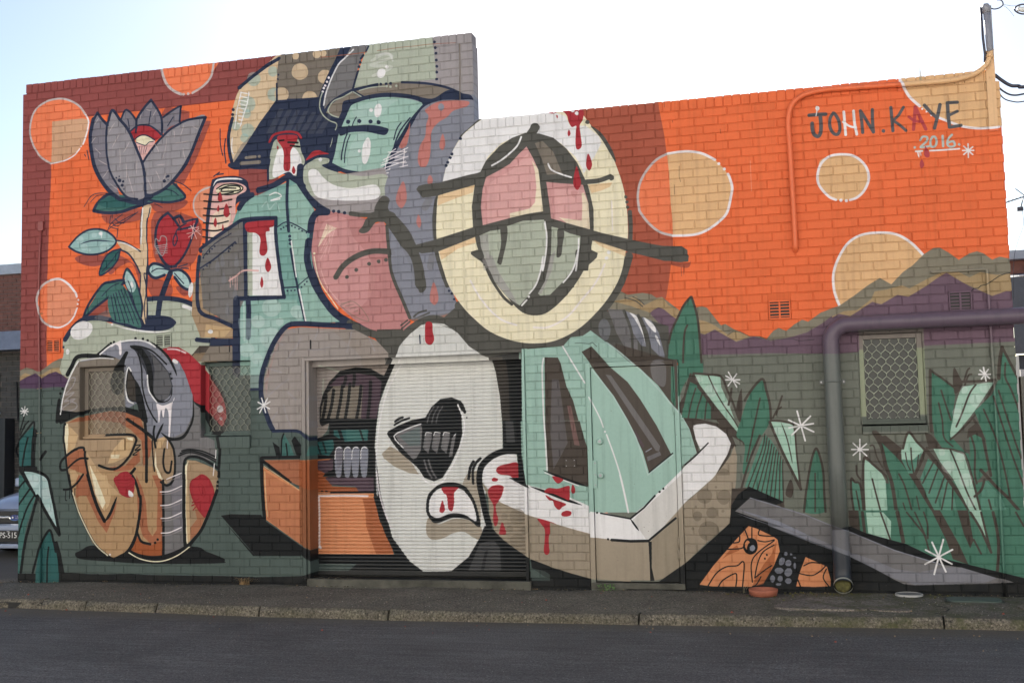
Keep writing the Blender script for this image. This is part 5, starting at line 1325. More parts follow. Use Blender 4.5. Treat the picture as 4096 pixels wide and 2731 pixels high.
0 17 100 0 2105 259 2143 292 2184 280 2273 250 2326 227 2375 209 2472 166 2577 133 2619 127 2693 104 2712 101 2730 94 2669 90 2598 88 2514 85 2490 87 2466 99 2418 127 2367 152 2303 180 2183 224 2233 217 2156 240
0 34 100 0 2105 255 2143 240 2207 219 2270 191 2271 204 2208 235 2110 264 2309 183
0 34 60 0 2183 240 2326 180 2373 160 2419 145 2472 122 2523 115 2581 127 2619 127 2693 104 2669 92 2514 86 2466 101 2367 152 2283 183 2183 224
1 34 100 10 2143 291 2184 278 2273 249 2326 226 2375 208 2472 166 2577 133
1 18 100 12 2094 582 2129 581
1 18 100 12 2095 592 2128 571
1 18 100 12 2102 601 2121 563
1 18 100 12 2122 596 2100 567
1 18 100 15 2242 460 2300 469
1 18 100 15 2242 479 2300 449
1 18 100 15 2263 500 2279 428
1 18 100 15 2294 487 2248 442
1 18 100 12 2386 405 2424 404
1 18 100 12 2390 420 2420 389
1 18 100 12 2406 429 2404 380
1 18 100 12 2421 418 2389 391
1 18 100 13 2680 575 2705 574
1 18 100 13 2683 585 2703 565
1 18 100 13 2691 591 2695 559
1 18 100 13 2701 586 2685 564
1 18 100 16 2542 167 2598 135
1 18 100 16 2557 185 2584 117
1 18 100 16 2582 191 2558 111
1 18 100 16 2601 168 2539 134
1 18 100 12 47 559 74 557
1 18 100 12 51 568 70 548
1 18 100 12 62 572 59 544
1 18 100 12 72 565 49 551
1 18 100 15 817 563 852 544
1 18 100 15 828 574 840 534
1 18 100 15 846 573 822 534
1 18 100 15 853 563 815 544
1 18 100 13 2672 1110 2697 1108
1 18 100 13 2675 1120 2694 1098
1 18 100 13 2685 1125 2684 1092
1 18 100 13 2695 1117 2674 1100
0 57 100 0 2012 80 2047 126 2102 187 2136 223 2155 217 2194 198 2204 190 2208 162 2193 128 2166 86 2137 76 2045 76
0 51 70 0 2069 142 2088 164 2107 177 2112 164 2085 153
0 51 70 0 2202 190 2193 128 2166 83 2140 77 2145 93 2168 130 2189 156
2 30 100 0 2156 174 2155 167 2151 160 2145 156 2138 154 2131 156 2126 160 2122 167 2121 174 2123 182 2127 189 2133 193 2140 194 2146 193 2152 189 2155 182
2 57 100 0 2138 177 2137 173 2136 170 2134 167 2131 166 2129 167 2127 170 2126 173 2126 177 2126 181 2128 184 2130 187 2132 188 2135 187 2137 184 2138 181
2 30 100 0 2153 171 2152 165 2150 161 2146 158 2141 157 2137 158 2133 161 2131 165 2130 170 2132 175 2134 180 2138 183 2142 184 2147 183 2150 180 2153 176
2 34 100 0 2149 168 2148 165 2145 163 2143 162 2140 163 2138 164 2137 166 2137 169 2137 172 2139 174 2141 176 2144 177 2146 177 2148 175 2149 173 2150 170
3 30 100 12 2127 214 2134 193
3 30 100 11 2144 219 2143 195
3 30 100 11 2162 214 2161 201 2196 198
3 30 100 12 2072 166 2112 168 2122 172
3 30 100 12 2099 182 2112 185 2114 198
3 30 100 11 2157 188 2175 185 2196 190
3 30 100 11 2196 188 2153 156 2139 130 2140 88
3 30 100 11 2195 177 2169 161 2155 135 2146 98
3 30 100 12 2032 76 2054 108 2079 124 2105 127 2118 137 2122 127 2116 77
3 30 100 12 2058 76 2070 92 2099 108 2103 98 2100 77
3 30 100 11 2146 98 2175 120 2188 128
3 30 100 11 2161 101 2150 83 2140 77
2 30 100 0 2174 144 2174 144 2174 143 2173 142 2172 142 2171 142 2170 143 2170 143 2170 144 2170 145 2170 146 2171 147 2172 147 2173 147 2174 146 2174 145
2 30 100 0 2179 154 2179 153 2179 152 2178 151 2177 151 2176 151 2175 152 2175 153 2175 154 2175 154 2175 155 2176 156 2177 156 2178 156 2179 155 2179 155
2 34 85 0 2226 156 2226 155 2225 153 2224 152 2222 152 2220 152 2219 153 2218 155 2218 156 2219 158 2219 160 2221 161 2222 161 2224 161 2225 160 2226 158
2 34 85 0 2218 136 2216 132 2213 130 2211 129 2208 129 2206 130 2205 133 2205 137 2206 140 2207 144 2210 146 2213 148 2215 147 2218 146 2219 143 2219 140
2 34 85 0 2234 132 2232 129 2230 127 2227 127 2224 127 2222 128 2220 131 2220 134 2220 137 2222 139 2224 141 2227 142 2230 142 2232 140 2234 138 2234 135
2 34 85 0 2245 128 2245 125 2244 122 2243 121 2242 120 2241 121 2240 122 2239 125 2239 128 2239 131 2240 133 2241 135 2242 136 2243 135 2244 134 2245 131
2 34 85 0 2215 116 2214 113 2211 111 2208 109 2204 109 2200 109 2197 111 2195 113 2194 116 2195 119 2197 121 2201 123 2205 123 2209 123 2212 121 2214 119
2 34 85 0 2234 109 2231 105 2228 103 2225 102 2221 103 2219 105 2217 108 2217 112 2218 116 2221 119 2224 122 2227 122 2231 122 2233 120 2235 116 2235 112
2 34 85 0 2194 96 2193 93 2192 90 2190 88 2188 87 2186 88 2184 90 2183 93 2182 96 2183 100 2184 102 2186 104 2189 105 2191 104 2192 103 2194 100
2 34 85 0 2212 96 2212 94 2210 91 2208 90 2206 89 2204 90 2202 91 2200 94 2200 96 2201 99 2202 102 2204 103 2206 104 2209 103 2211 102 2212 99
2 34 85 0 2233 92 2232 89 2230 87 2228 85 2225 85 2222 85 2220 87 2218 89 2217 91 2218 94 2220 96 2222 98 2225 98 2228 98 2231 96 2232 94
2 34 85 0 2208 83 2208 82 2206 81 2204 80 2202 80 2199 80 2197 81 2196 82 2195 83 2196 84 2197 85 2199 86 2202 86 2204 86 2207 86 2208 85
2 34 85 0 2237 155 2237 154 2236 153 2235 153 2234 153 2233 153 2232 153 2232 154 2232 155 2232 156 2232 157 2233 158 2234 158 2235 158 2236 157 2237 156
2 34 85 0 2246 146 2246 145 2245 145 2243 145 2242 145 2241 146 2240 146 2239 147 2239 148 2240 149 2241 149 2242 149 2244 149 2245 148 2246 147 2246 147
0 57 100 0 2243 79 2252 110 2268 149 2301 134 2317 126 2324 95 2323 80 2286 78
3 30 100 11 2263 128 2281 136 2301 134
3 30 100 11 2250 110 2280 105 2301 116 2314 129
3 30 100 11 2315 121 2307 100 2319 80
3 30 100 11 2248 94 2253 79
3 63 100 36 2323 1229 2344 1229 2362 1228
3 63 100 36 2349 1227 2350 1202 2348 1183 2342 1174 2333 1179 2329 1193 2329 1208
3 18 100 23 2342 1248 2343 1247
2 18 100 0 2348 1244 2348 1242 2347 1240 2345 1239 2343 1238 2341 1239 2340 1240 2339 1243 2338 1245 2339 1247 2340 1249 2342 1250 2344 1250 2345 1250 2347 1248 2348 1246
3 18 100 10 2342 1239 2339 1226
3 63 100 31 2380 1229 2372 1216 2371 1195 2378 1179 2388 1175 2394 1187 2392 1209 2384 1226 2380 1229
3 18 100 26 2405 1230 2406 1202 2407 1172
3 18 100 26 2428 1230 2429 1200 2433 1171
3 18 100 21 2402 1205 2417 1193 2432 1188
1 63 100 30 2447 1174 2446 1201 2444 1229 2456 1206 2472 1173
3 63 100 30 2472 1173 2471 1202 2472 1229
2 63 100 0 2499 1173 2499 1172 2498 1170 2496 1169 2495 1169 2493 1170 2492 1171 2491 1172 2491 1174 2491 1176 2492 1177 2493 1178 2495 1178 2497 1178 2498 1177 2499 1175
3 63 100 30 2515 1230 2516 1200 2517 1172
1 63 100 27 2544 1228 2532 1209 2519 1197 2533 1185 2547 1170
1 64 80 31 2564 1171 2568 1201 2571 1226 2581 1197 2592 1169
3 64 80 26 2555 1203 2568 1192 2586 1188
1 63 100 32 2592 1228 2606 1208 2617 1196
1 63 100 32 2627 1226 2621 1201 2612 1170
1 63 100 32 2666 1228 2644 1229 2644 1199 2646 1169 2671 1171
1 63 100 29 2646 1198 2665 1206
3 65 100 20 2578 1143 2584 1151 2594 1149 2592 1139 2578 1126 2597 1127
2 65 100 0 2568 1127 2567 1125 2567 1124 2566 1124 2564 1124 2563 1124 2562 1125 2562 1126 2562 1127 2562 1128 2563 1129 2564 1130 2565 1130 2566 1130 2567 1129 2567 1128
3 65 100 21 2606 1149 2601 1139 2602 1126 2611 1126 2615 1137 2612 1148 2606 1149
3 65 100 22 2629 1149 2629 1124
3 65 100 21 2650 1150 2641 1140 2639 1127 2646 1121 2655 1124 2652 1134 2642 1132
2 65 100 0 2668 1125 2668 1124 2667 1123 2666 1122 2665 1122 2664 1123 2663 1123 2662 1124 2662 1126 2663 1127 2663 1128 2664 1128 2665 1129 2666 1128 2667 1127 2668 1126
3 18 100 16 2599 1116 2631 1115 2665 1115
3 18 100 20 2567 1117 2581 1117
3 18 100 8 2570 1116 2572 1105
3 18 100 8 2574 1116 2573 1102
3 18 100 8 2577 1115 2578 1106
2 64 90 0 2589 1128 2597 1112 2597 1102 2590 1100 2585 1108 2587 1119
2 64 90 0 2579 1097 2584 1083 2578 1074 2574 1084
1 30 50 5 1999 1128 1998 1101 2001 1088
1 30 50 5 1985 1081 1985 1056
1 30 50 5 2105 1214 2106 1203
1 30 50 5 1986 1248 1986 1243
1 30 50 5 1967 1298 1967 1284
1 6 50 4 2176 1127 2176 1050
1 30 85 7 2674 772 2679 778 2689 778 2696 784 2708 786 2721 794 2736 804 2750 809 2764 811
1 30 70 5 1858 693 1885 694 1913 695 1940 689 1957 687
1 30 70 5 2103 692 2117 701 2135 700 2156 688 2182 686 2203 677 2234 677 2260 677 2275 671 2311 673
1 30 60 6 1716 689 1731 689 1753 686 1762 689 1773 678
""".strip()
TX0, TZ0, TW, TH, TR = -9.1, -.25, 11.4, 6.3, 330
def smooth(p, closed, n=5):
    N = len(p)
    if N < 3: return p
    t = np.linspace(0, 1, n, endpoint=False)[:, None]; out = []
    for i in (range(N) if closed else range(N-1)):
        if closed: a, b, c, d = p[(i-1) % N], p[i], p[(i+1) % N], p[(i+2) % N]
        else: a, b, c, d = p[max(i-1, 0)], p[i], p[i+1], p[min(i+2, N-1)]
        out.append(.5*((2*b)+(c-a)*t+(2*a-5*b+4*c-d)*t*t+(3*b-3*c+d-a)*t**3))
    out = np.concatenate(out)
    return out if closed else np.vstack([out, p[-1:]])
def fill(img, pts, col, alpha):
    H, W = img.shape[:2]; SS = 2; p = pts*SS
    x0 = max(int(p[:, 0].min())-SS, 0)//SS*SS; x1 = min(int(p[:, 0].max())+2*SS, W*SS)
    y0 = max(int(p[:, 1].min())-SS, 0)//SS*SS; y1 = min(int(p[:, 1].max())+2*SS, H*SS)
    w = (x1-x0+SS-1)//SS*SS; h = (y1-y0+SS-1)//SS*SS
    if w <= 0 or h <= 0: return
    T = np.zeros((h, w+1), np.int32); q = np.roll(p, -1, 0); RR = []; XX = []
    for (ax, ay), (bx, by) in zip(p, q):
        if ay == by: continue
        if ay > by: ax, ay, bx, by = bx, by, ax, ay
        r0 = max(int(np.ceil(ay-.5)), y0); r1 = min(int(np.ceil(by-.5)), y0+h)
        if r1 <= r0: continue
        r = np.arange(r0, r1); xx = ax+(r+.5-ay)*(bx-ax)/(by-ay)
        RR.append(r-y0); XX.append(np.clip(np.ceil(xx-.5).astype(int)-x0, 0, w))
    if not RR: return
    np.add.at(T, (np.concatenate(RR), np.concatenate(XX)), 1)
    M = (np.cumsum(T, 1)[:, :w] & 1).astype(np.float32).reshape(h//SS, SS, w//SS, SS).mean((1, 3))*alpha
    v = img[y0//SS:y0//SS+M.shape[0], x0//SS:x0//SS+M.shape[1]]
    v += (col-v)*M[:v.shape[0], :v.shape[1], None]
def stroke(img, pts, w, col, alpha, tp):
    H, W = img.shape[:2]; r = w/2
    x0 = max(int(pts[:, 0].min()-r-2), 0); x1 = min(int(pts[:, 0].max()+r+3), W); y0 = max(int(pts[:, 1].min()-r-2), 0); y1 = min(int(pts[:, 1].max()+r+3), H)
    if x1 <= x0 or y1 <= y0: return
    M = np.zeros((y1-y0, x1-x0), np.float32); n = len(pts)
    for i in range(n-1):
        a, b = pts[i], pts[i+1]
        xa = max(int(min(a[0], b[0])-r-2), x0); xb = min(int(max(a[0], b[0])+r+3), x1); ya = max(int(min(a[1], b[1])-r-2), y0); yb = min(int(max(a[1], b[1])+r+3), y1)
        if xb <= xa or yb <= ya: continue
        Y, X = np.mgrid[ya:yb, xa:xb].astype(np.float32); X += .5; Y += .5
        d = b-a; L = max((d*d).sum(), 1e-9); t = np.clip(((X-a[0])*d[0]+(Y-a[1])*d[1])/L, 0, 1)
        Dd = np.hypot(X-a[0]-t*d[0], Y-a[1]-t*d[1]); q = r
        if tp: q = r*np.clip(1.15-(2*(i+t)/(n-1)-1)**2, .12, 1)
        s = M[ya-y0:yb-y0, xa-x0:xb-x0]; np.maximum(s, np.clip(q-Dd+.5, 0, 1), out=s)
    v = img[y0:y1, x0:x1]; v += (col-v)*(M*alpha)[:, :, None]
def paint_mural():
    W, H = int(TW*TR), int(TH*TR); img = np.full((H, W, 3), .5, np.float32)
    for ln in MURAL.split('\n'):
        v = [int(k) for k in ln.split()]; fl = v[0]; col = np.array(colour_table[v[1]], np.float32)/255; al = v[2]/100; wd = v[3]/1000
        p = np.array(v[4:], float).reshape(-1, 2)*.004*TR
        if fl & 2: p = smooth(p, not fl & 1)
        if fl & 1: stroke(img, p, wd*TR, col, al, fl & 4)
        else: fill(img, p, col, al)
    im = bpy.data.images.new('mural_paint', W, H); px = np.ones((H, W, 4), np.float32); px[:, :, :3] = img.clip(0, 1)
    im.pixels.foreach_set(px.ravel()); im.update(); im.pack()
    return im
MIMG = paint_mural()

# ------------------------------------------------------------------ materials
def new_mat(name):
    m = bpy.data.materials.new(name); m.use_nodes = True
    t = m.node_tree; return m, t, t.nodes['Principled BSDF']
def nd(t, kind, **kw):
    n = t.nodes.new(kind)
    for k, v in kw.items(): setattr(n, k, v)
    return n
def noise(t, vec, scale, detail=3, rough=.55):
    n = nd(t, 'ShaderNodeTexNoise'); n.inputs['Scale'].default_value = scale; n.inputs['Detail'].default_value = detail; n.inputs['Roughness'].default_value = rough
    if vec is not None: t.links.new(vec, n.inputs['Vector'])
    return n.outputs['Fac']
def ramp(t, src, stops):
    n = nd(t, 'ShaderNodeValToRGB'); e = n.color_ramp.elements
    while len(e) < len(stops): e.new(.5)
    for i, (p, c) in enumerate(stops):
        e[i].position = p; e[i].color = (*((c,)*3 if isinstance(c, (int, float)) else c), 1)
    t.links.new(src, n.inputs[0]); return n.outputs[0]
def mix(t, f, a, b, mode='MIX'):
    n = nd(t, 'ShaderNodeMix', data_type='RGBA', blend_type=mode)
    for s, v in ((n.inputs[0], f), (n.inputs[6], a), (n.inputs[7], b)):
        if isinstance(v, bpy.types.NodeSocket): t.links.new(v, s)
        elif isinstance(v, (int, float)) and s.type != 'VALUE': s.default_value = (v, v, v, 1)
        elif isinstance(v, tuple): s.default_value = (*v, 1)
        else: s.default_value = v
    return n.outputs[2]
def bump(t, b, h, strength, dist):
    n = nd(t, 'ShaderNodeBump'); n.inputs['Strength'].default_value = strength; n.inputs['Distance'].default_value = dist
    t.links.new(h, n.inputs['Height']); t.links.new(n.outputs[0], b.inputs['Normal'])
def pos(t): return nd(t, 'ShaderNodeNewGeometry').outputs['Position']
ROW, BL, RZ = .0874, .2425, .113
def painted(name, depth=0., rough=.62, dirt_shade=1., bricky=True, tint=None, tf=0.):
    """wall paint: the mural, laid on a plane `depth` metres behind the wall face"""
    m, t, b = new_mat(name); k = D/(D+depth)
    sx = nd(t, 'ShaderNodeSeparateXYZ'); P = pos(t); t.links.new(P, sx.inputs[0])
    def lin(o, a, c):
        n = nd(t, 'ShaderNodeMath', operation='MULTIPLY_ADD'); t.links.new(o, n.inputs[0]); n.inputs[1].default_value = a; n.inputs[2].default_value = c; return n.outputs[0]
    cv = nd(t, 'ShaderNodeCombineXYZ'); t.links.new(lin(sx.outputs[0], k/TW, -TX0/TW), cv.inputs[0]); t.links.new(lin(sx.outputs[2], k/TH, (EYE*(1-k)-TZ0)/TH), cv.inputs[1])
    im = nd(t, 'ShaderNodeTexImage', image=MIMG, extension='EXTEND', interpolation='Linear'); t.links.new(cv.outputs[0], im.inputs[0])
    c = im.outputs[0]
    if tint: c = mix(t, tf, c, tint)
    n1 = noise(t, P, 1.3, 5, .6); c = mix(t, 1., c, ramp(t, n1, ((.3, .90), (.7, 1.0))), 'MULTIPLY')
    n2 = noise(t, P, 38, 4, .7); c = mix(t, 1., c, ramp(t, n2, ((.25, .93), (.6, 1.0))), 'MULTIPLY')
    if bricky:                                   # every brick took the paint a little differently
        row = nd(t, 'ShaderNodeMath', operation='FLOOR'); t.links.new(lin(sx.outputs[2], 1/ROW, -RZ/ROW), row.inputs[0])
        half = nd(t, 'ShaderNodeMath', operation='MULTIPLY'); t.links.new(row.outputs[0], half.inputs[0]); half.inputs[1].default_value = .5
        fx = nd(t, 'ShaderNodeMath', operation='ADD'); t.links.new(lin(sx.outputs[0], 1/BL, 0), fx.inputs[0]); t.links.new(half.outputs[0], fx.inputs[1])
        fl = nd(t, 'ShaderNodeMath', operation='FLOOR'); t.links.new(fx.outputs[0], fl.inputs[0])
        c2 = nd(t, 'ShaderNodeCombineXYZ'); t.links.new(fl.outputs[0], c2.inputs[0]); t.links.new(row.outputs[0], c2.inputs[1])
        wn = nd(t, 'ShaderNodeTexWhiteNoise', noise_dimensions='2D'); t.links.new(c2.outputs[0], wn.inputs[0])
        c = mix(t, 1., c, ramp(t, wn.outputs[0], ((0, .92), (1, 1.0))), 'MULTIPLY')
    st = nd(t, 'ShaderNodeMapping'); st.inputs['Scale'].default_value = (9, 9, .45); t.links.new(P, st.inputs[0])      # rain streaks
    c = mix(t, 1., c, ramp(t, noise(t, st.outputs[0], 1.6, 5, .65), ((.34, .86), (.5, 1.0))), 'MULTIPLY')
    # splashed dirt near the ground and a few pits where the paint chipped away
    zr = nd(t, 'ShaderNodeMapRange'); t.links.new(sx.outputs[2], zr.inputs[0]); zr.inputs[1].default_value = 0; zr.inputs[2].default_value = .3; zr.inputs[3].default_value = 1; zr.inputs[4].default_value = 0
    dn = nd(t, 'ShaderNodeMath', operation='MULTIPLY'); t.links.new(zr.outputs[0], dn.inputs[0]); t.links.new(ramp(t, noise(t, P, 7, 6, .7), ((.4, 0.), (.75, .22))), dn.inputs[1])
    c = mix(t, dn.outputs[0], c, (.075, .068, .055))
    pit = ramp(t, noise(t, P, 55, 2, .5), ((.745, 0.), (.77, .8)))
    c = mix(t, pit, c, (.10, .07, .06))
    if dirt_shade != 1: c = mix(t, 1., c, dirt_shade, 'MULTIPLY')  # mortar only: dirt plus recess shade painted into the joint colour
    t.links.new(c, b.inputs['Base Color']); b.inputs['Roughness'].default_value = rough; b.inputs['Specular IOR Level'].default_value = .12 if bricky or rough > .44 else .3
    if bricky:
        h = nd(t, 'ShaderNodeMath', operation='ADD'); t.links.new(noise(t, P, 90, 4, .7), h.inputs[0]); t.links.new(noise(t, P, 14, 3), h.inputs[1]); bump(t, b, h.outputs[0], .5, .004)
    return m
def plain(name, col, rough=.6, metal=0., var=.15, scale=6., bmp=.0, vec=None):
    m, t, b = new_mat(name); P = pos(t)
    c = mix(t, 1., tuple(col), ramp(t, noise(t, P, scale, 5, .65), ((.3, 1-var), (.7, 1+var))), 'MULTIPLY')
    t.links.new(c, b.inputs['Base Color']); b.inputs['Roughness'].default_value = rough; b.inputs['Metallic'].default_value = metal
    if bmp: bump(t, b, noise(t, P, scale*6, 4, .7), .6, bmp)
    return m
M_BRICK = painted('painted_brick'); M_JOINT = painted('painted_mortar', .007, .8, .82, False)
M_FACE = painted('painted_metal', 0, .45, 1, False)
M_SHUT = painted('painted_shutter', .234, .42, 1, False)
M_WIN = painted('painted_window_frame', .1, .5, 1, False)
M_GRILLE = painted('painted_grille', .1, .5, 1, False, (.62, .62, .50), .32); M_GRILLE2 = painted('bare_grille', .03, .5, 1, False, (.56, .60, .50), .55)
M_PIPE = painted('painted_pipe', -.03, .4, 1, False)
M_DRAIN = painted('painted_drain', -.18, .38, 1, False, (.05, .06, .085), .35)
M_CONC = plain('worn_concrete', (.072, .070, .058), .9, var=.5, scale=4, bmp=.006)
M_PGLASS = painted('painted_glass', .13, .3, 1, False, (.035, .035, .03), .42)
M_GLASS, t, b = new_mat('window_glass'); b.inputs['Base Color'].default_value = (.035, .038, .036, 1); b.inputs['Roughness'].default_value = .12; b.inputs['Specular IOR Level'].default_value = .22
M_DARK = plain('dark_interior', (.02, .02, .02), .9)
M_BLIND = plain('faded_blind', (.16, .165, .14), .8)
M_BLACK = plain('black_rubber', (.012, .012, .013), .6)
M_GREY = plain('grey_conduit', (.22, .22, .25), .45)
M_STEEL = plain('grey_steel', (.30, .30, .32), .4, .6)
M_CORD = plain('wire_cover', (.03, .03, .05), .5)

# ------------------------------------------------------------------ mesh helpers
def bx(bm, x0, x1, y0, y1, z0, z1, bev=0.):
    v = [bm.verts.new((x, y, z)) for x in (x0, x1) for y in (y0, y1) for z in (z0, z1)]
    f = [bm.faces.new([v[i] for i in q]) for q in ((0, 1, 3, 2), (4, 6, 7, 5), (0, 4, 5, 1), (2, 3, 7, 6), (0, 2, 6, 4), (1, 5, 7, 3))]
    if bev:
        es = {e for g in f for e in g.edges}
        bmesh.ops.bevel(bm, geom=list(es), offset=bev, segments=2, affect='EDGES', profile=.6)
def tube(bm, pts, r, n=10, caps=True):
    pts = [Vector(p) for p in pts]; rings = []; prev = None
    rs = r if isinstance(r, (list, tuple)) else [r]*len(pts)
    for i, p in enumerate(pts):
        d = (pts[min(i+1, len(pts)-1)]-pts[max(i-1, 0)]).normalized()
        a = prev if prev is not None else (Vector((0, 1, 0)) if abs(d.y) < .9 else Vector((1, 0, 0)))
        u = (a-d*a.dot(d)).normalized(); v = d.cross(u); prev = u
        rings.append([bm.verts.new(p+rs[i]*(u*math.cos(2*math.pi*k/n)+v*math.sin(2*math.pi*k/n))) for k in range(n)])
    for a, b in zip(rings, rings[1:]):
        for k in range(n):
            f = bm.faces.new((a[k], a[(k+1) % n], b[(k+1) % n], b[k])); f.smooth = True
    if caps: bm.faces.new(rings[0][::-1]); bm.faces.new(rings[-1])
def spline(pts, n=6):
    return [tuple(v) for v in smooth(np.array(pts, float), False, n)]
def obj(name, bm, mat, parent=None, recalc=True):
    me = bpy.data.meshes.new(name)
    if recalc: bmesh.ops.recalc_face_normals(bm, faces=bm.faces[:])
    bm.to_mesh(me); bm.free(); me.materials.append(mat)
    o = bpy.data.objects.new(name, me); C.objects.link(o)
    if parent is not None: o.parent = parent
    return o
def box(name, dims, mat, parent=None, bev=0.):
    bm = bmesh.new(); bx(bm, *dims, bev); return obj(name, bm, mat, parent)
def empty(name, label, cat, loc=(0, 0, 0), group=None):
    o = bpy.data.objects.new(name, None); C.objects.link(o); o.location = loc; o.empty_display_size = .2
    o['label'] = label; o['category'] = cat
    if group: o['group'] = group
    return o
def tag(o, label, cat, group=None):
    o['label'] = label; o['category'] = cat
    if group: o['group'] = group
    return o
def struct(o): o['kind'] = 'structure'; return o

# ------------------------------------------------------------------ ground
def ground_mat():
    m, t, b = new_mat('asphalt_road'); P = pos(t); sx = nd(t, 'ShaderNodeSeparateXYZ'); t.links.new(P, sx.inputs[0])
    fine = noise(t, P, 70, 3, .8); mid = noise(t, P, 1.1, 6, .65)
    c = mix(t, 1., (.064, .062, .065), ramp(t, fine, ((.36, .35), (.64, 1.8))), 'MULTIPLY')
    c = mix(t, 1., c, ramp(t, mid, ((.3, .72), (.7, 1.3))), 'MULTIPLY')
    sc = nd(t, 'ShaderNodeMapping'); sc.inputs['Scale'].default_value = (.5, 6, 1); t.links.new(P, sc.inputs[0])
    c = mix(t, 1., c, ramp(t, noise(t, sc.outputs[0], 3, 5, .7), ((.35, .78), (.65, 1.25))), 'MULTIPLY')
    g = nd(t, 'ShaderNodeMapRange'); t.links.new(sx.outputs[1], g.inputs[0]); g.inputs[1].default_value = -1.75; g.inputs[2].default_value = -1.4; g.inputs[3].default_value = 0; g.inputs[4].default_value = .8
    c = mix(t, g.outputs[0], c, (.088, .075, .058))      # gutter dust washed against the kerb
    v = nd(t, 'ShaderNodeTexVoronoi'); v.inputs['Scale'].default_value = 34; t.links.new(P, v.inputs['Vector'])
    wn = nd(t, 'ShaderNodeSeparateColor'); t.links.new(v.outputs['Color'], wn.inputs[0])
    a = ramp(t, wn.outputs[0], ((.93, 0.), (.95, 1.))); bb = ramp(t, v.outputs['Distance'], ((.12, 1.), (.22, 0.)))
    k = nd(t, 'ShaderNodeMath', operation='MULTIPLY'); t.links.new(a, k.inputs[0]); t.links.new(bb, k.inputs[1])
    c = mix(t, k.outputs[0], c, (.22, .21, .20))
    t.links.new(c, b.inputs['Base Color']); b.inputs['Roughness'].default_value = .85
    bump(t, b, fine, .7, .006); return m
def path_mat(name, base, moss=0.):
    m, t, b = new_mat(name); P = pos(t); sx = nd(t, 'ShaderNodeSeparateXYZ'); t.links.new(P, sx.inputs[0])
    fine = noise(t, P, 48, 3, .8)
    c = mix(t, 1., base, ramp(t, fine, ((.36, .3), (.64, 2.0))), 'MULTIPLY')
    c = mix(t, 1., c, ramp(t, noise(t, P, 2.2, 6, .7), ((.3, .7), (.7, 1.3))), 'MULTIPLY')
    v = nd(t, 'ShaderNodeTexVoronoi'); v.inputs['Scale'].default_value = 42; t.links.new(P, v.inputs['Vector'])
    wn = nd(t, 'ShaderNodeSeparateColor'); t.links.new(v.outputs['Color'], wn.inputs[0])
    a = ramp(t, wn.outputs[0], ((.8, 0.), (.86, 1.))); bb = ramp(t, v.outputs['Distance'], ((.2, 1.), (.4, 0.)))
    k = nd(t, 'ShaderNodeMath', operation='MULTIPLY'); t.links.new(a, k.inputs[0]); t.links.new(bb, k.inputs[1])
    c = mix(t, k.outputs[0], c, (.24, .21, .17))
    # green moss patches, strongest at the right where the downpipe spills
    gx = nd(t, 'ShaderNodeMapRange'); t.links.new(sx.outputs[0], gx.inputs[0]); gx.inputs[1].default_value = -1.2; gx.inputs[2].default_value = .6; gx.inputs[3].default_value = .1+moss*.4; gx.inputs[4].default_value = .9
    g = nd(t, 'ShaderNodeMath', operation='MULTIPLY'); t.links.new(gx.outputs[0], g.inputs[0]); t.links.new(ramp(t, noise(t, P, 3.2, 6, .75), ((.46, 0.), (.62, 1.))), g.inputs[1])
    c = mix(t, g.outputs[0], c, (.055, .058, .022))
    t.links.new(c, b.inputs['Base Color']); b.inputs['Roughness'].default_value = .9; bump(t, b, fine, .8, .008); return m
M_ROAD = ground_mat(); M_PATH = path_mat('gravelly_footpath', (.088, .078, .064)); M_KERB = path_mat('pebble_kerb', (.090, .079, .062), .3)
ZR = -.09
KX = [-30, -16, -10, -7.9, -5.2, -3.6, -1.6, 0, 1.5, 4, 30]; KY = [-1.1, -1.1, -1.12, -1.20, -1.36, -1.42, -1.38, -1.30, -1.26, -1.24, -1.2]
ky = lambda x: float(np.interp(x, KX, KY))
bm = bmesh.new()
n = 60
g = [[bm.verts.new((x, y, ZR+(random.uniform(-.004, .004) if abs(x) < 14 and -6 < y < 8 else 0)-.0*x)) for y in [-1500, -60, -20, -10, -7, -5, -4, -3, -2.4, -1.9, -1.5, -1.2, 0, 1, 2, 3.5, 6, 12, 30, 100, 1500]] for x in [-1500, -200, -60, -30]+[-20+i*.8 for i in range(51)]+[30, 60, 200, 1500]]
for a, b_ in zip(g, g[1:]):
    for i in range(len(a)-1): bm.faces.new((a[i], b_[i], b_[i+1], a[i+1])).smooth = True
struct(obj('road', bm, M_ROAD, recalc=False))
bm = bmesh.new(); xs = [-9.3+i*.3 for i in range(70)]; rows = []
for x in xs:
    k = ky(x); rows.append([bm.verts.new((x, y, z+random.uniform(-.006, .006) if j not in (0, 5) else z)) for j, (y, z) in enumerate(((k+.13, -.004), (k+.35, .0), (-.6, .006), (-.3, .008), (-.08, .004+.012*math.sin(x*3)), (.3, .0)))])
for a, b_ in zip(rows, rows[1:]):
    for i in range(5): bm.faces.new((a[i], b_[i], b_[i+1], a[i+1])).smooth = True
struct(obj('footpath', bm, M_PATH, recalc=False))
kerb = bpy.data.objects.new('kerb', None); C.objects.link(kerb); struct(kerb)
joints = [-13, -10.2, -7.66, -7.12, -6.28, -5.12, -3.78, -1.46, 1.06, 3.4, 6, 9, 11]
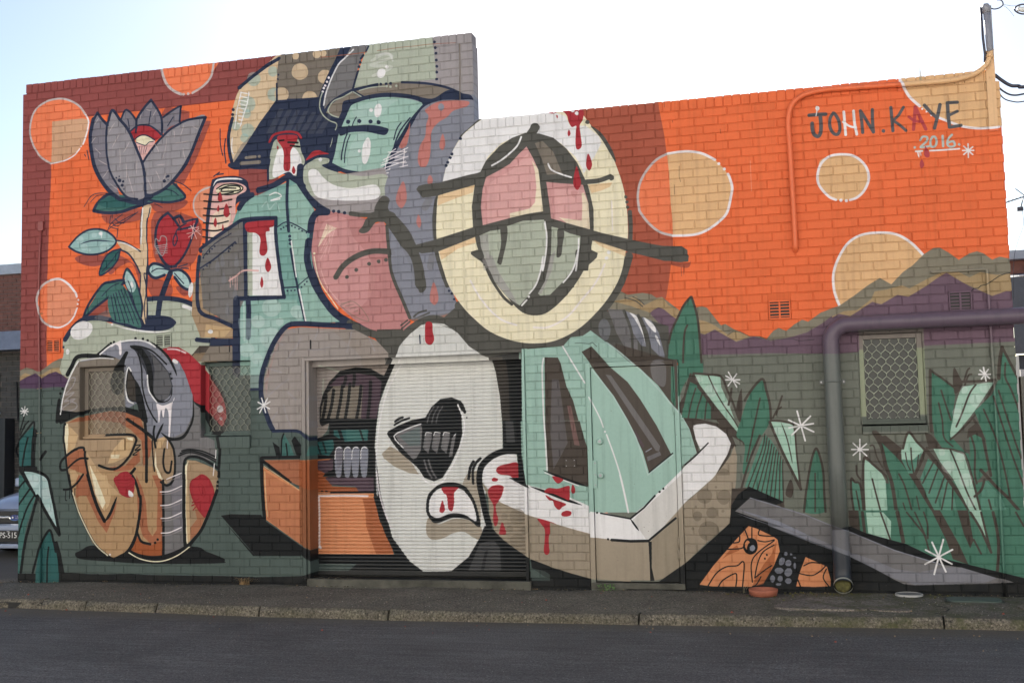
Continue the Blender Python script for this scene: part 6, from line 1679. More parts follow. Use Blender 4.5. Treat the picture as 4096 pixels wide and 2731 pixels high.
for a, b_ in zip(joints, joints[1:]):
    bm = bmesh.new(); n = max(3, int((b_-a)/.12)); rr_ = []
    for i in range(n+1):
        x = a+.008+(b_-a-.016)*i/n; k = ky(x); e = random.uniform(-.009, .009); ch = .03+random.uniform(-.01, .018)+(.02 if i in (0, n) else 0)
        rr_.append([bm.verts.new(p) for p in ((x, k-.012+e*.5, ZR-.1), (x, k-.008+e, -.004-ch), (x, k+ch*.6, .0+e*.6), (x, k+.14, .0+e*.3), (x, k+.14, ZR-.1))])
    for p, q in zip(rr_, rr_[1:]):
        for i in range(4): bm.faces.new((p[i], q[i], q[i+1], p[i+1])).smooth = (i == 1)
    bm.faces.new(rr_[0]); bm.faces.new(rr_[-1][::-1]); obj('kerb_stone', bm, M_KERB, kerb)
# concrete edge filling joints below the kerb
box('kerb_bed', (-13, 11, -1.2, -1.0, ZR-.1, -.03), M_DARK, kerb)

# ------------------------------------------------------------------ the sunlit pale frontages across the street, behind the photographer
M_REND, t, b = new_mat('cream_render'); b.inputs['Base Color'].default_value = (.73, .71, .67, 1); b.inputs['Roughness'].default_value = .9
bm = bmesh.new(); x = -26
for w_, h_ in ((9, 8.5), (11, 10.5), (10, 9.0), (10, 10.0), (8, 8.0)):
    bx(bm, x, x+w_-.02, -22, -14.0, -.1, h_)
    bx(bm, x-.1, x+w_+.05, -13.98, -13.8, h_-.4, h_-.1)
    x += w_
struct(obj('opposite_frontages', bm, M_REND))
bm = bmesh.new(); x = -25
while x < 21:
    for z in (1.0, 4.6): bx(bm, x, x+1.2, -13.99, -13.95, z, z+1.5)
    x += 4.1
struct(obj('opposite_windows', bm, M_GLASS))
bm = bmesh.new(); bx(bm, -26, 22, -13.97, -11.7, -.2, .03); struct(obj('opposite_footpath', bm, plain('sunlit_concrete', (.38, .36, .33), .9)))

# ------------------------------------------------------------------ the painted building
bld = empty('painted_building', 'long single storey brick building whose whole street wall is covered by the mural', 'building')
XL, XS, XR = -8.93, -3.27, 1.955           # left end, step in the parapet, right end
LINT = RZ+27*ROW
# openings: x0,x1,z0,z1
SH = (-5.30, -2.775, .085, LINT); DR = (-2.136, -1.186, .06, 2.30)
W1 = (-8.115, -7.505, 1.635, LINT); W2 = (-6.54, -5.925, 1.635, LINT); W3 = (.545, 1.135, 1.60, LINT)
SILLS = [(-8.115, -7.505, 1.5, 1.64), (-6.54, -5.925, 1.5, 1.64), (.555, 1.145, 1.51, 1.60)]
VENTS = [(-8.575, -8.375, 2.652, 2.818), (-7.12, -6.91, 2.652, 2.818), (-.28, -.065, 2.652, 2.846), (1.39, 1.60, 2.652, 2.846)]
SOLD = (-2.16, -.895, 2.335, 2.335+.165)
holes = [SH, DR, W1, W2, W3]+SILLS+VENTS
def ztop(x): return RZ+65*ROW if x < XS else RZ+54*ROW
# mortar body with real openings
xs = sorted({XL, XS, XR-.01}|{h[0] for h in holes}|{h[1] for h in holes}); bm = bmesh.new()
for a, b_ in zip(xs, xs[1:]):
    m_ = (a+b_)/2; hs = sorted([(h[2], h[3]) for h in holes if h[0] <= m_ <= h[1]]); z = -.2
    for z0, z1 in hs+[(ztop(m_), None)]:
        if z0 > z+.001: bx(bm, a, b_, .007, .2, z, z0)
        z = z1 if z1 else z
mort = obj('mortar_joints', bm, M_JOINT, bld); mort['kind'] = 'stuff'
# bricks
def brick_bm(bm, x0, x1, z0, z1, yo=0., bev=.004, yb=.1):
    e = bev
    o = [(x0, z0), (x1, z0), (x1, z1), (x0, z1)]; i = [(x0+e, z0+e), (x1-e, z0+e), (x1-e, z1-e), (x0+e, z1-e)]
    B = [bm.verts.new((x, yb, z)) for x, z in o]; O = [bm.verts.new((x, yo+e, z)) for x, z in o]; I = [bm.verts.new((x, yo, z)) for x, z in i]
    bm.faces.new(I[::1])
    for k in range(4):
        q = (k+1) % 4; bm.faces.new((O[k], O[q], I[q], I[k])); bm.faces.new((B[k], B[q], O[q], O[k]))
J = .0046
cells = []
for r in range(-2, 65):
    z0, z1 = RZ+r*ROW, RZ+(r+1)*ROW
    if z1 < .02: continue
    x = math.floor(XL/BL)*BL-(r % 2)*.5*BL
    if r < 0 or r % 7 == 3: x += .03
    while x < XR:
        a, b_ = max(x, XL), min(x+BL, XR if r < 54 else XS); x += BL
        if b_-a < .03: continue
        if r >= 27 and a < -3.415 < b_: segs = [(a, -3.42), (-3.41, b_)]       # control joint
        else: segs = [(a, b_)]
        for h in holes+[SOLD]:
            if z0+.02 < h[3] and z1-.02 > h[2]:
                ns = []
                for p, q in segs:
                    if q <= h[0] or p >= h[1]: ns.append((p, q)); continue
                    if p < h[0]: ns.append((p, h[0]))
                    if q > h[1]: ns.append((h[1], q))
                segs = ns
        cells += [(p, q, z0, z1) for p, q in segs if q-p > .025]
def dist(c): return (c[0]+c[1]-0)**2/4+((c[2]+c[3])/2-EYE)**2
cells.sort(key=lambda c: (c[1]-c[0] < .23, dist(c)))
full = [c for c in cells if c[1]-c[0] > .23]; solo = full[:300]; rest = full[300:]+[c for c in cells if c[1]-c[0] <= .23]
var = []
for k in range(6):
    bm = bmesh.new(); brick_bm(bm, -BL/2+J*random.uniform(.8, 1.3), BL/2-J*random.uniform(.8, 1.3), -ROW/2+J*random.uniform(.9, 1.4), ROW/2-J*random.uniform(.9, 1.4), random.uniform(-.0015, .0015), .004+.0015*random.random())
    bmesh.ops.recalc_face_normals(bm, faces=bm.faces[:]); me = bpy.data.meshes.new('brick'); bm.to_mesh(me); bm.free(); me.materials.append(M_BRICK); var.append(me)
for c in solo:
    o = bpy.data.objects.new('brick', random.choice(var)); C.objects.link(o); o.parent = bld
    o.location = ((c[0]+c[1])/2, random.uniform(-.0012, .0012), (c[2]+c[3])/2); o.rotation_euler = (random.uniform(-.02, .02), random.uniform(-.004, .004), random.uniform(-.006, .006))
bm = bmesh.new()
for c in rest: brick_bm(bm, c[0]+J*random.uniform(.7, 1.3), c[1]-J*random.uniform(.7, 1.3), c[2]+J*random.uniform(.9, 1.4), c[3]-J*random.uniform(.9, 1.4), random.uniform(-.003, .003), .004+.0015*random.random())
o = obj('brick_courses', bm, M_BRICK, bld); o['kind'] = 'stuff'
# soldier course over the door
x = SOLD[0]
while x < SOLD[1]-.04:
    bm = bmesh.new(); brick_bm(bm, x+.005, min(x+ROW, SOLD[1])-.004, SOLD[2]+.005, SOLD[3]-.004, random.uniform(-.003, .003)); obj('soldier_brick', bm, M_BRICK, bld); x += ROW
# coping bricks on edge along both parapets
def coping(x0, x1, z):
    n = round((x1-x0)/.0878); w_ = (x1-x0)/n
    for i in range(n):
        bm = bmesh.new(); a = x0+i*w_; dz = random.uniform(-.003, .003)
        bx(bm, a+.004, a+w_-.004, -.004+random.uniform(-.003, .003), .165, z+.007, z+.116+dz, .007); obj('coping_brick', bm, M_BRICK, bld)
    return
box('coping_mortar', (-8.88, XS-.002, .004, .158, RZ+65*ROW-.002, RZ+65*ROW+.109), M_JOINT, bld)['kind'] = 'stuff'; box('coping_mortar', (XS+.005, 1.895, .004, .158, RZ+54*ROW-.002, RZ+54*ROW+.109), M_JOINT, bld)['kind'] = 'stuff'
coping(-8.885, XS, RZ+65*ROW); coping(XS+.003, 1.90, RZ+54*ROW)
M_RAW = plain('brown_face_brick', (.16, .075, .05), .85, var=.3, scale=9, bmp=.003)
# stepped end of the tall parapet: bricks seen end-on
for r in range(55, 65):
    z0, z1 = RZ+r*ROW, RZ+(r+1)*ROW
    bm = bmesh.new(); y0, y1 = .003, .16
    bx(bm, XS-.06, XS+.002+random.uniform(-.002, .002), y0, y1, z0+.005, z1-.005, .003); obj('return_brick', bm, M_BRICK, bld)
# roof, back and side walls
box('end_wall', (XL+.005, XL+.2, .2, 9, -.2, 5.7), M_RAW, bld); box('end_wall', (XR-.2, XR-.012, .2, 9, -.2, 4.75), M_RAW, bld); box('rear_wall', (XL+.2, XR-.2, 8.8, 9, -.2, 4.7), M_RAW, bld)
M_ROOF = plain('zinc_roof', (.3, .31, .32), .5, .3)
box('roof', (XL+.2, XR-.2, .2, 8.8, 4.35, 4.45), M_ROOF, bld)
box('inner_wall', (XL+.21, XR-.21, .9, 1.0, -.1, 4.3), M_DARK, bld)
# unseen block added behind the wall to shade the side lane
struct(box('lane_shade_block', (-15.9, -9.5, 15, 19, -.2, 9.9), M_RAW))
# --- roller shutter
sh = empty('roller_shutter', '', '', (0, 0, 0)); del sh['label']; del sh['category']; sh.parent = bld
bm = bmesh.new(); Y = .234; zz = SH[2]+.06; prev = None; i = 0; PIT = .0385
prof = []
while zz < SH[3]-.07:
    for u, dy in ((0, .0), (.12, -.006), (.3, -.0105), (.5, -.012), (.7, -.0105), (.88, -.006)): prof.append((zz+u*PIT, Y+dy+.006))
    zz += PIT
pl_ = [[bm.verts.new((x, y, z)) for x in (SH[0]-.01, -4.2, SH[1]+.0)] for z, y in prof]
for a, b_ in zip(pl_, pl_[1:]):
    for k in range(2): bm.faces.new((a[k], a[k+1], b_[k+1], b_[k]))
obj('shutter_curtain', bm, M_SHUT, sh)
bm = bmesh.new(); bx(bm, SH[0]+.02, SH[1]-.02, Y-.015, Y+.03, SH[2]+.004, SH[2]+.062, .006); bx(bm, SH[0]+.02, SH[1]-.02, Y-.03, Y-.015, SH[2]+.015, SH[2]+.03); obj('bottom_rail', bm, M_SHUT, sh)
for x0, x1 in ((SH[0]+.0, SH[0]+.075), (SH[1]-.05, SH[1])): pass
bm = bmesh.new(); bx(bm, SH[1]-.052, SH[1]-.012, .16, .21, SH[2], SH[3]-.09, .004); obj('guide_rail', bm, M_SHUT, sh)
bm = bmesh.new(); bx(bm, SH[0]+.004, SH[1]-.004, .13, .2, SH[3]-.08, SH[3]-.012, .006); bx(bm, SH[0]+.004, SH[1]-.004, .11, .128, SH[3]-.1, SH[3]-.03); obj('head_cover', bm, M_SHUT, sh)
for x0, x1 in ((SH[0]+.002, SH[0]+.04), (SH[0]+.042, SH[0]+.075), ):
    bm = bmesh.new(); bx(bm, x0, x1, -.012 if x0 < SH[0]+.03 else .012, .03, SH[2]-.02, SH[3]-.004, .003); obj('jamb_trim', bm, M_FACE, sh)
box('jamb_lining', (SH[0]+.004, SH[0]+.073, .032, .24, SH[2]-.02, SH[3]-.01), M_FACE, sh)
bm = bmesh.new(); bx(bm, SH[0]+.002, SH[1]-.03, -.010, .03, SH[3]-.036, SH[3]-.003, .003); obj('head_trim', bm, M_FACE, sh)
bm = bmesh.new(); bx(bm, SH[1]-.035, SH[1]-.004, -.012, .2, SH[2]-.02, SH[3]-.005, .003); obj('jamb_trim', bm, M_FACE, sh)
box('shutter_backing', (SH[0], SH[1], .27, .30, SH[2], SH[3]), M_DARK, sh)
box('concrete_step', (SH[0]+.06, SH[1]+.02, -.045, .5, -.1, SH[2]-.002), M_CONC, bld, .008)
# --- steel door
dr = empty('steel_door', '', '', (0, 0, 0)); del dr['label']; del dr['category']; dr.parent = bld
bm = bmesh.new(); w_ = .05
for q in ((DR[0]+.003, DR[0]+w_, DR[2], DR[3]-.003), (DR[1]-w_, DR[1]-.003, DR[2], DR[3]-.003), (DR[0]+w_+.001, DR[1]-w_-.001, DR[3]-w_, DR[3]-.003)): bx(bm, q[0], q[1], -.012, .12, q[2], q[3], .004)
obj('door_frame', bm, M_FACE, dr)
box('door_leaf', (DR[0]+w_+.006, DR[1]-w_-.006, .012, .055, DR[2]+.03, DR[3]-w_-.006), M_FACE, dr, .003)
box('door_backing', (DR[0]+w_, DR[1]-w_, .125, .13, DR[2], DR[3]-w_), M_DARK, dr)
box('threshold', (DR[0]+.004, DR[1]-.004, -.025, .2, .02, DR[2]+.018), M_CONC, dr, .004)
box('lock_guard', (DR[0]+.048, DR[0]+.092, -.004, .011, 1.02, 1.30), M_FACE, dr, .004)
for z in (1.495, 1.15):
    bm = bmesh.new(); tube(bm, [(-2.007, .011, z), (-2.007, -.004, z), (-2.007, -.012, z)], [.034, .033, .024], 20); lk = obj('door_lock', bm, M_FACE, dr)
    bm = bmesh.new(); tube(bm, [(-2.007, -.0125, z), (-2.007, -.019, z)], .014, 14); obj('lock_barrel', bm, M_STEEL, lk)
for z in (1.93, 1.80, .48, .36):
    bm = bmesh.new(); tube(bm, [(DR[1]-w_-.004, -.012, z-.05), (DR[1]-w_-.004, -.012, z+.05)], .009, 8); obj('hinge', bm, M_FACE, dr)
for k in range(3): 
    bm = bmesh.new(); z = (1.055, 1.16, 1.275)[k]; tube(bm, [(DR[0]+.075, .0, z), (DR[0]+.075, -.009, z)], .007, 8); obj('bolt_head', bm, M_STEEL, dr)
# --- windows
def window(W, dep, grille_side):
    wn = empty('window', '', '', (0, 0, 0)); del wn['label']; del wn['category']; wn.parent = bld
    a, b_, z0, z1 = W; zb = z0+.005; f = .052
    bm = bmesh.new()
    for q in ((a+.002, a+f, zb, z1-.006), (b_-f, b_-.002, zb, z1-.006), (a+f+.001, b_-f-.001, z1-.05, z1-.006), (a+f+.001, b_-f-.001, zb, zb+.05)): bx(bm, q[0], q[1], dep, dep+.05, q[2], q[3], .004)
    bx(bm, a+.004, b_-.004, dep-.035, dep+.0, zb-.0, zb+.028, .004)
    obj('window_frame', bm, M_WIN, wn)
    i0, i1, k0, k1 = a+f+.004, b_-f-.004, zb+.055, z1-.056
    box('pane', (a+f+.001, b_-f-.001, dep+.034, dep+.038, zb+.05, z1-.05), M_GLASS if grille_side else M_PGLASS, wn)
    bm = bmesh.new(); pit = .0425; n = int((i1-i0)/pit); T = .128
    for s in range(n+1):
        xc = i0+.012+s*pit*(i1-i0-.024)/(pit*n); pts = []; m_ = int((k1-k0)/(T/8))
        for j in range(m_+1):
            z = k0+(k1-k0)*j/m_; ph = 2*math.pi*(z-k0)/T+(math.pi if s % 2 else 0); x = xc+.5*pit*max(-1, min(1, 1.25*math.sin(ph)))
            pts.append((min(max(x, i0), i1), dep+.012, z))
        tube(bm, pts, .0036, 5, False)
    g_ = obj('security_grille', bm, M_GRILLE2 if grille_side else M_GRILLE, wn); g_['kind'] = 'stuff'
    box('blind', (a+.06, b_-.06, dep+.12, dep+.125, z0+.06, z0+(z1-z0)*.45), M_BLIND, wn)
    box('dark_backing', (a-.05, b_+.05, dep+.3, dep+.31, z0-.05, z1+.05), M_DARK, wn)
    return wn
w1 = window(W1, .095, 0); w2 = window(W2, .095, 0); w3 = window(W3, .02, 1)
for i, s in enumerate(SILLS):
    dz = -.03 if i == 2 else -.05
    bm = bmesh.new(); n = 7; w_ = (s[1]-s[0])/n
    for k in range(n):
        v = [bm.verts.new(p) for x in (s[0]+k*w_+.001, s[0]+(k+1)*w_-.001) for p in ((x, -.022, s[2]+.004), (x, -.022, s[3]-.012), (x, .13, s[3]-.001), (x, .13, s[2]+.004))]
        for q in ((0, 1, 2, 3), (7, 6, 5, 4), (0, 4, 5, 1), (1, 5, 6, 2), (0, 3, 7, 4)): bm.faces.new([v[j] for j in q])
    obj('sill', bm, M_FACE, (w1, w2, w3)[i])
# --- terracotta air bricks
for i, v in enumerate(VENTS):
    vt = empty('air_vent', '', '', (0, 0, 0)); del vt['label']; del vt['category']; vt.parent = bld
    a, b_, z0, z1 = v; bm = bmesh.new(); e = .014
    for q in ((a+.003, b_-.003, z0+.003, z0+e+.004), (a+.003, b_-.003, z1-e-.004, z1-.003), (a+.003, a+e, z0+e+.005, z1-e-.005), (b_-e, b_-.003, z0+e+.005, z1-e-.005)): bx(bm, q[0], q[1], -.006, .05, q[2], q[3], .002)
    obj('vent_frame', bm, M_FACE, vt); nl = 5; h = (z1-z0-2*e-.01)/nl
    for k in range(nl):
        z = z0+e+.005+k*h; bm = bmesh.new()
        vv = [bm.verts.new(p) for x in (a+e, b_-e) for p in ((x, -.001, z+h*.30), (x, -.001, z+h*.62), (x, .014, z+h*.58), (x, .014, z+h*.40))]
        for q in ((0, 1, 2, 3), (7, 6, 5, 4), (0, 4, 5, 1), (1, 5, 6, 2), (0, 3, 7, 4), (3, 2, 6, 7)): bm.faces.new([vv[j] for j in q])
        obj('vent_louvre', bm, M_FACE, vt)
    box('vent_mullion', ((a+b_)/2-.008, (a+b_)/2+.008, .0, .013, z0+e+.004, z1-e-.004), M_FACE, vt)
    box('vent_cavity', (a+.016, b_-.016, .016, .02, z0+.004, z1-.004), M_BLACK, vt)
# small electrical plate in the dark panel
pt = empty('cover_plate', 'small square metal cover plate screwed to the wall left of the steel door', 'cover plate', (-2.315, 0, 1.28))
bm = bmesh.new(); bx(bm, -.058, .058, -.016, -.003, -.042, .042, .004); obj('plate', bm, M_FACE, pt)
for x in (-.042, .042):
    for z in (-.028, .028):
        bm = bmesh.new(); tube(bm, [(x, -.016, z), (x, -.019, z)], .005, 6); obj('screw', bm, M_STEEL, pt)

# ------------------------------------------------------------------ pipes and the service post
pp = empty('orange_conduit', 'painted conduit curving down from the parapet beside the signature, orange then tan', 'conduit', (0, 0, 3.33))
L0 = pp.location
def rel(pts, o): return [(x-o[0], y-o[1], z-o[2]) for x, y, z in pts]
cp = [(1.885, -.045, 5.13), (1.868, -.045, 5.06), (1.822, -.045, 4.975), (1.715, -.045, 4.905), (1.53, -.04, 4.872), (1.24, -.04, 4.872), (.9, -.04, 4.882), (.5, -.04, 4.893), (.33, -.04, 4.893), (.15, -.04, 4.865), (.048, -.04, 4.80), (.003, -.04, 4.71), (-.014, -.04, 4.58), (-.008, -.04, 4.36), (-.002, -.04, 4.0), (.004, -.04, 3.6), (.004, -.035, 3.38), (.004, -.01, 3.335), (.004, .01, 3.325)]
bm = bmesh.new(); tube(bm, rel(spline(cp, 5), L0), .0255, 14); obj('conduit_pipe', bm, M_PIPE, pp)
for x, z in ((1.60, 4.885), (1.05, 4.873)):
    bm = bmesh.new(); tube(bm, rel([(x-.012, -.04, z), (x+.012, -.04, z)], L0), .029, 14); bx(bm, x-.012-L0[0], x+.012-L0[0], -.012, .0, z-.05-L0[2], z+.05-L0[2]); obj('saddle_clip', bm, M_PIPE, pp)
bm = bmesh.new(); tube(bm, rel([(1.862, -.045, 5.05), (1.878, -.045, 5.10)], L0), .031, 14); obj('coupling', bm, M_PIPE, pp)
po = empty('service_post', 'tall steel service post bolted to the wall top at the right corner', 'post', (1.86, 0, 4.35)); L0 = po.location
bm = bmesh.new()
bx(bm, -.028, .052, -.018, -.012, 0, .78, .001); bx(bm, .046, .052, -.0115, .06, 0, .78, .001); obj('steel_angle', bm, M_PIPE, po)
bm = bmesh.new(); bx(bm, .028, .052, -.018, -.012, .781, 1.22, .001); bx(bm, .046, .052, -.0115, .06, .781, 1.22, .001); obj('upper_angle', bm, M_GREY, po)
bm = bmesh.new(); tube(bm, [(.018, -.045, .76), (.012, -.045, .8), (.0, -.045, 1.2)], .030, 16); cpg = obj('grey_pipe', bm, M_GREY, po)
bm = bmesh.new(); tube(bm, [(.001, -.045, 1.14), (-.001, -.045, 1.205), (-.001, -.045, 1.225)], [.036, .037, .025], 16); obj('pipe_cap', bm, M_GREY, cpg)
bm = bmesh.new(); tube(bm, [(-.045, -.035, 1.20), (-.04, -.035, .9), (-.03, -.035, .74), (-.035, -.03, .66)], .012, 8); obj('black_cable', bm, M_CORD, po)
for z in (.06, .52):
    bm = bmesh.new(); tube(bm, [(.012, -.018, z), (.012, -.028, z)], .012, 6); obj('bolt_head', bm, M_PIPE, po)
hk = empty('cable_hook', 'steel pigtail hook at the top of the post holding the overhead service cable', 'hook', (1.92, .05, 5.55)); L0 = hk.location
bm = bmesh.new(); tube(bm, rel(spline([(1.90, .0, 5.55), (1.95, .04, 5.548), (2.0, .05, 5.56), (2.03, .05, 5.59), (2.015, .05, 5.63), (1.975, .05, 5.64)], 6), L0), .006, 8); obj('hook_rod', bm, M_CORD, hk)
bm = bmesh.new(); tube(bm, rel(spline([(2.02, .05, 5.59), (2.10, .05, 5.565), (2.14, .05, 5.56), (2.19, .05, 5.55)], 4), L0), .0022, 6); tube(bm, rel(spline([(2.02, .05, 5.585), (2.07, .05, 5.54), (2.12, .05, 5.46)], 4), L0), .0022, 6); obj('tie_wire', bm, M_STEEL, hk)
ins = empty('strain_insulator', 'pale egg shaped insulator in a dark loop of cable beyond the post', 'insulator', (2.19, .05, 5.52)); 
bm = bmesh.new(); tube(bm, spline([(-.045, 0, .0), (-.035, 0, .03), (0, 0, .048), (.035, 0, .03), (.045, 0, 0)], 4)[:0] or [(-.038, 0, .01), (-.03, 0, .008), (-.01, 0, .0), (.02, 0, -.004), (.04, 0, -.006)], [.012, .026, .020, .028, .012], 12); obj('insulator_body', bm, plain('white_porcelain', (.6, .6, .58), .3), ins)
bm = bmesh.new(); tube(bm, spline([(.3, 0, -.10), (.1, 0, -.055), (0, 0, -.045), (-.05, 0, -.015), (-.06, 0, .015), (-.03, 0, .04), (.03, 0, .045), (.2, 0, .01), (.5, 0, -.06)], 5), .008, 8); obj('cable_loop', bm, M_CORD, ins)
for nm, lab, pts, r in (('thick_cable', 'thickest black cable sagging from the wall corner below the post', [(1.93, .12, 4.93), (1.99, .12, 4.87), (2.06, .12, 4.815), (2.13, .12, 4.80), (2.4, .12, 4.79), (4.5, .3, 4.95), (12, 1.2, 5.9)], .017),
                        ('mid_cable', 'dark cable sagging just under the thick black one', [(1.93, .12, 4.84), (2.0, .12, 4.76), (2.08, .12, 4.715), (2.2, .12, 4.72), (2.5, .12, 4.77), (4.5, .3, 5.0), (12, 1.3, 6.0)], .009),
                        ('thin_cable', 'thin grey cable hanging lowest from the wall corner', [(1.94, .12, 4.80), (1.99, .12, 4.70), (2.07, .12, 4.655), (2.18, .12, 4.645), (2.5, .12, 4.70), (4.5, .3, 4.9), (12, 1.4, 5.8)], .006)):
    bm = bmesh.new(); tube(bm, rel(spline(pts, 6), pts[0]), r, 8); o = obj('overhead_cable', bm, M_CORD); o.location = pts[0]; tag(o, lab, 'cable', 'cables leaving the wall corner')
dp = empty('stormwater_pipe', 'wide stormwater pipe, purple along the top then green, bending down beside the right window', 'drain pipe', (.295, -.1, 0)); L0 = dp.location
RD = .078
hp_ = [(5.0, -.1, 2.585), (3.2, -.1, 2.58), (2.02, -.1, 2.576), (1.2, -.1, 2.573), (.52, -.1, 2.568)]
eb = [(.295+.165*(1-math.sin(a)), -.1, 2.568-.165*(1-math.cos(a))) for a in [i*math.pi/2/8 for i in range(9)]]
bm = bmesh.new(); tube(bm, rel(hp_+eb+[(.295, -.1, 2.2), (.297, -.1, 1.2), (.300, -.1, .62)], L0), RD, 28); obj('pipe_run', bm, M_DRAIN, dp)
bm = bmesh.new(); tube(bm, rel([(.300, -.1, .62), (.302, -.1, .26), (.303, -.105, .19), (.304, -.125, .135), (.305, -.16, .10)], L0), [RD+.003, RD+.003, RD+.003, RD+.004, RD+.006], 28, False); sh_ = obj('shoe', bm, M_DRAIN, dp)
bm = bmesh.new(); tube(bm, rel([(.305, -.168, .096), (.305, -.150, .106)], L0), [RD+.010, RD+.011], 28, False); obj('shoe_rim', bm, plain('pale_rim', (.28, .28, .24), .5), dp)
M_MOSS = plain('wet_moss', (.07, .065, .018), .8, var=.6, scale=30, bmp=.01)
bm = bmesh.new(); bmesh.ops.create_icosphere(bm, subdivisions=3, radius=.074)
for v in bm.verts: v.co = Vector((v.co.x, v.co.y*.35, v.co.z))*(1+.05*math.sin(v.co.x*90)*math.sin(v.co.z*70))+Vector((.008, -.045, .108))
o = obj('moss_lining', bm, M_MOSS, dp)
for x in (1.03, 2.06):
    bm = bmesh.new(); tube(bm, rel([(x, -.1, 2.575), (x+.004, -.1, 2.575)], L0), RD+.0025, 28); obj('pipe_collar', bm, M_DRAIN, dp)
bm = bmesh.new(); tube(bm, rel([(.296, -.1, 2.013), (.296, -.1, 2.03)], L0), RD+.004, 28)
for s in (-1, 1): bx(bm, s*(RD+.02)-.022, s*(RD+.02)+.022, .07, .095, 2.0, 2.045)
bk_ = obj('pipe_bracket', bm, M_DRAIN, dp)
for s in (-1, 1):
    bm = bmesh.new(); tube(bm, [(s*(RD+.027), .070, 2.022), (s*(RD+.027), .062, 2.022)], .009, 6); obj('bracket_screw', bm, M_STEEL, bk_)
sp_ = empty('thin_waste_pipe', 'thin pipe running down the wall near the right end behind the wide purple pipe', 'pipe', (1.74, 0, 0)); L0 = sp_.location
bm = bmesh.new(); tube(bm, rel([(1.25, .01, 3.032), (1.25, -.02, 3.034), (1.27, -.022, 3.035), (1.715, -.022, 3.036), (1.733, -.022, 3.03), (1.739, -.022, 3.012), (1.742, -.022, 2.5), (1.745, -.022, 1.8), (1.740, -.022, 1.0), (1.735, -.022, .3), (1.738, -.022, .01)], L0), .0125, 12); obj('pipe_run', bm, M_PIPE, sp_)
for z in (1.83, 1.02):
    bm = bmesh.new(); tube(bm, rel([(1.743, -.022, z-.012), (1.743, -.022, z+.012)], L0), .0165, 12); obj('pipe_clip', bm, M_PIPE, sp_)
lp = empty('cable_conduit', 'thin brown and green conduit rising along the left end of the wall', 'conduit', (-8.64, 0, 0)); L0 = lp.location
bm = bmesh.new(); tube(bm, rel([(-8.64, -.018, 4.13), (-8.655, -.018, 3.9), (-8.668, -.018, 3.2), (-8.66, -.018, 3.0), (-8.64, -.018, 2.3), (-8.636, -.018, 1.9), (-8.615, -.018, .8), (-8.60, -.018, .0)], L0), .0115, 10); obj('conduit_run', bm, M_PIPE, lp)
M_RUST = plain('brown_painted_box', (.20, .075, .05), .6, var=.3)
box('junction_box', (-.035, .035, -.035, .0, 4.11, 4.22), M_PIPE, lp, .006)
for z in (3.12, 2.24, 1.72):
    bm = bmesh.new(); tube(bm, [(-.035+(-.0), -.016, z), (.03, -.016, z+.006)], .004, 6); obj('saddle', bm, plain('brass_saddle', (.35, .24, .12), .4, .5), lp)

# ------------------------------------------------------------------ things on the footpath
M_TERRA = plain('terracotta', (.30, .095, .055), .75, var=.2, scale=12)
bw = empty('terracotta_saucer', 'round terracotta plant saucer on the footpath below the painted wood', 'saucer', (-.43, -.24, .006))
bm = bmesh.new(); N = 32; pr = [(.10, 0), (.125, .006), (.136, .045), (.136, .066), (.122, .066), (.115, .04), (.105, .016), (.001, .014)]
rg = [[bm.verts.new((r*math.cos(2*math.pi*k/N), r*math.sin(2*math.pi*k/N), z)) for k in range(N)] for r, z in pr]
for a, b_ in zip(rg, rg[1:]):
    for k in range(N): bm.faces.new((a[k], a[(k+1) % N], b_[(k+1) % N], b_[k])).smooth = True
bm.faces.new(rg[0][::-1]); obj('bowl', bm, M_TERRA, bw)
bm = bmesh.new(); bmesh.ops.create_circle(bm, cap_ends=True, segments=24, radius=.108); bmesh.ops.translate(bm, verts=bm.verts, vec=(0, 0, .03)); obj('dirty_water', bm, M_BLACK, bw)
M_LID = plain('grey_lid', (.17, .17, .165), .6, var=.25, scale=14)
rl = empty('round_cover', 'round pale grey access cover in the footpath near the downpipe', 'cover', (.89, -.12, .012))
bm = bmesh.new(); tube(bm, [(0, 0, 0), (0, 0, .014)], .112, 32); obj('lid', bm, M_LID, rl)
bm = bmesh.new(); 
N = 32
rg = [[bm.verts.new((r*math.cos(2*math.pi*k/N), r*math.sin(2*math.pi*k/N), z)) for k in range(N)] for r, z in ((.113, .0), (.113, .018), (.122, .018), (.124, .0))]
for a, b_ in zip(rg, rg[1:]):
    for k in range(N): bm.faces.new((a[k], a[(k+1) % N], b_[(k+1) % N], b_[k]))
obj('cover_ring', bm, plain('white_ring', (.34, .34, .33), .5), rl)
def rrect(bm, w_, d_, r, z0, z1):
    pts = []
    for cx, cy, a0 in ((w_/2-r, d_/2-r, 0), (-w_/2+r, d_/2-r, 90), (-w_/2+r, -d_/2+r, 180), (w_/2-r, -d_/2+r, 270)):
        pts += [(cx+r*math.cos(R(a0+i*15)), cy+r*math.sin(R(a0+i*15))) for i in range(7)]
    lo = [bm.verts.new((x, y, z0)) for x, y in pts]; hi = [bm.verts.new((x, y, z1)) for x, y in pts]; n_ = len(pts)
    bm.faces.new(hi); bm.faces.new(lo[::-1])
    for k in range(n_): bm.faces.new((lo[k], lo[(k+1) % n_], hi[(k+1) % n_], hi[k]))
ml = empty('meter_lid', 'green oblong meter box lid in the footpath at the right', 'meter lid', (1.42, -.36, .008))
bm = bmesh.new(); rrect(bm, .46, .26, .09, 0, .014); obj('lid_plate', bm, plain('green_plastic', (.07, .10, .085), .55, var=.2, scale=9), ml)
bm = bmesh.new(); rrect(bm, .50, .30, .10, 0, .008); obj('lid_frame', bm, plain('dark_plastic', (.03, .035, .03), .6), ml)
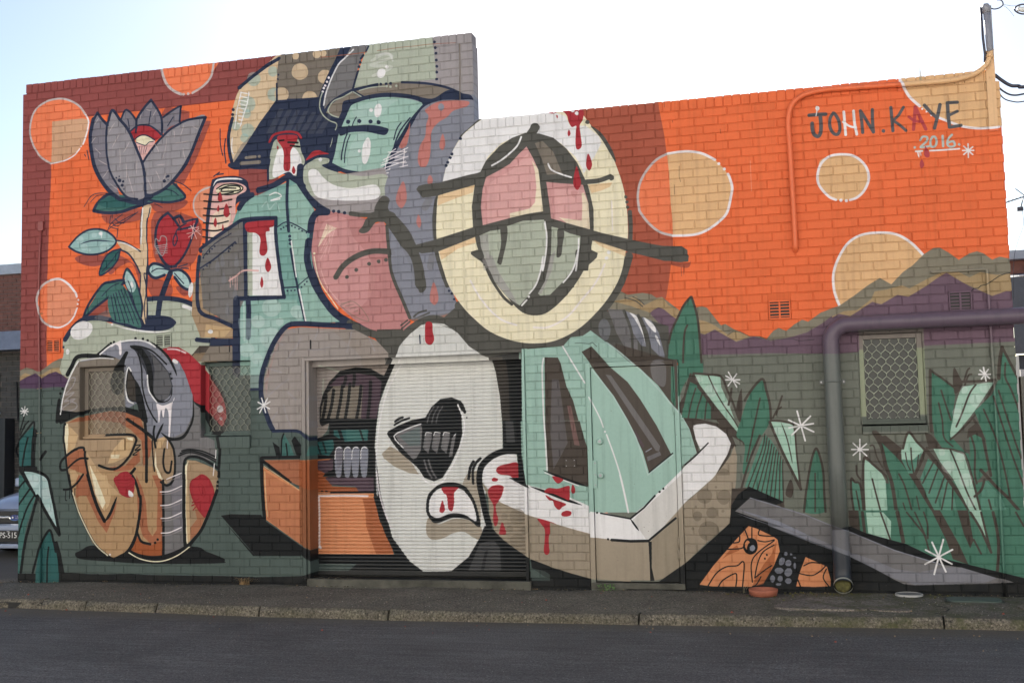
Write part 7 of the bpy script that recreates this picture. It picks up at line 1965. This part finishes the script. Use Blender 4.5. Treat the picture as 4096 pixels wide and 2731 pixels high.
bm = bmesh.new(); rrect(bm, .10, .035, .012, .0141, .017); obj('lid_grip', bm, plain('green_plastic_grip', (.05, .075, .06), .5), ml)
# cracked concrete patches around the downpipe, slabs of paving
M_PATCH = path_mat('pale_patch', (.125, .108, .096), .9)
for pts, nm in (([(-.30, -.92), (-.22, -.62), (-.05, -.38), (.16, -.26), (.30, -.36), (.42, -.62), (.47, -.94), (.2, -.98)], 'paving_slab'), ([(.50, -.94), (.44, -.6), (.52, -.42), (.66, -.48), (.76, -.7), (.84, -.96), (.66, -1.0)], 'paving_slab'), ([(1.78, -.55), (2.1, -.5), (2.3, -.9), (1.9, -.95), (1.74, -.72)], 'paving_slab')):
    bm = bmesh.new(); P_ = smooth(np.array(pts, float), True, 3); hi = [bm.verts.new((x, y, .0115+random.uniform(-.001, .002))) for x, y in P_]; lo = [bm.verts.new((x*1.0, y, -.03)) for x, y in P_]
    bm.faces.new(hi)
    for k in range(len(hi)): bm.faces.new((lo[k], lo[(k+1) % len(hi)], hi[(k+1) % len(hi)], hi[k]))
    struct(obj(nm, bm, M_PATCH))
# cracks in the footpath
M_CRACK = plain('crack_dirt', (.02, .02, .014), .95)
bm = bmesh.new()
for pts in ([(-3.72, -1.3), (-3.6, -1.1), (-3.45, -.8), (-3.3, -.62), (-3.2, -.35)], [(-6.2, -1.1), (-6.05, -.9), (-5.9, -.7)], [(1.0, -1.15), (1.15, -.9), (1.05, -.7)], [(-1.4, -1.25), (-1.15, -1.05), (-.9, -1.0)], [(-3.2, -.34), (-3.15, -.1)]):
    P_ = smooth(np.array(pts, float), False, 5); q = [(bm.verts.new((x+random.uniform(-.01, .01)-.007, y, .0165)), bm.verts.new((x+random.uniform(-.01, .01)+.009, y, .0165))) for x, y in P_]
    for (a1, b1), (a2, b2) in zip(q, q[1:]): bm.faces.new((a1, b1, b2, a2))
struct(obj('footpath_crack', bm, M_CRACK, recalc=False))
# dry grass, weeds
M_STRAW = plain('dry_straw', (.30, .20, .10), .8, var=.3, scale=20); M_LEAF = plain('weed_leaf', (.05, .11, .025), .6, var=.3, scale=20); M_PALE = plain('bleached_stalk', (.42, .36, .24), .8)
def blades(bm, n, spread, h, w_=.004, droop=.5, lay=0.):
    for _ in range(n):
        a = random.uniform(0, 6.28); p = Vector((random.uniform(-spread, spread)*.4, random.uniform(-.02, .02), 0)); d = Vector((math.cos(a), math.sin(a)*.6, 0)); hh = h*random.uniform(.5, 1.1); s = Vector((-d.y, d.x, 0))*w_*.5; q = []
        for k in range(5):
            u = k/4; c = p+d*(spread*u*u*random.uniform(.8, 1.2))+Vector((0, 0, max(.003, hh*(u*(1-droop*u)*1.3)*(1-lay)))); q.append((bm.verts.new(c-s*(1-u*.8)), bm.verts.new(c+s*(1-u*.8))))
        for (a1, b1), (a2, b2) in zip(q, q[1:]): bm.faces.new((a1, b1, b2, a2))
def grass(name, lab, loc, n, sp, h, mat, cat='grass tuft', w_=.004, droop=.5, lay=0.):
    bm = bmesh.new(); blades(bm, n, sp, h, w_, droop, lay); o = obj(name, bm, mat, recalc=False); o.location = loc; return tag(o, lab, cat)
grass('dry_grass_tuft', 'clump of dead straw coloured grass at the wall foot left of the shutter', (-5.98, -.05, .01), 60, .15, .17, M_STRAW, w_=.006, droop=.7)
grass('dead_grass', 'flattened dead grass lying at the left corner of the wall', (-9.15, -.12, .0), 60, .3, .06, M_STRAW, w_=.005, lay=.3)
grass('dead_vine', 'thin dead runners lying on the shutter step', (-4.9, -.06, .09), 9, .35, .03, M_PALE, 'dead vine', .006)
grass('parapet_weed', 'pale dried weed growing out of the parapet by the curved conduit', (1.245, -.02, 4.90), 12, .035, .16, M_PALE, 'weed', .005, .1)
grass('dry_stalks', 'upright dry stalks at the wall foot beside the saucer', (-.62, -.06, .0), 6, .06, .11, M_PALE, 'weed', .004, .1)
grass('creeping_weed', 'bleached stem lying at the wall foot under the painted wood', (-.85, -.10, .01), 5, .14, .03, M_PALE, 'weed', .004)
grass('corner_weed', 'wisp of dry grass at the wall foot near the left plants', (-7.75, -.06, .02), 8, .16, .04, M_STRAW, 'weed', .004)
bm = bmesh.new()
for _ in range(26):
    c = Vector((random.uniform(-.09, .09), random.uniform(-.02, .02), random.uniform(.008, .07))); a = random.uniform(0, 6.28); r = random.uniform(.006, .012)
    vs = [bm.verts.new(c+Vector((r*math.cos(a+k*1.05), .2*r*math.sin(k), r*math.sin(a+k*1.05)))) for k in range(6)]; bm.faces.new(vs)
o = obj('green_weed', bm, M_LEAF, recalc=False); o.location = (-1.97, -.06, 0); tag(o, 'small green leafy weed at the foot of the steel door', 'weed')
# crumbs of gravel, leaves and white chips scattered on footpath and gutter
def scatter(name, n, fx, mat, rs):
    bm = bmesh.new()
    for _ in range(n):
        x, y, z = fx(); r = random.uniform(*rs); a = random.uniform(0, 6)
        vs = [bm.verts.new((x+r*math.cos(a+k*1.57)*random.uniform(.6, 1.2), y+r*math.sin(a+k*1.57)*random.uniform(.6, 1.2), z)) for k in range(4)]; tp = bm.verts.new((x, y, z+r*.8))
        for k in range(4): bm.faces.new((vs[k], vs[(k+1) % 4], tp))
    o = obj(name, bm, mat, recalc=False); o['kind'] = 'stuff'; return o
def fpath():
    x = random.uniform(-9, 2.4); return x, random.uniform(ky(x)+.1, -.02), .006
def gut():
    x = random.uniform(-9, 2.4); return x, ky(x)-abs(random.gauss(0, .35))-.02, ZR+.002
scatter('pale_gravel', 900, fpath, plain('pale_chips', (.42, .40, .36), .8), (.002, .006)); scatter('dark_gravel', 900, fpath, plain('brown_crumbs', (.05, .04, .03), .9), (.003, .009))
scatter('road_grit', 500, lambda: (random.uniform(-9, 2.6), random.uniform(-4.5, -1.45), ZR+.003), plain('road_chips', (.30, .29, .28), .8), (.0015, .0045)); scatter('gutter_grit', 500, gut, plain('gutter_chips', (.12, .10, .075), .9), (.002, .007))
scatter('fallen_leaves', 26, lambda: random.choice((fpath, gut))(), plain('rust_leaf', (.26, .06, .035), .8), (.008, .018))

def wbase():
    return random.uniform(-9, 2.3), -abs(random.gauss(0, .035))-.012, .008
scatter('wall_foot_litter_shade', 420, wbase, plain('contact_shade_litter', (.045, .04, .025), .9), (.004, .013)); scatter('straw_bits', 130, lambda: random.choice((wbase, gut, fpath))(), M_STRAW, (.004, .010)); scatter('moss_clumps', 260, lambda: (random.gauss(.45, .5), -abs(random.gauss(.05, .22))-.01, .007), M_MOSS, (.005, .018))  # wall foot litter is coloured dark to stand in for contact shade
# ------------------------------------------------------------------ left neighbour with the parked car
lb = empty('left_neighbour_building', 'red brick and grey block building across the side lane at the left', 'building', (-20, 11, 0))
M_RB = plain('red_brick', (.20, .085, .065), .85, var=.3, scale=5, bmp=.003); M_GB = plain('grey_block', (.075, .072, .068), .9, var=.3, scale=5, bmp=.003)
M_JN = plain('grey_mortar', (.20, .17, .15), .9); M_FAS = plain('blue_grey_fascia', (.20, .23, .32), .4)
def veneer(name, x0, x1, z0, z1, bl, bh, mat, keep, avoid=None, g_=.011):
    out = []; r = 0; z = z0
    while z < z1-.02:
        x = x0-(r % 2)*bl/2
        while x < x1:
            a, b_ = max(x, x0), min(x+bl, x1)
            if b_-a > .04 and not (avoid and avoid[0] < (a+b_)/2 < avoid[1] and avoid[2] < z+bh/2 < avoid[3]): out.append((a+g_/2, b_-g_/2, z+g_/2, min(z+bh, z1)-g_/2))
            x += bl
        z += bh; r += 1
    out.sort(key=lambda c: -c[1]); bm = bmesh.new()
    for i, c in enumerate(out):
        if i < keep:
            b2 = bmesh.new(); brick_bm(b2, *c, random.uniform(-.002, .002), .004, .05); obj('brick' if bh < .1 else 'block', b2, mat, lb)
        else: brick_bm(bm, *c, random.uniform(-.002, .002), .004, .05)
    o = obj(name, bm, mat, lb); o['kind'] = 'stuff'
box('mortar_wall', (-6, 4.0, .012, .3, -.2, 5.5), M_JN, lb); box('side_wall', (3.72, 4.0, .3, 8, -.2, 5.5), M_RB, lb)
veneer('brick_wall', -.5, 4.0, 4.16, 5.56, .24, .086, M_RB, 60)
veneer('block_wall', -.5, 4.0, -.1, 3.70, .30, .12, M_GB, 60, (-.5, 1.75, 2.3, 3.2))
box('parapet_flashing', (-6, 4.03, -.06, .35, 5.56, 5.80), plain('pale_flashing', (.45, .48, .55), .35), lb, .01)
box('awning_fascia', (-6, 4.03, -.55, .0, 3.72, 4.15), M_FAS, lb, .01)
box('window', (-2, 1.72, -.02, .02, 2.32, 3.2), M_GLASS, lb)
box('window_sill', (-2, 1.75, -.06, .01, 2.26, 2.315), plain('pale_sill', (.4, .42, .43), .5), lb)
box('meter_cabinet', (-1, 2.15, -.35, -.01, .3, 2.15), plain('dark_cabinet', (.03, .032, .035), .5), lb, .02)
bm = bmesh.new(); tube(bm, spline([(2.2, -.03, 3.0), (2.25, -.04, 2.2), (2.35, -.04, 1.9), (2.3, -.05, 1.6), (2.2, -.04, 1.4), (2.32, -.04, 1.2)], 5), .02, 6); obj('wall_cable', bm, M_BLACK, lb)
bm = bmesh.new(); tube(bm, [(3.6, -.06, 3.7), (3.6, -.06, .0)], .045, 10); obj('rain_pipe', bm, M_BLACK, lb)
# car (front towards the street)
car = empty('parked_car', 'silver blue hatchback parked nose out behind the left corner of the wall', 'car', (-11.40, 3.05, -.09)); 
M_CAR, t, b = new_mat('silver_blue_paint'); b.inputs['Base Color'].default_value = (.32, .37, .50, 1); b.inputs['Metallic'].default_value = .35; b.inputs['Roughness'].default_value = .28; b.inputs['Coat Weight'].default_value = .8; b.inputs['Coat Roughness'].default_value = .05
M_TRIM = plain('black_trim', (.012, .012, .014), .4); M_CHR, t, b = new_mat('chrome_trim'); b.inputs['Base Color'].default_value = (.7, .72, .75, 1); b.inputs['Metallic'].default_value = 1; b.inputs['Roughness'].default_value = .15
# body: stations along y (0 = nose), each with half width and (lower z, shoulder z)
st = [(0.0, .62, .24, .60), (.03, .72, .20, .70), (.12, .80, .18, .78), (.35, .85, .17, .86), (.8, .87, .17, .93), (1.2, .875, .17, .98), (2.2, .88, .17, 1.0), (3.2, .88, .18, 1.0), (3.9, .86, .22, .98), (4.15, .80, .30, .9), (4.25, .70, .4, .8)]
bm = bmesh.new(); rg = []
for y, hw, zl, zs in st:
    ring = []
    for k in range(17):
        u = -1+2*k/16; x = hw*u; e = abs(u)**2.6
        ring.append((x, y+.10*abs(u)**3*(1 if y < .5 else 0), zs+.05*(1-u*u)-.16*e**1.6))
    ring += [(hw*1.0, y+(.1 if y < .5 else 0), zl+(zs-zl)*.5), (hw*.96, y+(.1 if y < .5 else 0), zl), (0, y, zl), (-hw*.96, y+(.1 if y < .5 else 0), zl), (-hw*1.0, y+(.1 if y < .5 else 0), zl+(zs-zl)*.5)]
    rg.append([bm.verts.new(p) for p in ring])
for a, b_ in zip(rg, rg[1:]):
    for k in range(len(a)): bm.faces.new((a[k], a[(k+1) % len(a)], b_[(k+1) % len(a)], b_[k])).smooth = True
bm.faces.new(rg[0][::-1]); bm.faces.new(rg[-1]); body = obj('body', bm, M_CAR, car)
bm = bmesh.new(); cs = [(1.15, .70, 1.0), (1.75, .60, 1.42), (2.3, .58, 1.47), (3.2, .57, 1.45), (3.95, .66, 1.0)]; rg = []
for y, hw, z in cs: rg.append([bm.verts.new(p) for p in ((-.78, y, .95), (-hw, y, z-.05), (-hw*.8, y, z), (hw*.8, y, z), (hw, y, z-.05), (.78, y, .95))])
for a, b_ in zip(rg, rg[1:]):
    for k in range(5): bm.faces.new((a[k], a[k+1], b_[k+1], b_[k])).smooth = True
obj('cabin_glass', bm, M_GLASS, car)
box('roof_panel', (-.5, .5, 1.8, 3.2, 1.44, 1.485), M_CAR, car, .02)
box('grille', (-.5, .5, -.012, .03, .49, .685), M_TRIM, car, .02)
box('grille_bar', (-.45, .45, -.03, -.013, .575, .605), M_CHR, car, .006)
box('bonnet_gap', (-.6, .6, -.004, .02, .70, .708), M_TRIM, car)
box('bumper', (-.66, .66, -.05, .0, .395, .47), M_CAR, car, .015); box('lower_grille', (-.6, .6, -.02, .02, .22, .39), M_TRIM, car, .01); box('chin_spoiler', (-.68, .68, -.06, .0, .135, .20), M_CAR, car, .015)
em = bmesh.new(); N = 24
v0 = [em.verts.new((.085*math.cos(2*math.pi*k/N), -.036, .59+.042*math.sin(2*math.pi*k/N))) for k in range(N)]; v1 = [em.verts.new((v.co.x, -.02, v.co.z)) for v in v0]; em.faces.new(v0)
for k in range(N): em.faces.new((v0[k], v1[k], v1[(k+1) % N], v0[(k+1) % N]))
eo_ = obj('badge', em, plain('blue_badge', (.02, .04, .2), .3), car)
em = bmesh.new()
for cx, cz, r in ((-.038, .0, .024), (.018, .012, .010), (.045, .014, .009), (.012, -.012, .009), (.036, -.014, .010), (.058, -.004, .009)):
    P_ = []
    for k in range(12):
        q = r if k % 2 == 0 else r*.38
        if k % 4 == 0 and k % 2 == 0: q = r
        P_.append(em.verts.new((cx+q*math.cos(k*math.pi/6+math.pi/2), -.0375, .59+cz+q*math.sin(k*math.pi/6+math.pi/2))))
    em.faces.new(P_)
obj('badge_stars', em, M_CHR, eo_)
em = bmesh.new(); rg = [[em.verts.new((a*math.cos(2*math.pi*k/N), y, .59+c_*math.sin(2*math.pi*k/N))) for k in range(N)] for a, c_, y in ((.082, .040, -.037), (.092, .049, -.042), (.094, .051, -.03))]
for a, b_ in zip(rg, rg[1:]):
    for k in range(N): em.faces.new((a[k], a[(k+1) % N], b_[(k+1) % N], b_[k]))
obj('badge_ring', em, M_CHR, eo_)
np_ = box('number_plate', (-.28, .12, -.075, -.062, .275, .40), plain('plate_black', (.02, .02, .02), .4), car, .003)
def text(s, x, y, z, size, mat, parent, name, ext=.001):
    c_ = bpy.data.curves.new(name, 'FONT'); c_.body = s; c_.size = size; c_.extrude = ext; c_.align_x = 'CENTER'; c_.align_y = 'CENTER'; c_.resolution_u = 3
    o = bpy.data.objects.new(name, c_); C.objects.link(o); me = bpy.data.meshes.new_from_object(o); bpy.data.objects.remove(o); me.materials.clear(); me.materials.append(mat); o = bpy.data.objects.new(name, me); C.objects.link(o); o.location = (x, y, z); o.rotation_euler = (R(90), 0, 0); o.parent = parent; return o
M_PLT = plain('plate_letters', (.75, .75, .75), .4)
o = text('PS-515', -.08, -.078, .328, .12, M_PLT, np_, 'plate_lettering'); o.scale = (.92, 1, 1)
text('NSW', -.08, -.078, .387, .022, M_PLT, np_, 'plate_state')
for s in (-1, 1):
    em = bmesh.new(); bmesh.ops.create_uvsphere(em, u_segments=16, v_segments=10, radius=1); 
    for v in em.verts: v.co = Vector((v.co.x*.17+s*.62, v.co.y*.10+.10, v.co.z*.075+.665+.03*s*v.co.x))
    obj('headlight', em, M_CHR, car)
    em = bmesh.new(); bx(em, s*.96-.09, s*.96+.09, 1.25, 1.40, .98, 1.12, .03); obj('wing_mirror', em, M_CAR, car)
    for yy in (.85, 3.45):
        em = bmesh.new(); tube(em, [(s*.70, yy, .31), (s*.72, yy, .31), (s*.87, yy, .31), (s*.89, yy, .31)], [.28, .31, .31, .28], 24); wh = obj('wheel', em, M_BLACK, car)
        em = bmesh.new(); tube(em, [(s*.885, yy, .31), (s*.90, yy, .31)], [.20, .18], 20); obj('rim', em, M_CHR, wh)
# ------------------------------------------------------------------ right neighbour
rb = empty('right_neighbour_building', 'grey clad house with pale fascia beyond the right end of the wall', 'building', (4.3, 14, 0))
box('brick_wall', (.0, 14, .02, 6, 4.1, 4.95), M_RB, rb); box('roof_fascia', (-.05, 14, -.25, .02, 4.93, 5.12), plain('grey_fascia', (.35, .37, .42), .5), rb, .01)
box('clad_wall', (.05, 14, -.6, .0, -.2, 2.9), plain('dark_cladding', (.035, .04, .055), .6), rb)
bm = bmesh.new(); v = [bm.verts.new(p) for p in ((-.1, -1.1, 4.45), (14, -1.1, 4.45+1.2), (14, .0, 4.9+1.2), (-.1, .0, 4.62), (-.1, -1.1, 2.9), (14, -1.1, 2.9))]
bm.faces.new(v[:4]); bm.faces.new((v[4], v[5], v[1], v[0])); obj('lean_to', bm, plain('slate_panel', (.07, .075, .095), .5), rb)
bm = bmesh.new(); tube(bm, [(.05, -1.12, 4.47), (6, -1.12, 4.47+.52)], .02, 6); obj('barge_flashing', bm, plain('white_trim', (.8, .8, .8), .4), rb)
box('window_sill', (.05, 3, -.7, -.6, 2.45, 2.6), plain('white_sill', (.55, .55, .55), .5), rb)
gp = empty('gate_post', 'grey brown gate post and panel at the right edge behind the wall', 'gate', (2.03, .30, -.09))
box('post', (.0, .10, 0, .10, 0, 2.12), plain('weathered_post', (.16, .155, .14), .8), gp, .008)
for k in range(12): box('gate_board', (.115+k*.11, .215+k*.11, .04, .06, .05, 2.0), plain('gate_paint', (.10, .11, .10), .7) if k == 0 else bpy.data.materials['gate_paint'], gp, .003)
an = empty('roof_antenna', 'television antenna seen beyond the right end of the wall', 'antenna', (3.55, 8, 4.98)); 
bm = bmesh.new(); tube(bm, [(-.22, 0, .12), (.5, 0, .32)], .010, 6); obj('boom', bm, M_CORD, an)
bm = bmesh.new()
for k in range(10): tube(bm, [(-.18+k*.06, -.10, .13+k*.0165), (-.2+k*.06, .10, .17+k*.0165)], .004, 5)
obj('element', bm, M_CORD, an)
bm = bmesh.new(); tube(bm, [(-.06, 0, .34), (.12, 0, .17), (.2, 0, .1)], .007, 6); tube(bm, [(.0, 0, .0), (.05, 0, .19)], .010, 6); obj('reflector_arm', bm, M_CORD, an)
box('balun_box', (-.05, .04, -.03, .03, -.03, .035), M_CORD, an, .008)
bm = bmesh.new(); tube(bm, spline([(.02, 0, 0), (.03, 0, -.25), (-.06, 0, -.5), (-.14, 0, -.8), (-.1, .5, -1.4)], 5), .004, 5); obj('coax_lead', bm, M_CORD, an)
bm = bmesh.new(); tube(bm, [(.45, 0, .3), (.45, 0, -5.0)], .02, 8); obj('mast', bm, M_STEEL, an)
